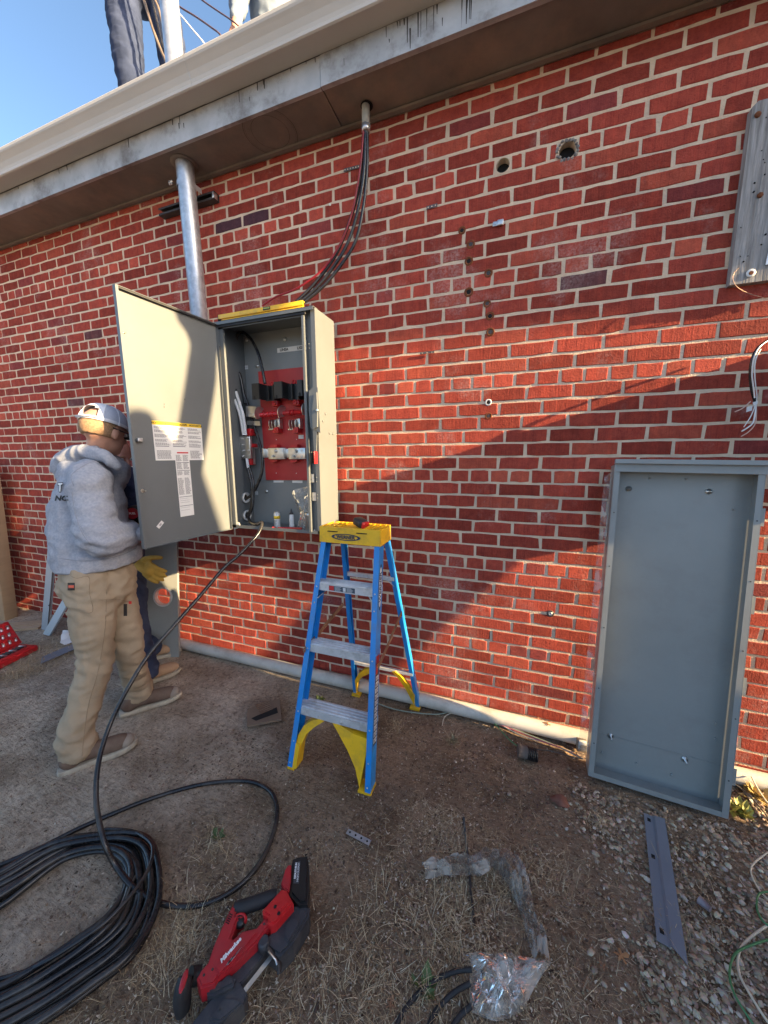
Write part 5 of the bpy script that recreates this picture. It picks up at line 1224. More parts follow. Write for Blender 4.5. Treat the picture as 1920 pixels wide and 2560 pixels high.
b_ = film_ribbon([(50,245),(150,220),(300,205),(420,200),(500,160),(570,150),(640,210),(680,320),(720,450),(755,560),(800,680),(820,780),(830,840)], [95,110,120,150,95,120,150,140,110,95,130,110,100], .055, 2); obj('film_tail', b_, M_film, sack)
b_ = film_ribbon([(140,235),(260,250),(380,240),(450,210),(520,190),(590,240),(650,350),(700,450)], [40,70,60,60,70,90,80,50], .070, 7); obj('film_fold', b_, M_film, sack)

# ================================================================ things by the left wall
M_card = mat('cardboard', (.30,.20,.115), rough=.85, col2=(.34,.23,.135), vscale=3, stretch=(1,1,6), dirt=(.22,.15,.09), dirt_amt=.3, dscale=4)
cb = thing('cardboard_box', 'tall brown cardboard box standing against the wall at far left', 'cardboard box', (-.32,-.2,0))
pA = Vector((-.305,-.262,0)); top_r = onY(40,1177,-.21)
Mc = frame(Vector((-.41,-.240,.0)), (1,.10,0), (0.07,.04,1))
b_ = MB(); b_.M = Mc; b_.box((-.62,0,0),(.045,.10,1.43),.004); obj('carton', b_, M_card, cb)
# shift so the right edge matches
b_ = MB(); b_.M = Mc; b_.box((-.22,-.0012,1.02),(-.035,-.0004,1.115)); lb_ = obj('shipping_label', b_, M_paper, cb)
b_ = MB(); b_.M = Mc
for k in range(16): b_.box((-.20+k*.009,-.0016,1.05),(-.20+k*.009+random.uniform(.002,.006),-.0013,1.095))
obj('barcode', b_, M_print, lb_)
def vtext(s, x, z, size, m_=M_ink2, par=cb, M0=None, rot=90, bold=.0008):
    M0 = M0 or Mc
    A = Matrix(((1,0,0,x),(0,0,-1,-.0018),(0,1,0,z),(0,0,0,1)))
    return text('carton_lettering', s, size, M0 @ A @ Matrix.Rotation(math.radians(rot),4,'Z'), m_, par, bold=bold)
b_ = MB(); b_.M = Mc; b_.box((-.150,-.0014,.50),(-.098,-.0004,.745)); obj('carton_print_panel', b_, M_ink2, cb)
vtext('SQUARE D', -.124, .622, .046, M_card)
vtext('by Schneider Electric', -.060, .62, .024, bold=.0003)
b_ = MB(); b_.M = Mc
for k in range(3): b_.box((-.15+k*.03,-.0012,1.35),(-.145+k*.03,-.0004,1.39))
b_.box((-.155,-.0012,1.345),(-.08,-.0004,1.35)); b_.box((-.055,-.0012,1.355),(-.035,-.0004,1.362)); obj('handling_mark', b_, M_ink2, cb)
for k, (zz, w0) in enumerate(((1.12,.030),(.95,.018))): pass
# pallet plank beside the box
b_ = MB(); b_.M = Matrix.Translation((-.05,-.19,0)) @ Matrix.Rotation(.55,4,'Z'); b_.box((-.25,-.05,.005),(.20,.03,.022)); b_.box((-.20,-.12,.0),(.12,-.06,.018)); tag(obj('pallet_plank', b_, mat('fresh_wood',(.33,.22,.13),rough=.8,col2=(.4,.29,.19),vscale=4,stretch=(1,12,12)), loc=(-.05,-.19,0)), 'short pale wooden planks on the dirt beside the tall carton', 'plank')
# trims leaning and lying
def slat(name, p0, p1, wv, th, m_, lab, cat='steel trim', lip=0.0):
    p0, p1, wv = Vector(p0), Vector(p1), Vector(wv); b = MB(); n_ = (p1-p0).cross(wv).normalized()*th
    b.prism([p0,p0+wv,p1+wv,p1], n_)
    if lip: b.prism([p0+wv,p1+wv,p1+wv+n_.normalized()*lip,p0+wv+n_.normalized()*lip], wv.normalized()*th)
    o = obj(name, b, m_, loc=p0, fix=True); tag(o, lab, cat); return o
b0, b1 = onZ(103,1573,0), onZ(120,1578,0); t0 = onY(123,1256,-.05)
M_trim = mat('trim_paint',(.30,.33,.36),rough=.4,metal=.2,var=.08,vscale=4)
o = slat('steel_trim', b0, onY(128,1256,-.04), Vector((.085,0,0)), .004, M_trim, 'tall narrow grey steel trim standing against the wall left of the man', lip=.02)
for v in (.2,.55,.8): 
    q = b0.lerp(onY(128,1256,-.04), v)+Vector((.086,-.004,0)); b_ = MB(); b_.box(q-Vector((.003,.002,.006)), q+Vector((.003,.002,.006))); obj('trim_tab', b_, M_iron, o)
b_ = MB(); q0, q1 = b0+Vector((.088,-.002,.01)), onY(128,1256,-.04)+Vector((.088,-.002,-.02)); b_.prism([q0,q0+Vector((.010,0,0)),q1+Vector((.010,0,0)),q1],(0,.002,0)); obj('trim_gap', b_, M_black, o, fix=True)
slat('steel_trim', (.28,-.28,.01), (.60,-.05,.66), Vector((.085,0,0)), .004, M_trim, 'pale steel trim leaning at a slant behind the man, next to the tall trim', lip=.015)
slat('steel_trim', onZ(205,1600,.01), (1.02,-.05,.42), Vector((.13,-.03,0)), .004, M_trim, 'wide grey steel channel leaning low on the wall behind the man', lip=.02)
slat('steel_trim', onZ(105,1642,.01), onZ(262,1545,.05)+Vector((.25,.03,0)), Vector((.10,-.06,0)), .004, mat('slate_paint',(.15,.165,.20),rough=.5,var=.08), 'dark grey steel strip lying on the dry grass behind the man')
b_ = MB(); prev = None
for i in range(14):
    row = []
    for k in range(8):
        u, v = i/13, k/7; q = onZ(150+u*75+v*8, 1610-u*32-v*26+8*math.sin(u*5), .02); row.append(b_.pt((q.x,q.y,.012+.05*abs(mnoise.noise(q*9))+.03*v)))
    if prev:
        for k in range(7): b_.face([prev[k],prev[k+1],row[k+1],row[k]], True)
    prev = row
tag(obj('paper_sheet', b_, M_paper, loc=onZ(190,1600,0)), 'crumpled white sheet lying on the steel trims behind the man', 'sheet')
# socket set
ss = thing('socket_set', 'open red plastic socket set case with rows of steel bits', 'tool case', onZ(50,1640,0))
Mb = frame(onZ(-30,1690,.0), onZ(97,1625,0)-onZ(-30,1690,0), (0,0,1)); q1 = Mb.inverted() @ onZ(78,1600,.03)
b_ = MB(); b_.M = Mb; Wc = (onZ(97,1625,0)-onZ(-30,1690,0)).length; b_.box((-.2,0,0),(Wc,.16,.045),.008); b_.box((-.19,.012,.0455),(Wc-.012,.05,.050),.004); b_.box((-.19,.118,.0455),(Wc-.012,.15,.050),.004); obj('case_base', b_, M_redpl, ss)
b_ = MB(); b_.M = Mb @ Matrix.Translation((0,.165,.04)) @ Matrix.Rotation(math.radians(62),4,'X'); b_.box((-.2,0,-.03),(Wc+.03,.20,0),.010); obj('case_lid', b_, M_redpl, ss)
Mlid = Mb @ Matrix.Translation((0,.165,.04)) @ Matrix.Rotation(math.radians(62),4,'X')
for k in range(16):
    b_ = MB(); b_.M = Mb; x = Wc-.035-k*.022; b_.cyl((x,.055,.048),(x-.004,.112,.048),.0075,8); obj('socket', b_, M_iron if k%3 else M_zinc, ss)
for r in range(3):
    for k in range(9):
        b_ = MB(); b_.M = Mlid; x = Wc-.005-k*.042-(r%2)*.018; b_.cyl((x,.030+r*.055,.004),(x,.058+r*.055,.012),.0085,8); obj('socket', b_, M_zinc, ss)

# ================================================================ litter near the wall
b_ = MB(); q = [onZ(*p,.024) for p in ((618,1772),(700,1745),(704,1797),(617,1814))]; b_.prism(q, (0,0,-.012))
pl2 = obj('dusty_lid_plate', b_, mat('dusty_lid',(.16,.115,.08),rough=.85,var=.15,bump=.3,bscale=60), loc=q[0], fix=True); tag(pl2, 'brown dusty square lid half buried in the dirt left of the ladder', 'lid')
b_ = MB()
for k in range(6): a, c = onZ(637+k*3,1770+k*4-6,.0255), onZ(672+k*2,1756+k*4-4,.0255); b_.tube([a,c],.002,4)
obj('lid_ribs', b_, M_brown, pl2)
b_ = MB(); q = [onZ(*p,.0252) for p in ((628,1796),(640,1790),(692,1768),(695,1782),(640,1802))]; b_.poly(q); obj('lid_recess', b_, M_dark, pl2)
b_ = MB(); b_.blob(onZ(1400,2003,.016),.030,2,.9,2,(1.1,.7,.6)); tag(obj('brick_fragment', b_, mat('brick_chip',(.19,.075,.05),rough=.9,var=.2,bump=.5), loc=onZ(1400,2003,0)), 'broken piece of reddish brick on the soil left of the steel tray', 'brick piece')
p = onZ(1310,1895,0); b_ = MB(); b_.tube([p+Vector((-.030,.0,.035)),p+Vector((.012,.005,.030))],.030,14); jn = obj('old_fitting', b_, mat('weathered_rubber',(.12,.095,.08),rough=.85,var=.3,bump=.4,bscale=60), loc=p); tag(jn, 'old weathered round fitting with black ribs on the soil near the wires', 'fitting')
b_ = MB()
for k in range(5): b_.tube([p+Vector((.014+k*.009,.005,.030)),p+Vector((.019+k*.009,.006,.030))],.0315,14)
obj('fitting_ribs', b_, M_black, jn)
p = onZ(1451,1875,0); jb = thing('junction_box', 'small clear box with a pale insert on the soil beside the tray', 'junction box', p)
b_ = MB(); b_.box(p+Vector((-.020,-.012,.0)), p+Vector((.026,.030,.055)), .003); obj('box_shell', b_, mat('smoky_box',(.16,.14,.11),rough=.25,var=.4,vscale=50), jb)
b_ = MB(); b_.box(p+Vector((-.012,-.013,.040)), p+Vector((.022,.0,.058)), .002); obj('box_insert', b_, M_paper, jb)
pa, pb = onZ(868,2078,.012), onZ(925,2108,.012); M_ = frame(pa, pb-pa, (0,0,1)); l = (pb-pa).length; b_ = MB(); b_.M = M_; b_.box((0,-.010,0),(l,.010,.002)); br = obj('perforated_strap', b_, M_galv, loc=pa); tag(br, 'short galvanised strap with holes lying on the dirt in front of the ladder', 'bracket')
for k in range(4): b_ = MB(); b_.M = M_; b_.lathe([(.004,0),(.004,.0005)], (l*(k+.5)/4,0,.0021), (0,0,1), 8); obj('strap_hole', b_, M_dark, br)
# wires along the foot of the wall and at the right
M_grn = mat('green_wire',(.06,.20,.08),rough=.45); M_cream = mat('cream_wire',(.62,.55,.42),rough=.5); M_pink = mat('faded_red_wire',(.45,.10,.13),rough=.5)
w2 = lambda x, y: (1000+x/3.318, 1600+y/3.318)
def gwire(pts, r, m_, lab, f=w2):
    b = MB(); b.tube(cr([onZ(*f(x,y), z) for x,y,z in pts],6), r, 6); o = obj('ground_wire', b, m_, loc=onZ(*f(pts[0][0],pts[0][1]),0)); tag(o, lab, 'wire')
gwire([(-200,520,.01),(-60,570,.01),(100,600,.01),(320,615,.012),(480,575,.02),(600,590,.02),(760,650,.03),(900,720,.02),(1100,800,.015),(1300,880,.015),(1520,990,.01)], .0032, mat('grey_green_wire',(.22,.27,.22),rough=.5), 'grey green wire running from behind the ladder along the wall pipe')
gwire([(600,640,.015),(700,625,.02),(800,690,.02),(950,750,.02),(1150,830,.02),(1350,900,.015),(1500,975,.01)], .0028, M_pink, 'faded red wire on the soil beside the wall pipe')
gwire([(590,640,.012),(640,632,.015),(700,640,.02),(790,700,.02),(900,820,.02),(1000,900,.012)], .0026, M_grn, 'short bright green wire bending over the soil by the wall')
gwire([(350,710,.01),(370,640,.012),(430,605,.02),(520,590,.02),(650,600,.02),(800,680,.02),(1000,790,.02),(1200,850,.012),(1440,930,.01)], .0025, M_cream, 'cream wire looping over the sunlit soil by the wall')
gwire([(1100,905,.01),(1250,920,.012),(1450,975,.01),(1520,985,.01)], .003, M_cable_dusty, 'dusty stiff wire lying near the old fitting')
rw = lambda x, y: (1500+x/3.1167, 1850+y/3.1167)
gwire([(1330,860,.02),(1180,990,.01),(1230,1150,.01),(1350,1280,.015)], .0026, M_cream, 'cream wire bending at the right edge, upper loop', rw)
gwire([(1400,1400,.015),(1250,1480,.015),(1100,1620,.015),(1080,1800,.015),(1180,2000,.015),(1310,2200,.01),(1400,2300,.01)], .0034, M_cream, 'thick cream wire curving through the lower right corner', rw)
gwire([(1400,1530,.02),(1200,1590,.02),(1060,1660,.02),(1010,1800,.02),(1040,1960,.02),(1150,2150,.015),(1260,2300,.01)], .0030, M_grn, 'green wire running beside the thick cream one at lower right', rw)
gwire([(1340,1180,.02),(1240,1200,.02),(1225,1320,.02),(1290,1430,.02),(1400,1470,.02)], .0030, M_grn, 'green wire coil at the right edge, above the cream curve', rw)
gwire([(1030,330,.03),(1150,420,.02),(1260,540,.02),(1330,640,.02)], .003, M_cable_dusty, 'dusty dark wire right of the steel tray foot', rw)
gwire([(1180,285,.06),(1230,380,.05),(1300,480,.03),(1380,560,.02)], .0025, M_cream, 'thin pale wire slanting down behind the steel tray foot', rw)
# plastic connector cap on the gravel
p = onZ(1762,2268,.01); b_ = MB(); b_.tube([p+Vector((-.012,.012,.008)),p+Vector((.010,-.010,.010))],[.013,.009],10); tag(obj('wire_connector', b_, mat('mauve_plastic',(.20,.17,.19),rough=.4), loc=p), 'small grey plastic cap on the gravel right of the steel strip', 'cap')
# ================================================================ people
def cloth_mat(name, col, col2=None, vs=60, bump=.35, rough=.9, fold=.0, dirt=None, bs=260):
    M = mat(name, col, rough=rough, col2=col2 or tuple(c*1.25 for c in col), vscale=vs, bump=bump, bscale=bs, bdist=.0012, spec=.15, dirt=dirt, dirt_amt=.5, dscale=5)
    return M
M_skin = mat('skin', (.42,.22,.15), rough=.55, col2=(.50,.27,.19), vscale=25, bump=.1, bscale=120, spec=.35)
M_skin_red = mat('ruddy_skin', (.36,.15,.10), rough=.55, var=.1, vscale=25)
M_hair = mat('brown_hair', (.20,.115,.06), rough=.8, col2=(.34,.21,.115), vscale=120, bump=.5, bscale=300)
M_hood = cloth_mat('heather_grey_fleece', (.27,.285,.325), (.36,.375,.415), vs=90)
M_khaki = cloth_mat('khaki_canvas', (.31,.245,.168), (.38,.30,.21), vs=8, dirt=(.23,.18,.125))
M_navy = cloth_mat('navy_fleece', (.05,.055,.10), (.085,.09,.15), vs=40)
M_denim = cloth_mat('dark_denim', (.016,.024,.052), (.045,.06,.11), vs=7)
M_denim_f = cloth_mat('faded_denim', (.075,.095,.15), (.022,.032,.068), vs=6)
M_shirt = cloth_mat('pale_denim_shirt', (.13,.165,.215), (.19,.23,.28), vs=8)
M_glove = cloth_mat('yellow_leather', (.36,.21,.035), (.45,.28,.06), vs=12, rough=.7)
M_gpalm = cloth_mat('brown_leather', (.20,.12,.04), (.26,.17,.07), vs=12, rough=.7)
M_capm = mat('cap_mesh', (.36,.40,.50), rough=.8, col2=(.46,.50,.60), vscale=240, bump=.4, bscale=400)
M_capw = cloth_mat('cap_white', (.62,.64,.70), (.70,.72,.78), vs=20)
M_shoe = cloth_mat('brown_shoe_leather', (.10,.062,.046), (.15,.10,.075), vs=12, rough=.7, dirt=(.17,.145,.12))
M_shoe_g = cloth_mat('taupe_shoe', (.22,.19,.165), (.27,.24,.205), vs=12, rough=.8)
M_shoe_t = cloth_mat('tan_shoe', (.28,.18,.115), (.34,.23,.15), vs=12, rough=.8)
M_sole = mat('rubber_sole', (.38,.34,.27), rough=.75, var=.12, vscale=20, dirt=(.2,.17,.13), dirt_amt=.6, dscale=15)
_vox = []
def soft(name, tubes, m_, par, voxel=.010, smooth=3, folds=(), sub=None, cut=None, label=None, crease=None):
    """tapered tubes and blobs fused into ONE continuous surface, smoothed, then folded by noise"""
    b = MB()
    for t in tubes:
        if t[0] == 'b': b.blob(t[1], 1.0, 3, 0, sc=t[2])
        elif t[0] == 'm':   # blob in a rotated frame
            b.M = t[1]; b.blob((0,0,0), 1.0, 3, 0, sc=t[2]); b.M = Matrix.Identity(4)
        else:
            P, R_, fl = t[1], t[2], (t[3] if len(t) > 3 else 1.0)
            pp = cr(P, 5); rr = [float(np.interp(i/(len(pp)-1), np.linspace(0,1,len(R_)), R_)) for i in range(len(pp))]
            b.tube(pp, rr, 16, flat=fl)
            b.blob(P[0], R_[0]*.98, 2); b.blob(P[-1], R_[-1]*.98, 2)
    o = obj(name, b, m_, par)
    md = o.modifiers.new('r', 'REMESH'); md.mode = 'VOXEL'; md.voxel_size = voxel; md.use_smooth_shade = True
    s_ = o.modifiers.new('s', 'SMOOTH'); s_.iterations = smooth; s_.factor = .5
    bpy.context.view_layer.update()
    me = bpy.data.meshes.new_from_object(o.evaluated_get(bpy.context.evaluated_depsgraph_get()))
    o.modifiers.clear(); old = o.data; o.data = me; bpy.data.meshes.remove(old)
    me.materials.clear(); me.materials.append(m_)
    n = len(me.vertices); co = np.empty(n*3, np.float32); no = np.empty(n*3, np.float32)
    me.vertices.foreach_get('co', co); me.vertices.foreach_get('normal', no); co = co.reshape(-1,3); no = no.reshape(-1,3)
    o3 = np.array(org(par)) if par else 0
    if folds:
        for i in range(n):
            p = Vector(co[i]+o3); d = 0
            for (amp, sc, off) in folds:
                q = Vector((p.x*sc[0], p.y*sc[1], p.z*sc[2]))
                wv = mnoise.noise(q+Vector((off, off*.3, 0)))
                d += amp*(1-2*abs(wv)*1.6)
            if crease: d += crease(p)
            co[i] += no[i]*d
        me.vertices.foreach_set('co', co.ravel())
    me.polygons.foreach_set('use_smooth', [True]*len(me.polygons)); me.update()
    if label: o['label'] = label
    return o
def V(*a): return Vector(a)
def hand_tubes(wrist, dirn, up, s=1.0, curl=.4, spread=.14, side=1):
    """palm plus five unequal bent fingers as tube specs"""
    d = Vector(dirn).normalized(); u = Vector(up); u = (u-d*u.dot(d)).normalized(); r = d.cross(u)*side
    T = []; w = Vector(wrist)
    T.append(('t', [w, w+d*.045*s, w+d*.085*s], [.026*s,.033*s,.030*s], .62))
    for k, (off, l) in enumerate(((-.028,.068),(-.010,.078),(.009,.074),(.027,.058))):
        b0 = w+d*.080*s+r*off*s; dd = (d+r*off*4*spread*3).normalized()
        p1 = b0+dd*l*.45*s; p2 = p1+(dd*math.cos(curl)-u*math.sin(curl))*l*.32*s; p3 = p2+(dd*math.cos(curl*2)-u*math.sin(curl*2))*l*.25*s
        T.append(('t', [b0-dd*.02*s, b0, p1, p2, p3], [.011*s,.0105*s,.0098*s,.009*s,.0078*s]))
    t0 = w+d*.025*s-r*.028*s; td = (d*.75-r*.65-u*.15).normalized()
    T.append(('t', [t0, t0+td*.032*s, t0+td*.055*s+d*.006*s, t0+td*.072*s+d*.016*s], [.014*s,.012*s,.011*s,.009*s]))
    return T
def head_tubes(c, f, up, s=1.0):
    """skull, jaw, nose, ears, brow, lips; c = head centre, f = facing"""
    f = Vector(f).normalized(); u = Vector(up); u = (u-f*u.dot(f)).normalized(); r = f.cross(u)
    def mm(o3):
        M_ = Matrix.Identity(4)
        for i in range(3): M_[i][0]=r[i]; M_[i][1]=f[i]; M_[i][2]=u[i]; M_[i][3]=o3[i]
        return M_
    T = [('m', mm(c+u*.022*s-f*.012*s), (.077*s,.098*s,.090*s)), ('m', mm(c-u*.035*s+f*.030*s), (.058*s,.062*s,.070*s)), ('m', mm(c-u*.078*s+f*.058*s), (.036*s,.030*s,.026*s)),
         ('t', [c+u*.022*s+f*.086*s, c+f*.104*s-u*.002*s, c+f*.112*s-u*.018*s, c+f*.094*s-u*.026*s], [.010*s,.011*s,.013*s,.009*s]),
         ('m', mm(c+u*.030*s+f*.076*s), (.052*s,.016*s,.010*s)),
         ('m', mm(c-u*.048*s+f*.088*s), (.025*s,.010*s,.006*s)), ('m', mm(c-u*.058*s+f*.087*s), (.022*s,.010*s,.007*s))]
    for sd in (1,-1): T.append(('m', mm(c+r*.077*s*sd-f*.008*s-u*.010*s), (.009*s,.018*s,.032*s)))
    return T, (f,u,r), mm
def face_bits(c, fr, mm, s, par):
    f, u, r = fr
    for sd in (1,-1):
        b = MB(); b.M = mm(c+r*.030*s*sd+f*.083*s+u*.010*s); b.blob((0,0,0),1,2,sc=(.014*s,.009*s,.009*s)); obj('eye', b, M_paper, par)
        b = MB(); b.M = mm(c+r*.030*s*sd+f*.0915*s+u*.010*s); b.blob((0,0,0),1,2,sc=(.006*s,.002*s,.006*s)); obj('iris', b, M_iron, par)
        b = MB(); b.M = mm(c+r*.030*s*sd+f*.086*s+u*.030*s); b.blob((0,0,0),1,2,sc=(.018*s,.006*s,.0035*s)); obj('eyebrow', b, M_hair, par)
def shoe(par, heel, toe, m_, toe_m=None, s=1.0, heel_h=.0):
    heel = Vector(heel); toe = Vector(toe); d = (toe-heel); L_ = d.length; d.normalize(); M_ = frame(heel, d, (0,0,1)); z0 = 0
    # outsole
    out = []
    prof = [(0,.020),(.02,.032),(.08,.036),(.15,.034),(.21,.047),(.26,.046),(.29,.032),(.302,.012)]
    k_ = L_/.302
    up = [(x*k_, w) for x, w in prof]; lo = [(x*k_, -w*.92) for x, w in prof[::-1]]
    ring = cr([(x,y,0) for x,y in up+lo], 3, True)
    b = MB(); b.M = M_; n = len(ring)
    lv = [(1.0,.000),(1.03,.006),(1.03,.018),(1.0,.026)]
    R0 = []
    for sc_, z in lv:
        cx = L_*.5; R0.append([b.pt((cx+(p.x-cx)*sc_, p.y*sc_, z+max(0,(p.x-.20*k_))*.12)) for p in ring])
    for i in range(len(lv)-1):
        for k in range(n): b.face([R0[i][k],R0[i][(k+1)%n],R0[i+1][(k+1)%n],R0[i+1][k]], True)
    b.face(R0[0][::-1]); b.face(R0[-1]); obj('sole', b, M_sole, par, fix=True)
    T = [('t', [M_ @ V(.035*k_,0,.055), M_ @ V(.09*k_,0,.065), M_ @ V(.16*k_,0,.058), M_ @ V(.235*k_,0,.050), M_ @ V(.265*k_,0,.046)], [.036,.040,.038,.040,.032], 1.0),
         ('t', [M_ @ V(.045*k_,0,.04), M_ @ V(.05*k_,0,.07), M_ @ V(.07*k_,0,.095)], [.036,.037,.036])]
    o = soft('shoe', T, m_, par, .008, 3)
    me = o.data; o3 = org(par); zf = heel.z+.024
    for v in me.vertices:
        z = v.co.z+o3.z
        if z < zf: v.co.z = zf-o3.z
    me.update()
    if toe_m: 
        o2 = soft('toe_cap', [('b', M_ @ V(.258*k_,0,.046), (.040,.040,.034))], toe_m, par, .008, 2)
        for v in o2.data.vertices:
            if v.co.z+o3.z < zf: v.co.z = zf-o3.z
        o2.data.update()
    b = MB(); b.M = M_
    for k in range(4): b.tube([(.12*k_+k*.018*k_,-.018,.094-k*.003),(.125*k_+k*.018*k_,0,.100-k*.004),(.12*k_+k*.018*k_,.018,.094-k*.003)],.0022,5)
    obj('laces', b, M_cable_dusty, par)
FOLD_LEG = [(.0055,(5,5,8),3.1),(.0042,(13,13,24),8),(.001,(40,40,60),2)]
FOLD_TOP = [(.0075,(5,5,8),1.3),(.0045,(12,12,20),5),(.001,(40,40,50),9)]
wd = lambda x, y, D: onD(x, y, D)

# ---------- man in the grey hoodie
m1 = thing('person', 'man in grey hooded sweatshirt, khaki work trousers and white backwards cap, by the open door', 'person', (1.98,-.83,0))
hc_ = wd(262,1080,1.76); fdir = V(-.15,.95,-.26); upv = V(.02,.12,1)
HT, fr_, mm_ = head_tubes(hc_, fdir, upv, 1.0)
neck = wd(243,1150,1.80); sh_c = wd(228,1178,1.80); waist = wd(246,1395,1.79)
ra_sh, ra_el, ra_wr = wd(222,1200,1.66), wd(248,1345,1.62), wd(338,1335,1.76)
la_sh, la_el, la_wr = wd(262,1180,1.98), wd(290,1330,2.02), wd(338,1320,1.95)
hipR, kneeR, ankR = wd(232,1490,1.72), wd(238,1655,1.74), wd(198,1850,1.725)
hipL, kneeL, ankL = wd(285,1470,1.86), wd(325,1630,1.93), wd(345,1722,2.10)
body_t = HT+[('t', [hc_-V(0,0,.03)-fr_[0]*.02, neck, sh_c], [.056,.055,.075]), ('t', [sh_c, (sh_c+waist)/2, waist, waist-V(0,0,.12)], [.08,.09,.09,.09]),
    ('t', [sh_c, ra_sh, ra_el, ra_wr], [.05,.045,.035,.025]), ('t', [sh_c, la_sh, la_el, la_wr], [.05,.045,.035,.025]),
    ('t', [waist, hipR, kneeR, ankR], [.07,.06,.05,.035]), ('t', [waist, hipL, kneeL, ankL], [.07,.06,.05,.035])]
body_t += hand_tubes(ra_wr, (.12,.95,-.2), (0,0,1), .95, .5) + hand_tubes(la_wr, (.3,.8,-.1), (0,0,1), .95, .5, side=-1)
body1 = soft('body', body_t, M_skin, m1, .0075, 2)
face_bits(hc_, fr_, mm_, 1.0, m1)
# hair below the cap, trimmed to the skull
hb_ = soft('hair', [('m', mm_(hc_+fr_[1]*.012-fr_[0]*.020), (.0795,.0965,.080))], M_hair, m1, .006, 1)
for v in hb_.data.vertices:
    p = v.co+org(m1)-hc_; fz = p.dot(fr_[0]); uz = p.dot(fr_[1])
    if fz > .0+.15*(uz): v.co = v.co-Vector(fr_[0])*(fz-.15*uz)*.9*(1 if fz>0 else 0)
    if uz < -.035: v.co += fr_[1]*(-.035-uz)*.9+fr_[0]*.012
hb_.data.update()
# backwards cap: crown of panels, sweatband, strap opening, brim to the front of frame side
b_ = MB(); nU, nV = 28, 10
def cap_pt(a, t, k=1.0):
    # a around (0 = back), t 0 rim..1 top
    rad = math.cos(t*math.pi/2*.97)**.8; up_ = math.sin(t*math.pi/2)*.098
    return hc_-fr_[0]*.010+fr_[1]*(.030+up_*k)+(-fr_[0]*math.cos(a)*.108+fr_[2]*math.sin(a)*.088)*rad*k
grid = {}
for i in range(nU):
    for j in range(nV+1): grid[i,j] = b_.pt(cap_pt(2*math.pi*i/nU, j/nV))
for i in range(nU):
    for j in range(nV):
        am = (i+.5)*2*math.pi/nU; am = min(am, 2*math.pi-am)
        if am < .62 and j in (1,2,3,4) and not (j==4 and am>.45): continue
        b_.mat(1 if (j == 0 or (am < .95)) else 0); b_.face([grid[i,j],grid[(i+1)%nU,j],grid[(i+1)%nU,j+1],grid[i,j+1]], True)
cap1 = obj('cap', b_, [M_capm, M_capw], m1)
sd_ = cap1.modifiers.new('s','SOLIDIFY'); sd_.thickness = .002; sd_.offset = 1
for a in (1.57, -1.57, .9, -.9, 2.4, -2.4):
    b_ = MB(); b_.tube([cap_pt(a,t/8,1.012) for t in range(0,9)], .0028, 6); obj('cap_seam', b_, M_capw, m1)
b_ = MB(); b_.tube([cap_pt(a,.06,1.015) for a in np.linspace(-.68,.68,9)], .009, 6, flat=.3); obj('cap_strap', b_, M_capw, m1)
b_ = MB(); row0 = []; 
for j in range(4):
    row = [b_.pt(hc_+fr_[0]*(.085+j*.022-abs(a)*.03)+fr_[2]*math.sin(a)*(.075)+fr_[1]*(.045-.004*j+.015*math.cos(a))) for a in np.linspace(-1.2,1.2,11)]
    if row0:
        for k in range(10): b_.face([row0[k],row0[k+1],row[k+1],row[k]], True)
    row0 = row
br_ = obj('cap_brim', b_, M_capw, m1); s__ = br_.modifiers.new('s','SOLIDIFY'); s__.thickness = .003
# sunglasses
b_ = MB(); e1 = hc_+fr_[2]*.082-fr_[0]*.030+fr_[1]*.012; e2 = hc_+fr_[2]*.070+fr_[0]*.075+fr_[1]*.012
b_.tube([e1,e2],.0035,6); e3 = hc_-fr_[2]*.082-fr_[0]*.030+fr_[1]*.012; e4 = hc_-fr_[2]*.070+fr_[0]*.075+fr_[1]*.012; b_.tube([e3,e4],.0035,6)
b_.tube([e2, hc_+fr_[0]*.108+fr_[1]*.010, e4],.004,6)
for sd in (1,-1): b_.M = mm_(hc_+fr_[2]*.034*sd+fr_[0]*.099+fr_[1]*.008); b_.blob((0,0,0),1,2,sc=(.029,.005,.018)); b_.M = Matrix.Identity(4)
obj('sunglasses', b_, M_black, m1)
# hoodie
top_t = [('t', [neck-V(.0,.0,.035), sh_c-V(.0,0,.03), (sh_c*2+waist)/3-V(.015,.01,0), (sh_c+waist*2)/3-V(.02,.015,0), waist+V(-.005,-.005,.03), waist-V(.0,0,.045)], [.070,.122,.150,.158,.168,.166], 1.0),
    ('t', [wd(200,1190,1.80), wd(270,1185,1.84)], [.10,.10]),
    ('t', [sh_c+V(0,0,-.02), ra_sh, (ra_sh+ra_el)/2, ra_el, (ra_el+ra_wr)/2, ra_wr-V(.02,0,0)], [.075,.085,.078,.076,.066,.050]),
    ('t', [sh_c+V(0,0,-.02), la_sh, (la_sh+la_el)/2, la_el, (la_el+la_wr)/2, la_wr-V(.02,0,0)], [.07,.08,.072,.068,.055,.045]),
    ('t', [waist+V(.02,.02,.10), waist+V(.05,.05,.03)], [.13,.12])]
def crs(p):
    d = 0
    t = (p-ra_el).length
    if t < .16: d += .007*math.sin((p.z*120+p.x*60))*(1-t/.16)
    t = abs(p.z-(waist.z+.03))
    if t < .05: d += .003*(1-t/.05)
    return d
hoodie = soft('hooded_sweatshirt', top_t, M_hood, m1, .009, 4, FOLD_TOP, crease=crs)
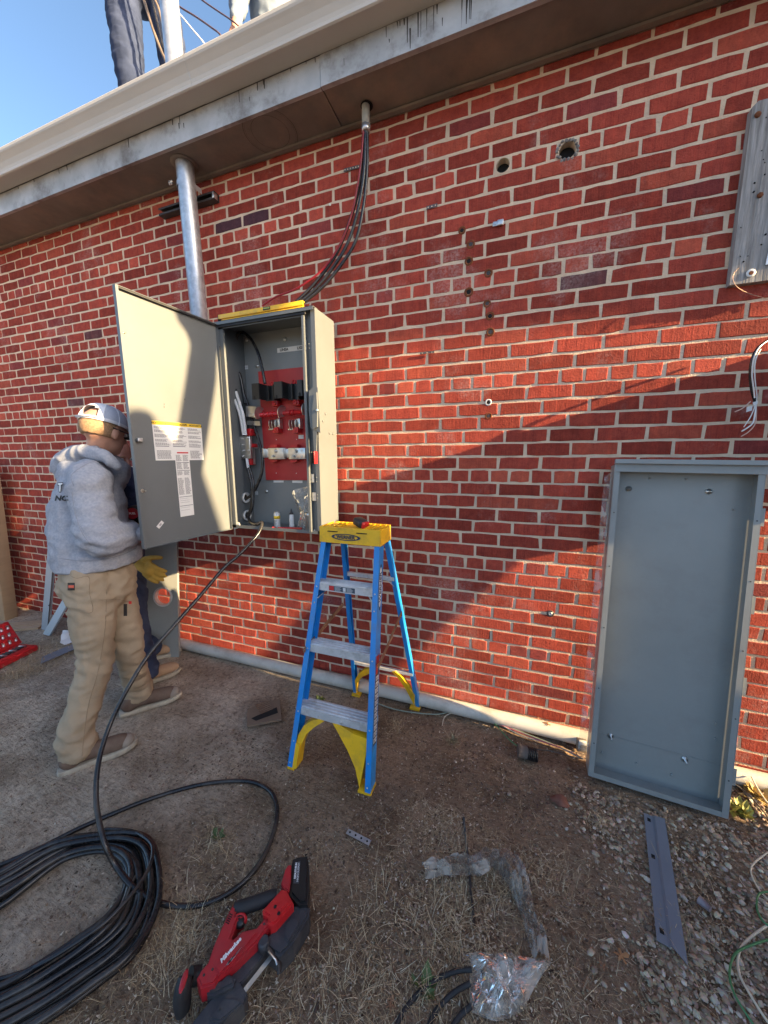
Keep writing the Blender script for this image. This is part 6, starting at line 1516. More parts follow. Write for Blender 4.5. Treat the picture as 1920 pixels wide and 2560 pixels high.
hood_t = [('t', [wd(290,1165,1.71), wd(262,1142,1.69), wd(215,1130,1.72), wd(168,1145,1.76), wd(140,1172,1.80)], [.022,.030,.036,.036,.026]),
    ('t', [wd(285,1150,1.90), wd(250,1132,1.92), wd(200,1128,1.90), wd(160,1145,1.86), wd(138,1172,1.82)], [.022,.030,.034,.034,.026]),
    ('t', [wd(180,1150,1.78), wd(150,1178,1.80)], [.042,.030]), ('t', [wd(235,1165,1.78), wd(190,1165,1.79)], [.058,.05])]
soft('hood', hood_t, M_hood, m1, .009, 3, [(.005,(16,16,16),2)])
b_ = MB(); soft('cuff', [('t', [ra_wr-V(.03,.01,-.0), ra_wr+V(.012,.004,0)], [.043,.040])], M_hood, m1, .008, 2)
def hem(o, z, par):
    zz = z-org(par).z
    for v in o.data.vertices:
        if v.co.z < zz: v.co.z = zz-(zz-v.co.z)*.02
    o.data.update()
hem(hoodie, waist.z-.030, m1)
# lettering on the back of the hoodie, laid just off the cloth
def on_surface(o, px, py, lift=.003):
    bpy.context.view_layer.update(); d = Vector(ray(px,py)).normalized(); inv = o.matrix_world.inverted(); c = inv @ Vector(CAM); dd = (inv.to_3x3() @ d).normalized()
    hit, loc, nor, _ = o.ray_cast(c, dd); 
    return (o.matrix_world @ loc-d*lift, (o.matrix_world.to_3x3() @ nor).normalized()) if hit else (wd(px,py,1.7), -d)
def cloth_text(s, px, py, size, m_, tilt=0.0, par=m1, o=hoodie, bold=.001, lift=.004):
    p, n_ = on_surface(o, px, py, lift); right = Vector(RR[0]); X = (right-n_*right.dot(n_)).normalized(); Yv = n_.cross(X)
    M_ = Matrix.Identity(4)
    for i in range(3): M_[i][0]=X[i]; M_[i][1]=Yv[i]; M_[i][2]=n_[i]; M_[i][3]=p[i]
    me_o = text('back_lettering', s, size, M_ @ Matrix.Rotation(tilt,4,'Z'), m_, par, bold=bold, ext=.0006)
    off = org(par)
    if lift > .01: return me_o
    for v in me_o.data.vertices:
        w_ = v.co+off; q = RR @ (np.array(w_)-CAM); x, y = 960+F*q[0]/q[2], 1280+F*q[1]/q[2]; pp, _n = on_surface(o, x, y, lift)
        if (pp-w_).length < .12: v.co = pp-off
    return me_o
cloth_text('T', 150, 1220, .056, M_ink2, .0, bold=.004, lift=.012); cloth_text('T', 150, 1220, .056, M_wht, .0, bold=.0005, lift=.015)
cloth_text('NC.', 155, 1246, .034, M_ink2, .05, bold=.0014)
# trousers
leg_t = [('t', [waist+V(0,0,.02), waist-V(0,0,.06), (hipR+hipL)/2+V(0,0,.03)], [.105,.122,.130]),
    ('t', [hipR+V(-.01,0,.08), hipR, (hipR+kneeR)/2, kneeR, (kneeR+ankR)/2+V(-.012,0,0), ankR+V(-.005,-.01,.03), ankR+V(0,-.005,-.025)], [.104,.098,.084,.072,.066,.070,.084]),
    ('t', [hipL+V(0,0,.08), hipL, (hipL+kneeL)/2, kneeL, (kneeL+ankL)/2, ankL+V(0,0,.03), ankL+V(.0,0,-.01)], [.104,.096,.080,.066,.061,.066,.078]),
    ('t', [wd(198,1465,1.74), wd(208,1440,1.74)], [.088,.092])]
def crl(p):
    d = 0
    for k, w_ in ((kneeR.z,.09),(ankR.z+.03,.09),(hipR.z-.02,.08)):
        t = abs(p.z-k)
        if t < w_: d += .0042*(1-t/w_)*math.sin(p.z*95+p.x*45+p.y*30+4*mnoise.noise(p*7))
    return d
tro = soft('trousers', leg_t, M_khaki, m1, .009, 3, FOLD_LEG, crease=crl)
hem(tro, .050, m1)
def patch(o, pxs, m_, name, lift=.003, par=m1, th=None):
    """small flat panel following the cloth"""
    b = MB(); (x0,y0),(x1,y1) = pxs; n_ = 5; g = [[b.pt(on_surface(o, x0+(x1-x0)*i/n_, y0+(y1-y0)*j/n_, lift)[0]) for j in range(n_+1)] for i in range(n_+1)]
    for i in range(n_):
        for j in range(n_): b.face([g[i][j],g[i][j+1],g[i+1][j+1],g[i+1][j]], True)
    return obj(name, b, m_, par)
patch(tro, ((169,1457),(187,1476)), M_black, 'pocket_patch'); patch(tro, ((171,1463),(185,1470)), mat('orange_red',(.55,.09,.04),rough=.7), 'patch_emblem', .0045)
patch(tro, ((309,1510),(318,1540)), M_black, 'pocket_zip'); patch(tro, ((322,1503),(329,1510)), M_redpl, 'pocket_tab')
def seam(pts, o, m_, name, r=.0018, lift=.0002, par=m1):
    b = MB(); P = cr([Vector((x,y,0)) for x,y in pts], 6); b.tube([on_surface(o, p.x, p.y, lift)[0] for p in P], r, 5); obj(name, b, m_, par)
M_seam = mat('khaki_seam', (.27,.20,.13), rough=.9)
M_seamg = mat('grey_seam', (.24,.25,.285), rough=.9)
seam([(268,1410),(266,1500),(262,1580),(245,1680),(222,1760),(210,1840),(205,1890)], tro, M_seam, 'side_seam')
seam([(165,1430),(190,1445),(222,1442),(224,1480),(232,1528),(200,1530)], tro, M_seam, 'pocket_seam'); seam([(248,1500),(290,1498),(322,1505)], tro, M_seam, 'pocket_seam')
seam([(185,1215),(178,1190),(200,1170),(230,1155),(262,1150),(285,1165)], hoodie, M_seamg, 'shoulder_seam')
seam([(180,1230),(188,1280),(205,1330),(228,1362)], hoodie, M_seamg, 'sleeve_seam')
seam([(146,1395),(200,1402),(260,1398),(310,1385),(340,1370)], hoodie, M_seamg, 'hem_seam')
for x in (165, 234, 300): patch(tro, ((x,1401),(x+7,1415)), M_khaki, 'belt_loop', .006)
p, n_ = on_surface(tro, 284, 1400, .006); b_ = MB(); b_.blob(p, .020, 2, .3, sc=(1.5,1,.9)); pk = obj('belt_knife', b_, M_rubber, m1); q = p-Vector(ray(284,1400)).normalized()*.018; b_ = MB(); b_.box(q-V(.018,.004,.010), q+V(.018,.004,-.004)); obj('knife_stripe', b_, mat('orange_plastic',(.75,.16,.02),rough=.4), m1)
shoe(m1, (1.989,-1.078,.0), (2.160,-.830,.0), M_shoe, M_shoe_g)
shoe(m1, (1.868,-.715,.0), (2.050,-.470,.0), M_shoe, M_shoe_g)
soft('work_glove', [('t',[ra_wr-V(.0,0,0), ra_wr+V(.002,.02,0)],[.034,.036])]+hand_tubes(ra_wr, (.12,.95,-.2), (0,0,1), 1.18, .5), M_glove, m1, .007, 2)
soft('work_glove', hand_tubes(la_wr, (.3,.8,-.1), (0,0,1), 1.18, .5, side=-1), M_glove, m1, .007, 2)

# ---------- man in navy, bent behind him
m2 = thing('person', 'man in navy sweatshirt and dark jeans bending behind the man in grey, mostly hidden', 'person', (1.62,-.34,0))
hc2 = wd(292,1138,2.34); f2 = V(.88,.05,-.42)
HT2, fr2, mm2 = head_tubes(hc2, f2, V(.3,0,1), 1.0)
n2, s2, w2_ = hc2-V(.05,.02,.10), wd(285,1215,2.36), wd(300,1400,2.45)
rs2, re2, rw2 = wd(310,1195,2.18), wd(345,1262,2.12), wd(342,1320,2.08)
ls2, le2, lw2 = wd(268,1210,2.5), wd(300,1330,2.45), wd(345,1405,2.20)
hR2, kR2, aR2 = wd(322,1480,2.36), wd(340,1575,2.36), V(1.75,-.46,.10)
hL2, kL2, aL2 = wd(290,1480,2.5), wd(300,1590,2.52), V(1.50,-.24,.10)
bt = HT2+[('t',[hc2-V(0.02,0,.03), n2, s2],[.055,.055,.075]),('t',[s2,(s2+w2_)/2,w2_],[.08,.09,.09]),('t',[s2,rs2,re2,rw2],[.05,.045,.035,.025]),('t',[s2,ls2,le2,lw2],[.05,.045,.035,.025]),('t',[w2_,hR2,kR2,aR2],[.07,.06,.05,.035]),('t',[w2_,hL2,kL2,aL2],[.07,.06,.05,.035])]
gdir = (wd(392,1405,2.12)-wd(350,1410,2.2))
bt += hand_tubes(lw2, (wd(385,1435,2.16)-lw2), V(-.3,-.9,.4), .95, .5)+hand_tubes(rw2, (.8,-.1,-.2), (0,0,1), .9, .9)
soft('body', bt, M_skin_red, m2, .008, 2); face_bits(hc2, fr2, mm2, 1.0, m2)
soft('hair', [('m', mm2(hc2+fr2[1]*.03-fr2[0]*.025), (.082,.095,.085))], M_hair, m2, .007, 1)
soft('navy_sweatshirt', [('t',[n2,s2,(s2+w2_)/2,w2_+V(0,0,.02)],[.07,.13,.155,.14]),('t',[s2,rs2,(rs2+re2)/2,re2,rw2-V(0,0,.0)],[.075,.082,.07,.065,.045]),('t',[s2,ls2,(ls2+le2)/2,le2,lw2-V(.05,0,0)],[.075,.08,.07,.06,.045])], M_navy, m2, .010, 3, FOLD_TOP)
soft('jeans', [('t',[w2_,(hR2+hL2)/2],[.135,.14]),('t',[hR2,(hR2+kR2)/2,kR2,(kR2+aR2)/2,aR2],[.105,.09,.075,.068,.070]),('t',[hL2,(hL2+kL2)/2,kL2,(kL2+aL2)/2,aL2],[.105,.09,.075,.068,.070])], M_denim, m2, .010, 3, FOLD_LEG)
soft('work_glove', [('t',[lw2-(wd(385,1435,2.16)-lw2).normalized()*.06, lw2],[.044,.038])]+hand_tubes(lw2, (wd(385,1435,2.16)-lw2), V(-.3,-.9,.4), 1.35, .35, .22), M_glove, m2, .007, 2)
soft('work_glove', [('t',[rw2-V(.0,0,-.05), rw2],[.042,.038])]+hand_tubes(rw2, (.8,-.1,-.2), (0,0,1), 1.15, .9), M_glove, m2, .007, 2)
shoe(m2, (1.70,-.52,.0), (1.812,-.275,.0), M_shoe_t)
shoe(m2, (1.45,-.30,.0), (1.60,-.08,.0), M_shoe_t)
soft('shop_cloth', [('t',[wd(322,1352,2.0),wd(330,1380,2.0),wd(333,1402,2.0)],[.030,.048,.022])], cloth_mat('grey_rag',(.13,.135,.14)), None, .008, 3, [(.006,(14,14,14),4)])
rag = bpy.data.objects['shop_cloth']; tag(rag, 'dark grey rag hanging in front of the grey hoodie beside the door edge', 'rag')
dp = wd(340,1280,2.02); dr = thing('cordless_drill', 'red and black cordless drill held by the man in navy behind the door', 'drill', dp)
dax = V(.55,-.75,.0).normalized()
b_ = MB(); b_.lathe([(.025,-.06),(.036,-.05),(.040,0),(.040,.045),(.033,.052)], dp, dax, 20); obj('motor_body', b_, M_black, dr)
b_ = MB(); b_.lathe([(.031,.0525),(.031,.055)], dp, dax, 20); obj('end_cap', b_, M_sawred, dr)
b_ = MB(); b_.tube([dp-V(0,0,.03), dp-V(.01,.01,.13)],[.021,.023],12); obj('grip', b_, M_black, dr)
b_ = MB(); b_.lathe([(.018,-.11),(.022,-.10),(.022,-.06)], dp, dax, 14); obj('chuck', b_, M_iron, dr)
b_ = MB(); b_.box(dp-V(.045,.05,.175), dp-V(-.035,-.03,.13), .008); obj('battery', b_, M_redpl, dr)
X = Vector((-dax.y, dax.x, 0)); X = X if X.dot(Vector(RR[0])) > 0 else -X; p = dp+dax*.056; M_ = Matrix.Identity(4); Yv = dax.cross(X)
for i in range(3): M_[i][0]=X[i]; M_[i][1]=Yv[i]; M_[i][2]=dax[i]; M_[i][3]=p[i]
text('drill_lettering', 'FUEL', .015, M_, M_wht, dr, bold=.0004)

# ---------- two men on the roof
ZR = 3.385
def stander(lab, base, face, mt_top, mt_leg, kR, kL, hR, hL, aR, aL, arms, mat_skin=M_skin, leg_label=None):
    par = thing('person', lab, 'person', base); B = Vector(base)
    pelv = (Vector(hR)+Vector(hL))/2+V(0,0,.06); chest = pelv+V(0,0,.42)+Vector(face)*.03; nk = chest+V(0,0,.14); hd = nk+V(0,0,.13)+Vector(face)*.03
    H_, fr, mm = head_tubes(hd, face, V(0,0,1))
    bt = H_+[('t',[hd-V(0,0,.03),nk,chest],[.055,.055,.075]),('t',[chest,pelv],[.09,.09]),('t',[pelv,hR,kR,aR],[.07,.06,.05,.035]),('t',[pelv,hL,kL,aL],[.07,.06,.05,.035])]
    tp = [('t',[nk-V(0,0,.03),chest,(chest+pelv)/2,pelv],[.07,.145,.15,.15])]
    for (sh, el, wr_, hdir, up) in arms:
        bt += [('t',[chest+V(0,0,.05),sh,el,wr_],[.05,.045,.035,.026])]+hand_tubes(wr_, hdir, up, 1.0, .7)
        tp += [('t',[chest+V(0,0,.05),sh,(Vector(sh)+Vector(el))/2,el,(Vector(el)*.25+Vector(wr_)*.75)],[.075,.075,.066,.058,.046])]
    soft('body', bt, mat_skin, par, .010, 2); face_bits(hd, fr, mm, 1.0, par)
    soft('hair', [('m', mm(hd+fr[1]*.03-fr[0]*.02), (.082,.097,.085))], M_hair, par, .009, 1)
    soft('shirt', tp, mt_top, par, .011, 3, FOLD_TOP)
    soft('jeans', [('t',[pelv+V(0,0,.04),pelv-V(0,0,.06)],[.14,.145]),('t',[hR,(Vector(hR)+Vector(kR))/2,kR,(Vector(kR)+Vector(aR))/2,aR],[.11,.10,.092,.085,.085]),('t',[hL,(Vector(hL)+Vector(kL))/2,kL,(Vector(kL)+Vector(aL))/2,aL],[.11,.10,.092,.085,.085])], mt_leg, par, .010, 3, [(.006,(4,4,9),6),(.003,(14,14,30),2)])
    for a in (aR, aL):
        f_ = Vector(face).normalized(); h_ = Vector((a[0],a[1],ZR+.012))-f_*.06; shoe(par, h_, h_+f_*.30, M_shoe)
    return par
kA = wd(318,120,2.42); hA = wd(296,-30,2.44); kB = wd(425,100,2.55); hB = wd(392,-40,2.52)
stander('man in dark blue jeans standing on the roof beside the galvanised mast', ((kA.x+kB.x)/2,.25,ZR), (.35,-.9,0), M_navy, M_denim, kA+V(0,.0,-.05), kB, hA+V(0,.02,.0), hB+V(0,.02,0), V(kA.x+.05,kA.y+.02,ZR+.12), V(kB.x+.04,kB.y+.02,ZR+.12),
    [(hA+V(-.02,0,.50),hA+V(.0,-.18,.30),hA+V(.22,-.22,.32),(1,0,0),(0,0,1)),(hB+V(.06,0,.50),hB+V(.12,-.16,.30),hB+V(.05,-.26,.34),(.3,-.2,.5),(0,0,1))])
tc = wd(668,8,2.62); wr4 = wd(588,66,2.40); el4 = wd(598,5,2.46); sh4 = tc+V(-.13,-.06,.27)
pb = V(tc.x+.02, tc.y+.06, ZR)
stander('man in pale denim shirt on the roof reaching for the thin cables', pb, (-.75,-.65,0), M_shirt, M_denim, V(pb.x-.12,pb.y,ZR+.50), V(pb.x+.12,pb.y+.05,ZR+.50), V(tc.x-.08,tc.y+.05,tc.z-.25), V(tc.x+.10,tc.y+.06,tc.z-.25), V(pb.x-.12,pb.y,ZR+.12), V(pb.x+.12,pb.y+.05,ZR+.12),
    [(sh4, el4+V(0,0,.02), wr4, (-.35,-.1,-.75), (-.5,-.8,0)), (tc+V(.16,.02,.27), tc+V(.22,-.12,.05), tc+V(.10,-.26,.02), (-.6,-.6,0), (0,0,1))])
# cables at the mast and over the eave
def rcable(pts, r, m_, lab):
    b = MB(); b.tube(cr([wd(*p) for p in pts],6), r, 8); tag(obj('service_cable', b, m_, loc=wd(*pts[-1])), lab, 'cable')
M_tanc = mat('weathered_cable', (.10,.075,.055), rough=.55, col2=(.17,.13,.10), vscale=10)
rcable([(335,-120,2.25),(352,-30,2.26),(366,20,2.27),(385,80,2.28),(404,130,2.29),(414,152,2.30),(424,200,2.34)], .0088, M_tanc, 'thick weathered cable left of the mast, running down behind the gutter')
rcable([(350,-120,2.28),(372,-30,2.29),(384,15,2.30),(396,70,2.31),(408,120,2.32),(418,150,2.33),(428,200,2.36)], .0075, M_cable, 'black cable nearest the left side of the mast above the gutter')
rcable([(372,-120,2.22),(382,-20,2.23),(396,20,2.24),(405,55,2.25),(412,80,2.27),(420,120,2.30),(430,190,2.34)], .0075, M_tanc, 'weathered cable crossing behind the top of the mast')
M_purp = mat('purple_cable', (.07,.045,.06), rough=.5)
rcable([(420,-10,2.36),(448,16,2.35),(490,42,2.33),(530,70,2.30),(550,86,2.28),(575,120,2.30)], .0055, M_purp, 'dark purple cable slanting right from the mast to the gutter')
rcable([(470,-30,2.45),(505,0,2.42),(545,28,2.39),(575,48,2.37),(597,66,2.36),(640,110,2.36)], .0050, M_purp, 'upper dark purple cable running to the gloved hand')
rcable([(440,25,2.33),(455,42,2.32),(480,72,2.30),(510,108,2.28),(530,140,2.28)], .0040, M_white, 'thin white rope slanting from the mast to the gutter')
# ================================================================ gravel, straw, weeds
ICO_V, ICO_F = None, None
bm = bmesh.new(); bmesh.ops.create_icosphere(bm, subdivisions=1, radius=1.0); ICO1_V = np.array([v.co[:] for v in bm.verts]); ICO1_F = np.array([[v.index for v in f.verts] for f in bm.faces]); bm.free()
t_ = (1+5**.5)/2
bm = bmesh.new(); bmesh.ops.create_icosphere(bm, subdivisions=2, radius=1.0); ICO2_V = np.array([v.co[:] for v in bm.verts]); ICO2_F = np.array([[v.index for v in f.verts] for f in bm.faces]); bm.free()
def stone_mat():
    M = bpy.data.materials.new('gravel_stone'); M.use_nodes = True; N = M.node_tree.nodes; L = M.node_tree.links; b = N['Principled BSDF']
    b.inputs['Roughness'].default_value = .8; b.inputs['Specular IOR Level'].default_value = .3
    at = N.new('ShaderNodeAttribute'); at.attribute_name = 'bc'
    g = N.new('ShaderNodeNewGeometry'); no = N.new('ShaderNodeTexNoise'); no.inputs['Scale'].default_value = 120; no.inputs['Detail'].default_value = 5; L.new(g.outputs['Position'], no.inputs[0])
    mx = N.new('ShaderNodeMix'); mx.data_type = 'RGBA'; mx.blend_type = 'MULTIPLY'; mx.inputs[0].default_value = .6; L.new(at.outputs[0], mx.inputs[6]); L.new(no.outputs[1], mx.inputs[7])
    mg = N.new('ShaderNodeMix'); mg.data_type = 'RGBA'; mg.blend_type = 'MULTIPLY'; mg.inputs[0].default_value = 1; mg.inputs[7].default_value = (1.35,1.35,1.35,1); L.new(mx.outputs[2], mg.inputs[6])
    L.new(mg.outputs[2], b.inputs['Base Color']); bp = N.new('ShaderNodeBump'); bp.inputs['Strength'].default_value = .4; bp.inputs['Distance'].default_value = .001; L.new(no.outputs[0], bp.inputs['Height']); L.new(bp.outputs[0], b.inputs['Normal'])
    return M
M_stone = stone_mat()
def stones(name, pts, rad, base_v, base_f, kind='stuff', smooth=True, pal_=None):
    n = len(pts); V0 = np.repeat(base_v[None], n, 0)*(1+rng.uniform(-.22,.22,(n,len(base_v),1)))
    sc = np.stack([rng.uniform(.8,1.5,n), rng.uniform(.7,1.1,n), rng.uniform(.35,.7,n)],1)*rad[:,None]
    V0 = V0*sc[:,None,:]; a = rng.uniform(0,6.28,n); tilt = rng.uniform(-.5,.5,n)
    x, y, z = V0[...,0].copy(), V0[...,1].copy(), V0[...,2].copy()
    y2 = y*np.cos(tilt)[:,None]-z*np.sin(tilt)[:,None]; z2 = y*np.sin(tilt)[:,None]+z*np.cos(tilt)[:,None]
    X = x*np.cos(a)[:,None]-y2*np.sin(a)[:,None]; Y = x*np.sin(a)[:,None]+y2*np.cos(a)[:,None]
    P = np.stack([X,Y,z2],-1)+np.array(pts)[:,None,:]
    Fq = (base_f[None]+(np.arange(n)*len(base_v))[:,None,None]).reshape(-1,3)
    pal = np.array([(.42,.34,.25),(.52,.43,.32),(.30,.24,.18),(.45,.34,.24),(.60,.54,.44),(.34,.25,.17),(.40,.28,.19),(.24,.18,.13)])
    if pal_: pal = np.array(pal_)
    c = pal[rng.integers(0,len(pal),n)]*rng.uniform(.55,1.05,(n,1)); c = np.concatenate([c, np.ones((n,1))],1)
    return mesh_np(name, P.reshape(-1,3), Fq, M_stone, kind=kind, smooth=smooth, cols=np.repeat(c, len(base_v), 0))
def dens_gravel(x, y):
    # gravel bed at the right: dense under and right of the tray, thinning to the left and front
    e = 4.20+max(0,(-y-.35))*.05; d = (x-e)/.30+nz(x,y,2.2,11)*.8
    return max(0, min(1, d))
pts, rad = [], []
while len(pts) < 15000:
    x, y = random.uniform(3.9,5.5), -random.uniform(.06,1.55)
    if random.random() > dens_gravel(x,y)**1.5: continue
    if 4.29<x<4.9 and y>-.31: continue
    if nz(x,y,3.5,2) > .25 and random.random() < .6: continue
    r = random.choice([random.uniform(.0025,.005), random.uniform(.0035,.007), random.uniform(.004,.008), random.uniform(.006,.0115)])
    pts.append((x,y,gz(x,y)+r*.30)); rad.append(r)
g1 = stones('gravel', pts, np.array(rad), ICO1_V, ICO1_F, smooth=False); 
pts, rad = [], []
while len(pts) < 16000:   # grit over all the dirt
    x, y = random.uniform(.2,5.6), -abs(random.gauss(.9,.7))
    if y > -.02 or y < -2.3: continue
    if random.random() > .35+.65*min(1,max(0,(x-2.4)/1.2)): continue
    r = random.uniform(.0010,.0032)*(1.6 if random.random()<.08 else 1); pts.append((x,y,gz(x,y)+r*.6)); rad.append(r)
stones('grit', pts, np.array(rad), ICO1_V[:], ICO1_F)
pts, rad = [], []
while len(pts) < 9000:   # crumbled soil
    x, y = random.uniform(.2,5.0), -random.uniform(.05,2.0)
    if random.random() > .12+.9*max(0,min(1,(x-2.2)/1.2)) or random.random() > .35+nz(x,y,4,31)*1.4: continue
    r = random.uniform(.0018,.0055)*(1.5 if random.random()<.06 else 1); pts.append((x,y,gz(x,y)+r*.1)); rad.append(r)
stones('soil_crumbs', pts, np.array(rad), ICO1_V, ICO1_F, pal_=[(.26,.18,.125),(.20,.135,.095),(.33,.24,.17),(.15,.10,.07)], smooth=False)
# a few larger stones one can point at
named = [(1155,1900,.010),(1273,1984,.012),(1246,1985,.006),(1030,1830,.005),(1393,2088,.009),(1515,2215,.012),(1605,2218,.010),(1478,2380,.012),(1486,2425,.013),(1625,2427,.013),(1603,2218,.009),(1140,1905,.006),(958,2030,.006),(850,1840,.007),(1700,2215,.011),(1732,2390,.012),(1510,2460,.011),(1395,2298,.009),(1410,2345,.010),(1340,2135,.006),(1275,2132,.009)]
stones('loose_stones', [tuple(onZ(x,y,r*.2)) for x,y,r in named], np.array([r*.8 for x,y,r in named]), ICO2_V, ICO2_F)
# straw and dry grass: thin bent blades
def blade_mesh(name, pts, L_, h_, w_, pal, flat=.5, seg=3, kind='stuff', mt=None):
    n = len(pts); P = np.array(pts); a = rng.uniform(0,6.283,n); L_ = np.array(L_)
    el = np.abs(rng.normal(0,1,n))*flat; cur = rng.normal(0,.6,n)
    V_, Fq = [], []
    ts = np.linspace(0,1,seg+1)
    pos = P.copy(); ring = []
    ang = a.copy(); e = el.copy()
    for k, t in enumerate(ts):
        side = np.stack([-np.sin(ang),np.cos(ang),np.zeros(n)],1)*(np.array(w_)*(1-.7*t))[:,None]
        ring.append(np.stack([pos-side,pos+side],1))
        step = (L_/seg)[:,None]; pos = pos+np.stack([np.cos(ang)*np.cos(e),np.sin(ang)*np.cos(e),np.sin(e)],1)*step
        pos[:,2] = np.maximum(pos[:,2], P[:,2]-.001)
        ang = ang+cur/seg; e = e-.5*np.sign(e)*abs(el)/seg*1.2
    V_ = np.concatenate(ring,1); m_ = V_.shape[1]
    f = np.array([[2*k,2*k+2,2*k+3,2*k+1] for k in range(seg)])
    Fq = (f[None]+(np.arange(n)*m_)[:,None,None]).reshape(-1,4)
    pal = np.array(pal); c = pal[rng.integers(0,len(pal),n)]*rng.uniform(.6,1.15,(n,1)); c = np.concatenate([c,np.ones((n,1))],1)
    return mesh_np(name, V_.reshape(-1,3), Fq, mt or M_straw, kind=kind, cols=np.repeat(c,m_,0))
M_straw = bpy.data.materials.new('dry_straw'); M_straw.use_nodes = True
_b = M_straw.node_tree.nodes['Principled BSDF']; _b.inputs['Roughness'].default_value = .75; _b.inputs['Specular IOR Level'].default_value = .2
_a = M_straw.node_tree.nodes.new('ShaderNodeAttribute'); _a.attribute_name = 'bc'; M_straw.node_tree.links.new(_a.outputs[0], _b.inputs['Base Color'])
PAL = [(.52,.39,.23),(.62,.49,.31),(.42,.30,.17),(.30,.20,.12),(.66,.56,.39),(.46,.33,.19)]
def dens_straw(x, y):
    v = .5+nz(x,y,1.6,21)*1.2+nz(x,y,5,4)*.6
    a = max(0,min(1,(x-2.6)/.7)); b = max(0,min(1,(-y-.30)/.35)); right = 1-.75*max(0,min(1,(x-4.35)/.4))
    d = a*b*right*v
    # bare brown soil between ladder, wall and tray
    if 3.3<x<4.35 and y>-.62: d *= .25
    return max(0, min(1, d))
def scatter(n, x0, x1, y0, y1, f):
    out = []
    while len(out) < n:
        x, y = random.uniform(x0,x1), random.uniform(y0,y1)
        if random.random() < f(x,y): out.append((x,y,gz(x,y)+.001))
    return out
p_ = scatter(19000, 2.5,5.4,-1.9,-.1, dens_straw); blade_mesh('straw_litter', p_, rng.uniform(.006,.030,len(p_)), 0, rng.uniform(.0004,.0011,len(p_)), PAL, .22)
p_ = scatter(2600, 2.5,5.4,-1.9,-.1, dens_straw); blade_mesh('dry_grass', p_, rng.uniform(.03,.085,len(p_)), 0, rng.uniform(.0004,.0009,len(p_)), PAL, .40, 5)
def tuft_pts(c, r, n): return [(c[0]+random.gauss(0,r), c[1]+random.gauss(0,r), gz(c[0],c[1])) for _ in range(n)]
tp = []
for (x, y, r, n) in [(540,2105,.05,260),(430,2300,.05,260),(450,2340,.04,200),(1390,2200,.05,160),(1150,2260,.05,200),(1250,2200,.05,200),(1100,2350,.05,200),(950,2250,.05,150),(1700,2330,.03,90),(1080,2480,.03,150),(990,1820,.03,120),(1130,1850,.02,90),(420,2420,.05,200),(560,2520,.05,200),(850,2420,.06,260),(930,2520,.06,260),(1500,2060,.03,80)]:
    q = onZ(x,y,0); tp += tuft_pts(q, r, n)
blade_mesh('grass_tufts', tp, rng.uniform(.02,.06,len(tp)), 0, rng.uniform(.0005,.0011,len(tp)), PAL, .75, 4)
tp = []
for (x0,y0,x1,y1,n) in [(150,1600,0,1700,700),(260,1590,60,1690,700),(60,1680,0,1700,200)]:
    for _ in range(n):
        t = random.random(); q = onZ(x0+(x1-x0)*t+random.gauss(0,18), y0+(y1-y0)*t+random.gauss(0,10), 0); tp.append((q.x,q.y,gz(q.x,q.y)))
blade_mesh('grass_tufts', tp, rng.uniform(.03,.08,len(tp)), 0, rng.uniform(.0006,.0014,len(tp)), PAL, .55, 4)
# leaf crumbs and bark chips
p_ = scatter(12000, 2.5,5.4,-1.9,-.1, lambda x,y: min(1,dens_straw(x,y)+.08)); blade_mesh('leaf_crumbs', p_, rng.uniform(.004,.012,len(p_)), 0, rng.uniform(.0015,.004,len(p_)), [(.22,.12,.07),(.14,.08,.05),(.34,.22,.13),(.08,.05,.035),(.52,.40,.28),(.62,.52,.40)], .3, 2)
# green weeds by the wall, small green blades among the straw
M_leaf = mat('weed_leaf', (.05,.085,.025), rough=.6, col2=(.10,.14,.04), vscale=30)
def weed(px, py, n, s, lab, mt=M_leaf, z=0):
    q = onZ(px,py,z); b = MB()
    for k in range(n):
        a = random.uniform(0,6.28); e = random.uniform(.15,1.2); l = s*random.uniform(.5,1.2); d = Vector((math.cos(a)*math.cos(e), math.sin(a)*math.cos(e), math.sin(e))); sd = Vector((-math.sin(a),math.cos(a),0))*l*.22
        p0 = q+Vector((random.gauss(0,s*.25),random.gauss(0,s*.2),0)); m1_ = p0+d*l*.5; e1_ = p0+d*l-Vector((0,0,l*.15))
        b.face([b.pt(p0),b.pt(m1_+sd),b.pt(e1_),b.pt(m1_-sd)])
    o = obj('weed', b, mt, loc=q); tag(o, lab, 'weed'); return o
M_leafy = mat('yellow_green_leaf', (.20,.22,.04), rough=.6, col2=(.32,.30,.07), vscale=30)
M_dryleaf = mat('dry_weed', (.17,.14,.075), rough=.8, col2=(.26,.21,.12), vscale=30)
weed(710,1668,60,.045,'small dusty weed growing by the wall pipe left of the ladder', mat('dusty_weed',(.11,.10,.055),rough=.8,col2=(.17,.16,.09),vscale=40))
weed(1150,1742,34,.05,'bright green weed behind the wall pipe in the sun', M_leafy)
weed(800,1752,40,.035,'small yellowish weed in the light behind the lower ladder step', M_leafy)
weed(1240,1765,18,.04,'two toned low weed at the foot of the sunlit bricks', M_dryleaf)
weed(1850,2030,60,.05,'yellow green weed on the gravel right of the steel tray foot', M_leafy)
weed(1130,1852,40,.03,'dark dry weed on bare soil right of the ladder', M_dryleaf)
weed(1062,2475,14,.06,'small green grass tuft beside the black hoses', M_leaf)
weed(545,2095,16,.035,'small green grass blades inside the cable loop', M_leaf)
weed(1890,1990,50,.06,'dry yellow stalks beside the wall pipe at far right', M_straw_y := mat('stalks',(.38,.27,.08),rough=.8,col2=(.5,.38,.15),vscale=30))
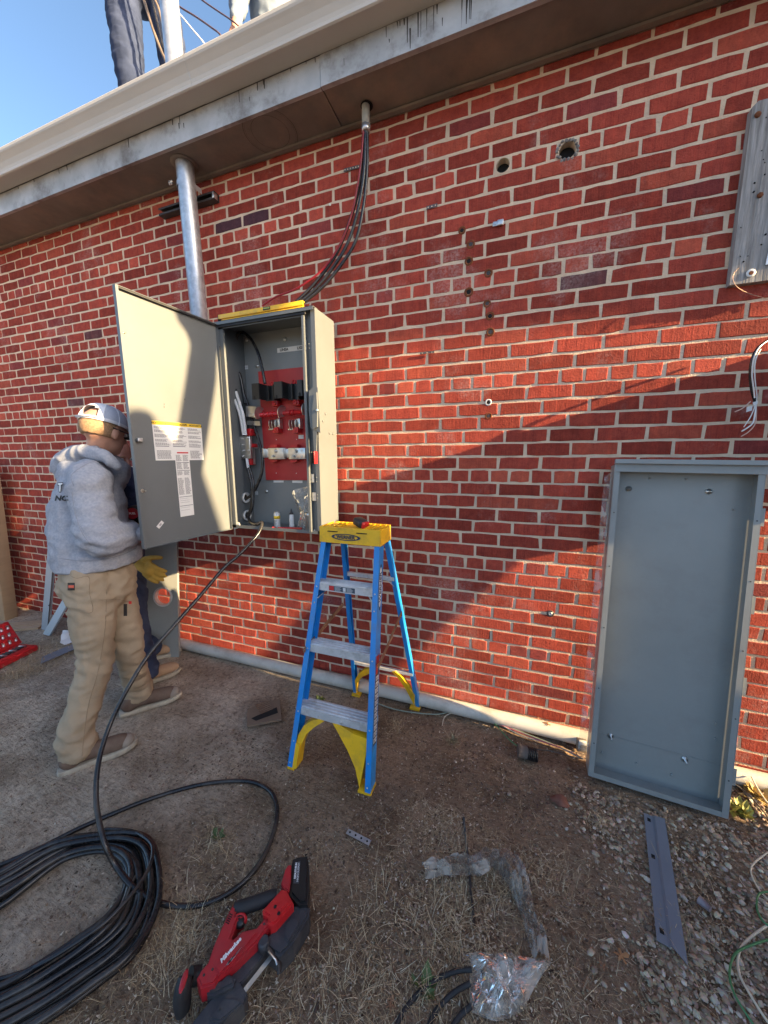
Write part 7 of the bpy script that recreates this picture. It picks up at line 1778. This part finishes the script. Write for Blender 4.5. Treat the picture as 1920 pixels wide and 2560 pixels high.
# dead leaves
M_oak = mat('dead_leaf', (.20,.095,.05), rough=.8, col2=(.28,.15,.08), vscale=40)
def leaf(px, py, s, rot, lab, mt=M_oak, z=.006):
    q = onZ(px,py,z); b = MB(); n = 22; P = []
    for k in range(n):
        a = 2*math.pi*k/n; r = s*(.62+.38*math.cos(a*5))*(1 if k%2 else .9)*(1.25 if abs(a-math.pi)>2.6 else .85)
        P.append((q.x+r*math.cos(a+rot), q.y+r*math.sin(a+rot), q.z+.004+s*.12*math.sin(a*2+rot)))
    c = b.pt((q.x,q.y,q.z+.006)); I = [b.pt(p) for p in P]
    for k in range(n): b.face([c, I[k], I[(k+1)%n]])
    o = obj('dead_leaf', b, mt, loc=q); tag(o, lab, 'leaf')
leaf(1552,2392,.024,.4,'orange brown lobed dead leaf on the soil below the steel strip', mat('orange_leaf',(.36,.17,.07),rough=.8,var=.15))
leaf(975,2515,.018,1.4,'reddish curled dead leaf at the bottom left of the black hoses')
leaf(1508,2420,.014,2.2,'dark folded dead leaf just left of the orange leaf')
leaf(1345,1795,.018,.9,'brown dead leaf caught between wall pipe and bricks', z=.05)
leaf(1370,1812,.022,2.9,'larger orange dead leaf lying on the wall pipe', bpy.data.materials['orange_leaf'], z=.07)
leaf(740,1650,.020,.3,'pale dead leaf behind the wall pipe left of the ladder', z=.06)
leaf(855,1700,.018,2.0,'dead leaf behind the wall pipe seen through the ladder', z=.05)
leaf(1115,2510,.016,2.5,'pale torn dead leaf between the black hoses', mat('pale_leaf',(.36,.27,.19),rough=.8,var=.15))

# ================================================================ beyond the frame on the sunny side: unseen objects invented to throw the shade
b_ = MB(); rg = random.Random(5)
M_lv = mat('tree_leaves', (.06,.085,.03), rough=.7, col2=(.11,.12,.04), vscale=20)
for k in range(900):
    th, ph, rr_ = rg.uniform(0,6.28), rg.uniform(-1.4,1.4), rg.uniform(.3,1)**.5; p = Vector((6.6+.45*rr_*math.cos(th)*math.cos(ph), -.66+.26*rr_*math.sin(th)*math.cos(ph), 3.98+.50*rr_*math.sin(ph))); u_ = Vector((rg.gauss(0,1),rg.gauss(0,1),rg.gauss(0,1))).normalized()*.06; w_ = u_.orthogonal().normalized()*.045; b_.quad(p-u_,p+w_,p+u_,p-w_)
SHADE_CROWN = b_  # leaf clump added to keep the far left bricks in shade
gb = thing('shade_caster_box', 'unseen grey box added beyond the steel tray to shade the bricks', 'meter box', (5.25,-.11,1.35))  # invented box, sized to cast the dark band on the bricks
b_ = MB(); b_.box((5.06,-.24,1.40),(5.46,-.002,1.94),.006); obj('box_shell', b_, M_steel, gb)
b_ = MB(); b_.lathe([(.08,0),(.08,.05),(.06,.07)], (5.26,-.24,1.75), (0,-1,0), 20); obj('caster_dome', b_, M_lens, gb)
# evergreen and truck, both invented to shade the ground and door
M_conif = mat('caster_foliage', (.03,.055,.022), rough=.85, col2=(.06,.09,.035), vscale=14)
cf = thing('shade_caster_conifer', 'unseen dense dark evergreen added on the sunny side to shade the ground and door', 'tree', (7.5,-1.2,0))
prof_ = [(.25,.02),(.60,.15),(.63,.45),(.64,.78),(.73,.98),(.74,1.25),(.66,1.6),(.63,1.87),(.57,2.3),(.53,2.46),(.30,2.66),(.26,3.1),(.04,3.35)]  # outline shaped to set where the shade ends
b_ = MB(); n_ = 40; rg = []
for r, z in [(np.interp(zz,[p[1] for p in prof_],[p[0] for p in prof_]), zz) for zz in np.linspace(.02,3.35,60)]:
    rg.append([b_.pt((7.5+(r+.03*mnoise.noise(Vector((math.cos(a)*3,math.sin(a)*3,z*5))))*math.cos(a), -1.2+(r+.035*mnoise.noise(Vector((math.cos(a)*4,math.sin(a)*4,z*6))))*math.sin(a), z)) for a in np.linspace(0,2*math.pi,n_,endpoint=False)])
for i in range(59):
    for k in range(n_): b_.face([rg[i][k],rg[i][(k+1)%n_],rg[i+1][(k+1)%n_],rg[i+1][k]], True)
obj('crown', b_, M_conif, cf)
b_ = MB(); b_.tube([(7.5,-1.2,0),(7.5,-1.2,.4)],.07,10); obj('trunk', b_, mat('bark',(.10,.075,.055),rough=.9,var=.3,vscale=20), cf)
M_truck = mat('truck_white', (.62,.62,.60), rough=.4, var=.04)
tk = thing('shade_caster_truck', 'unseen white box truck added at the sunny end to shade the yard', 'truck', (9.7,-5,0))  # truck added to keep the foreground and the man shaded
b_ = MB(); b_.box((8.6,-7.4,.55),(10.9,-1.0,3.46),.03); obj('cargo_box', b_, M_truck, tk)
b_ = MB(); b_.box((8.7,-9.3,.45),(10.8,-7.45,2.2),.12); obj('cab', b_, M_truck, tk)
b_ = MB(); b_.box((8.62,-8.9,1.35),(8.69,-7.9,1.95),.01); obj('side_window', b_, M_black, tk)
b_ = MB(); b_.box((8.75,-7.4,.30),(10.75,-1.1,.545)); obj('chassis', b_, M_iron, tk)
for yy in (-1.95,-2.9,-8.3):
    for xx in (8.85,10.65): b_ = MB(); b_.tube([(xx-.13,yy,.45),(xx+.13,yy,.45)],.45,24); obj('wheel', b_, M_rubber, tk)
# leaning trunk invented to throw the dark band across the cabinet door
tr = thing('shade_caster_tree', 'unseen leaning tree with a sparse leafy crown, added to shade the door and left wall', 'tree', (6.6,-.8,0))
b_ = MB(); b_.tube(cr([(6.6,-1.62,0),(6.6,-1.30,1.3),(6.6,-.90,2.78),(6.6,-.745,3.37),(6.6,-.77,3.55),(6.65,-.84,4.1)],6),[.13]*6+[.11]*6+[.09]*6+[.085]*6+[.12]*3+[.07]*4,14)
obj('trunk', b_, bpy.data.materials['bark'], tr)
b_ = MB(); b_.tube(cr([(6.6,-.76,3.46),(6.62,-.60,3.70),(6.7,-.45,4.3)],5),[.07,.07,.065,.06,.06,.055,.05,.05,.04,.04,.03],10); obj('limb', b_, bpy.data.materials['bark'], tr)
b_ = MB(); b_.tube(cr([(6.65,-.84,4.0),(6.7,-1.2,4.6),(6.9,-1.5,5.3)],5),[.06,.06,.055,.05,.05,.045,.04,.04,.03,.03,.02],10); obj('limb', b_, bpy.data.materials['bark'], tr)
obj('crown', SHADE_CROWN, M_lv, tr, kind='stuff')
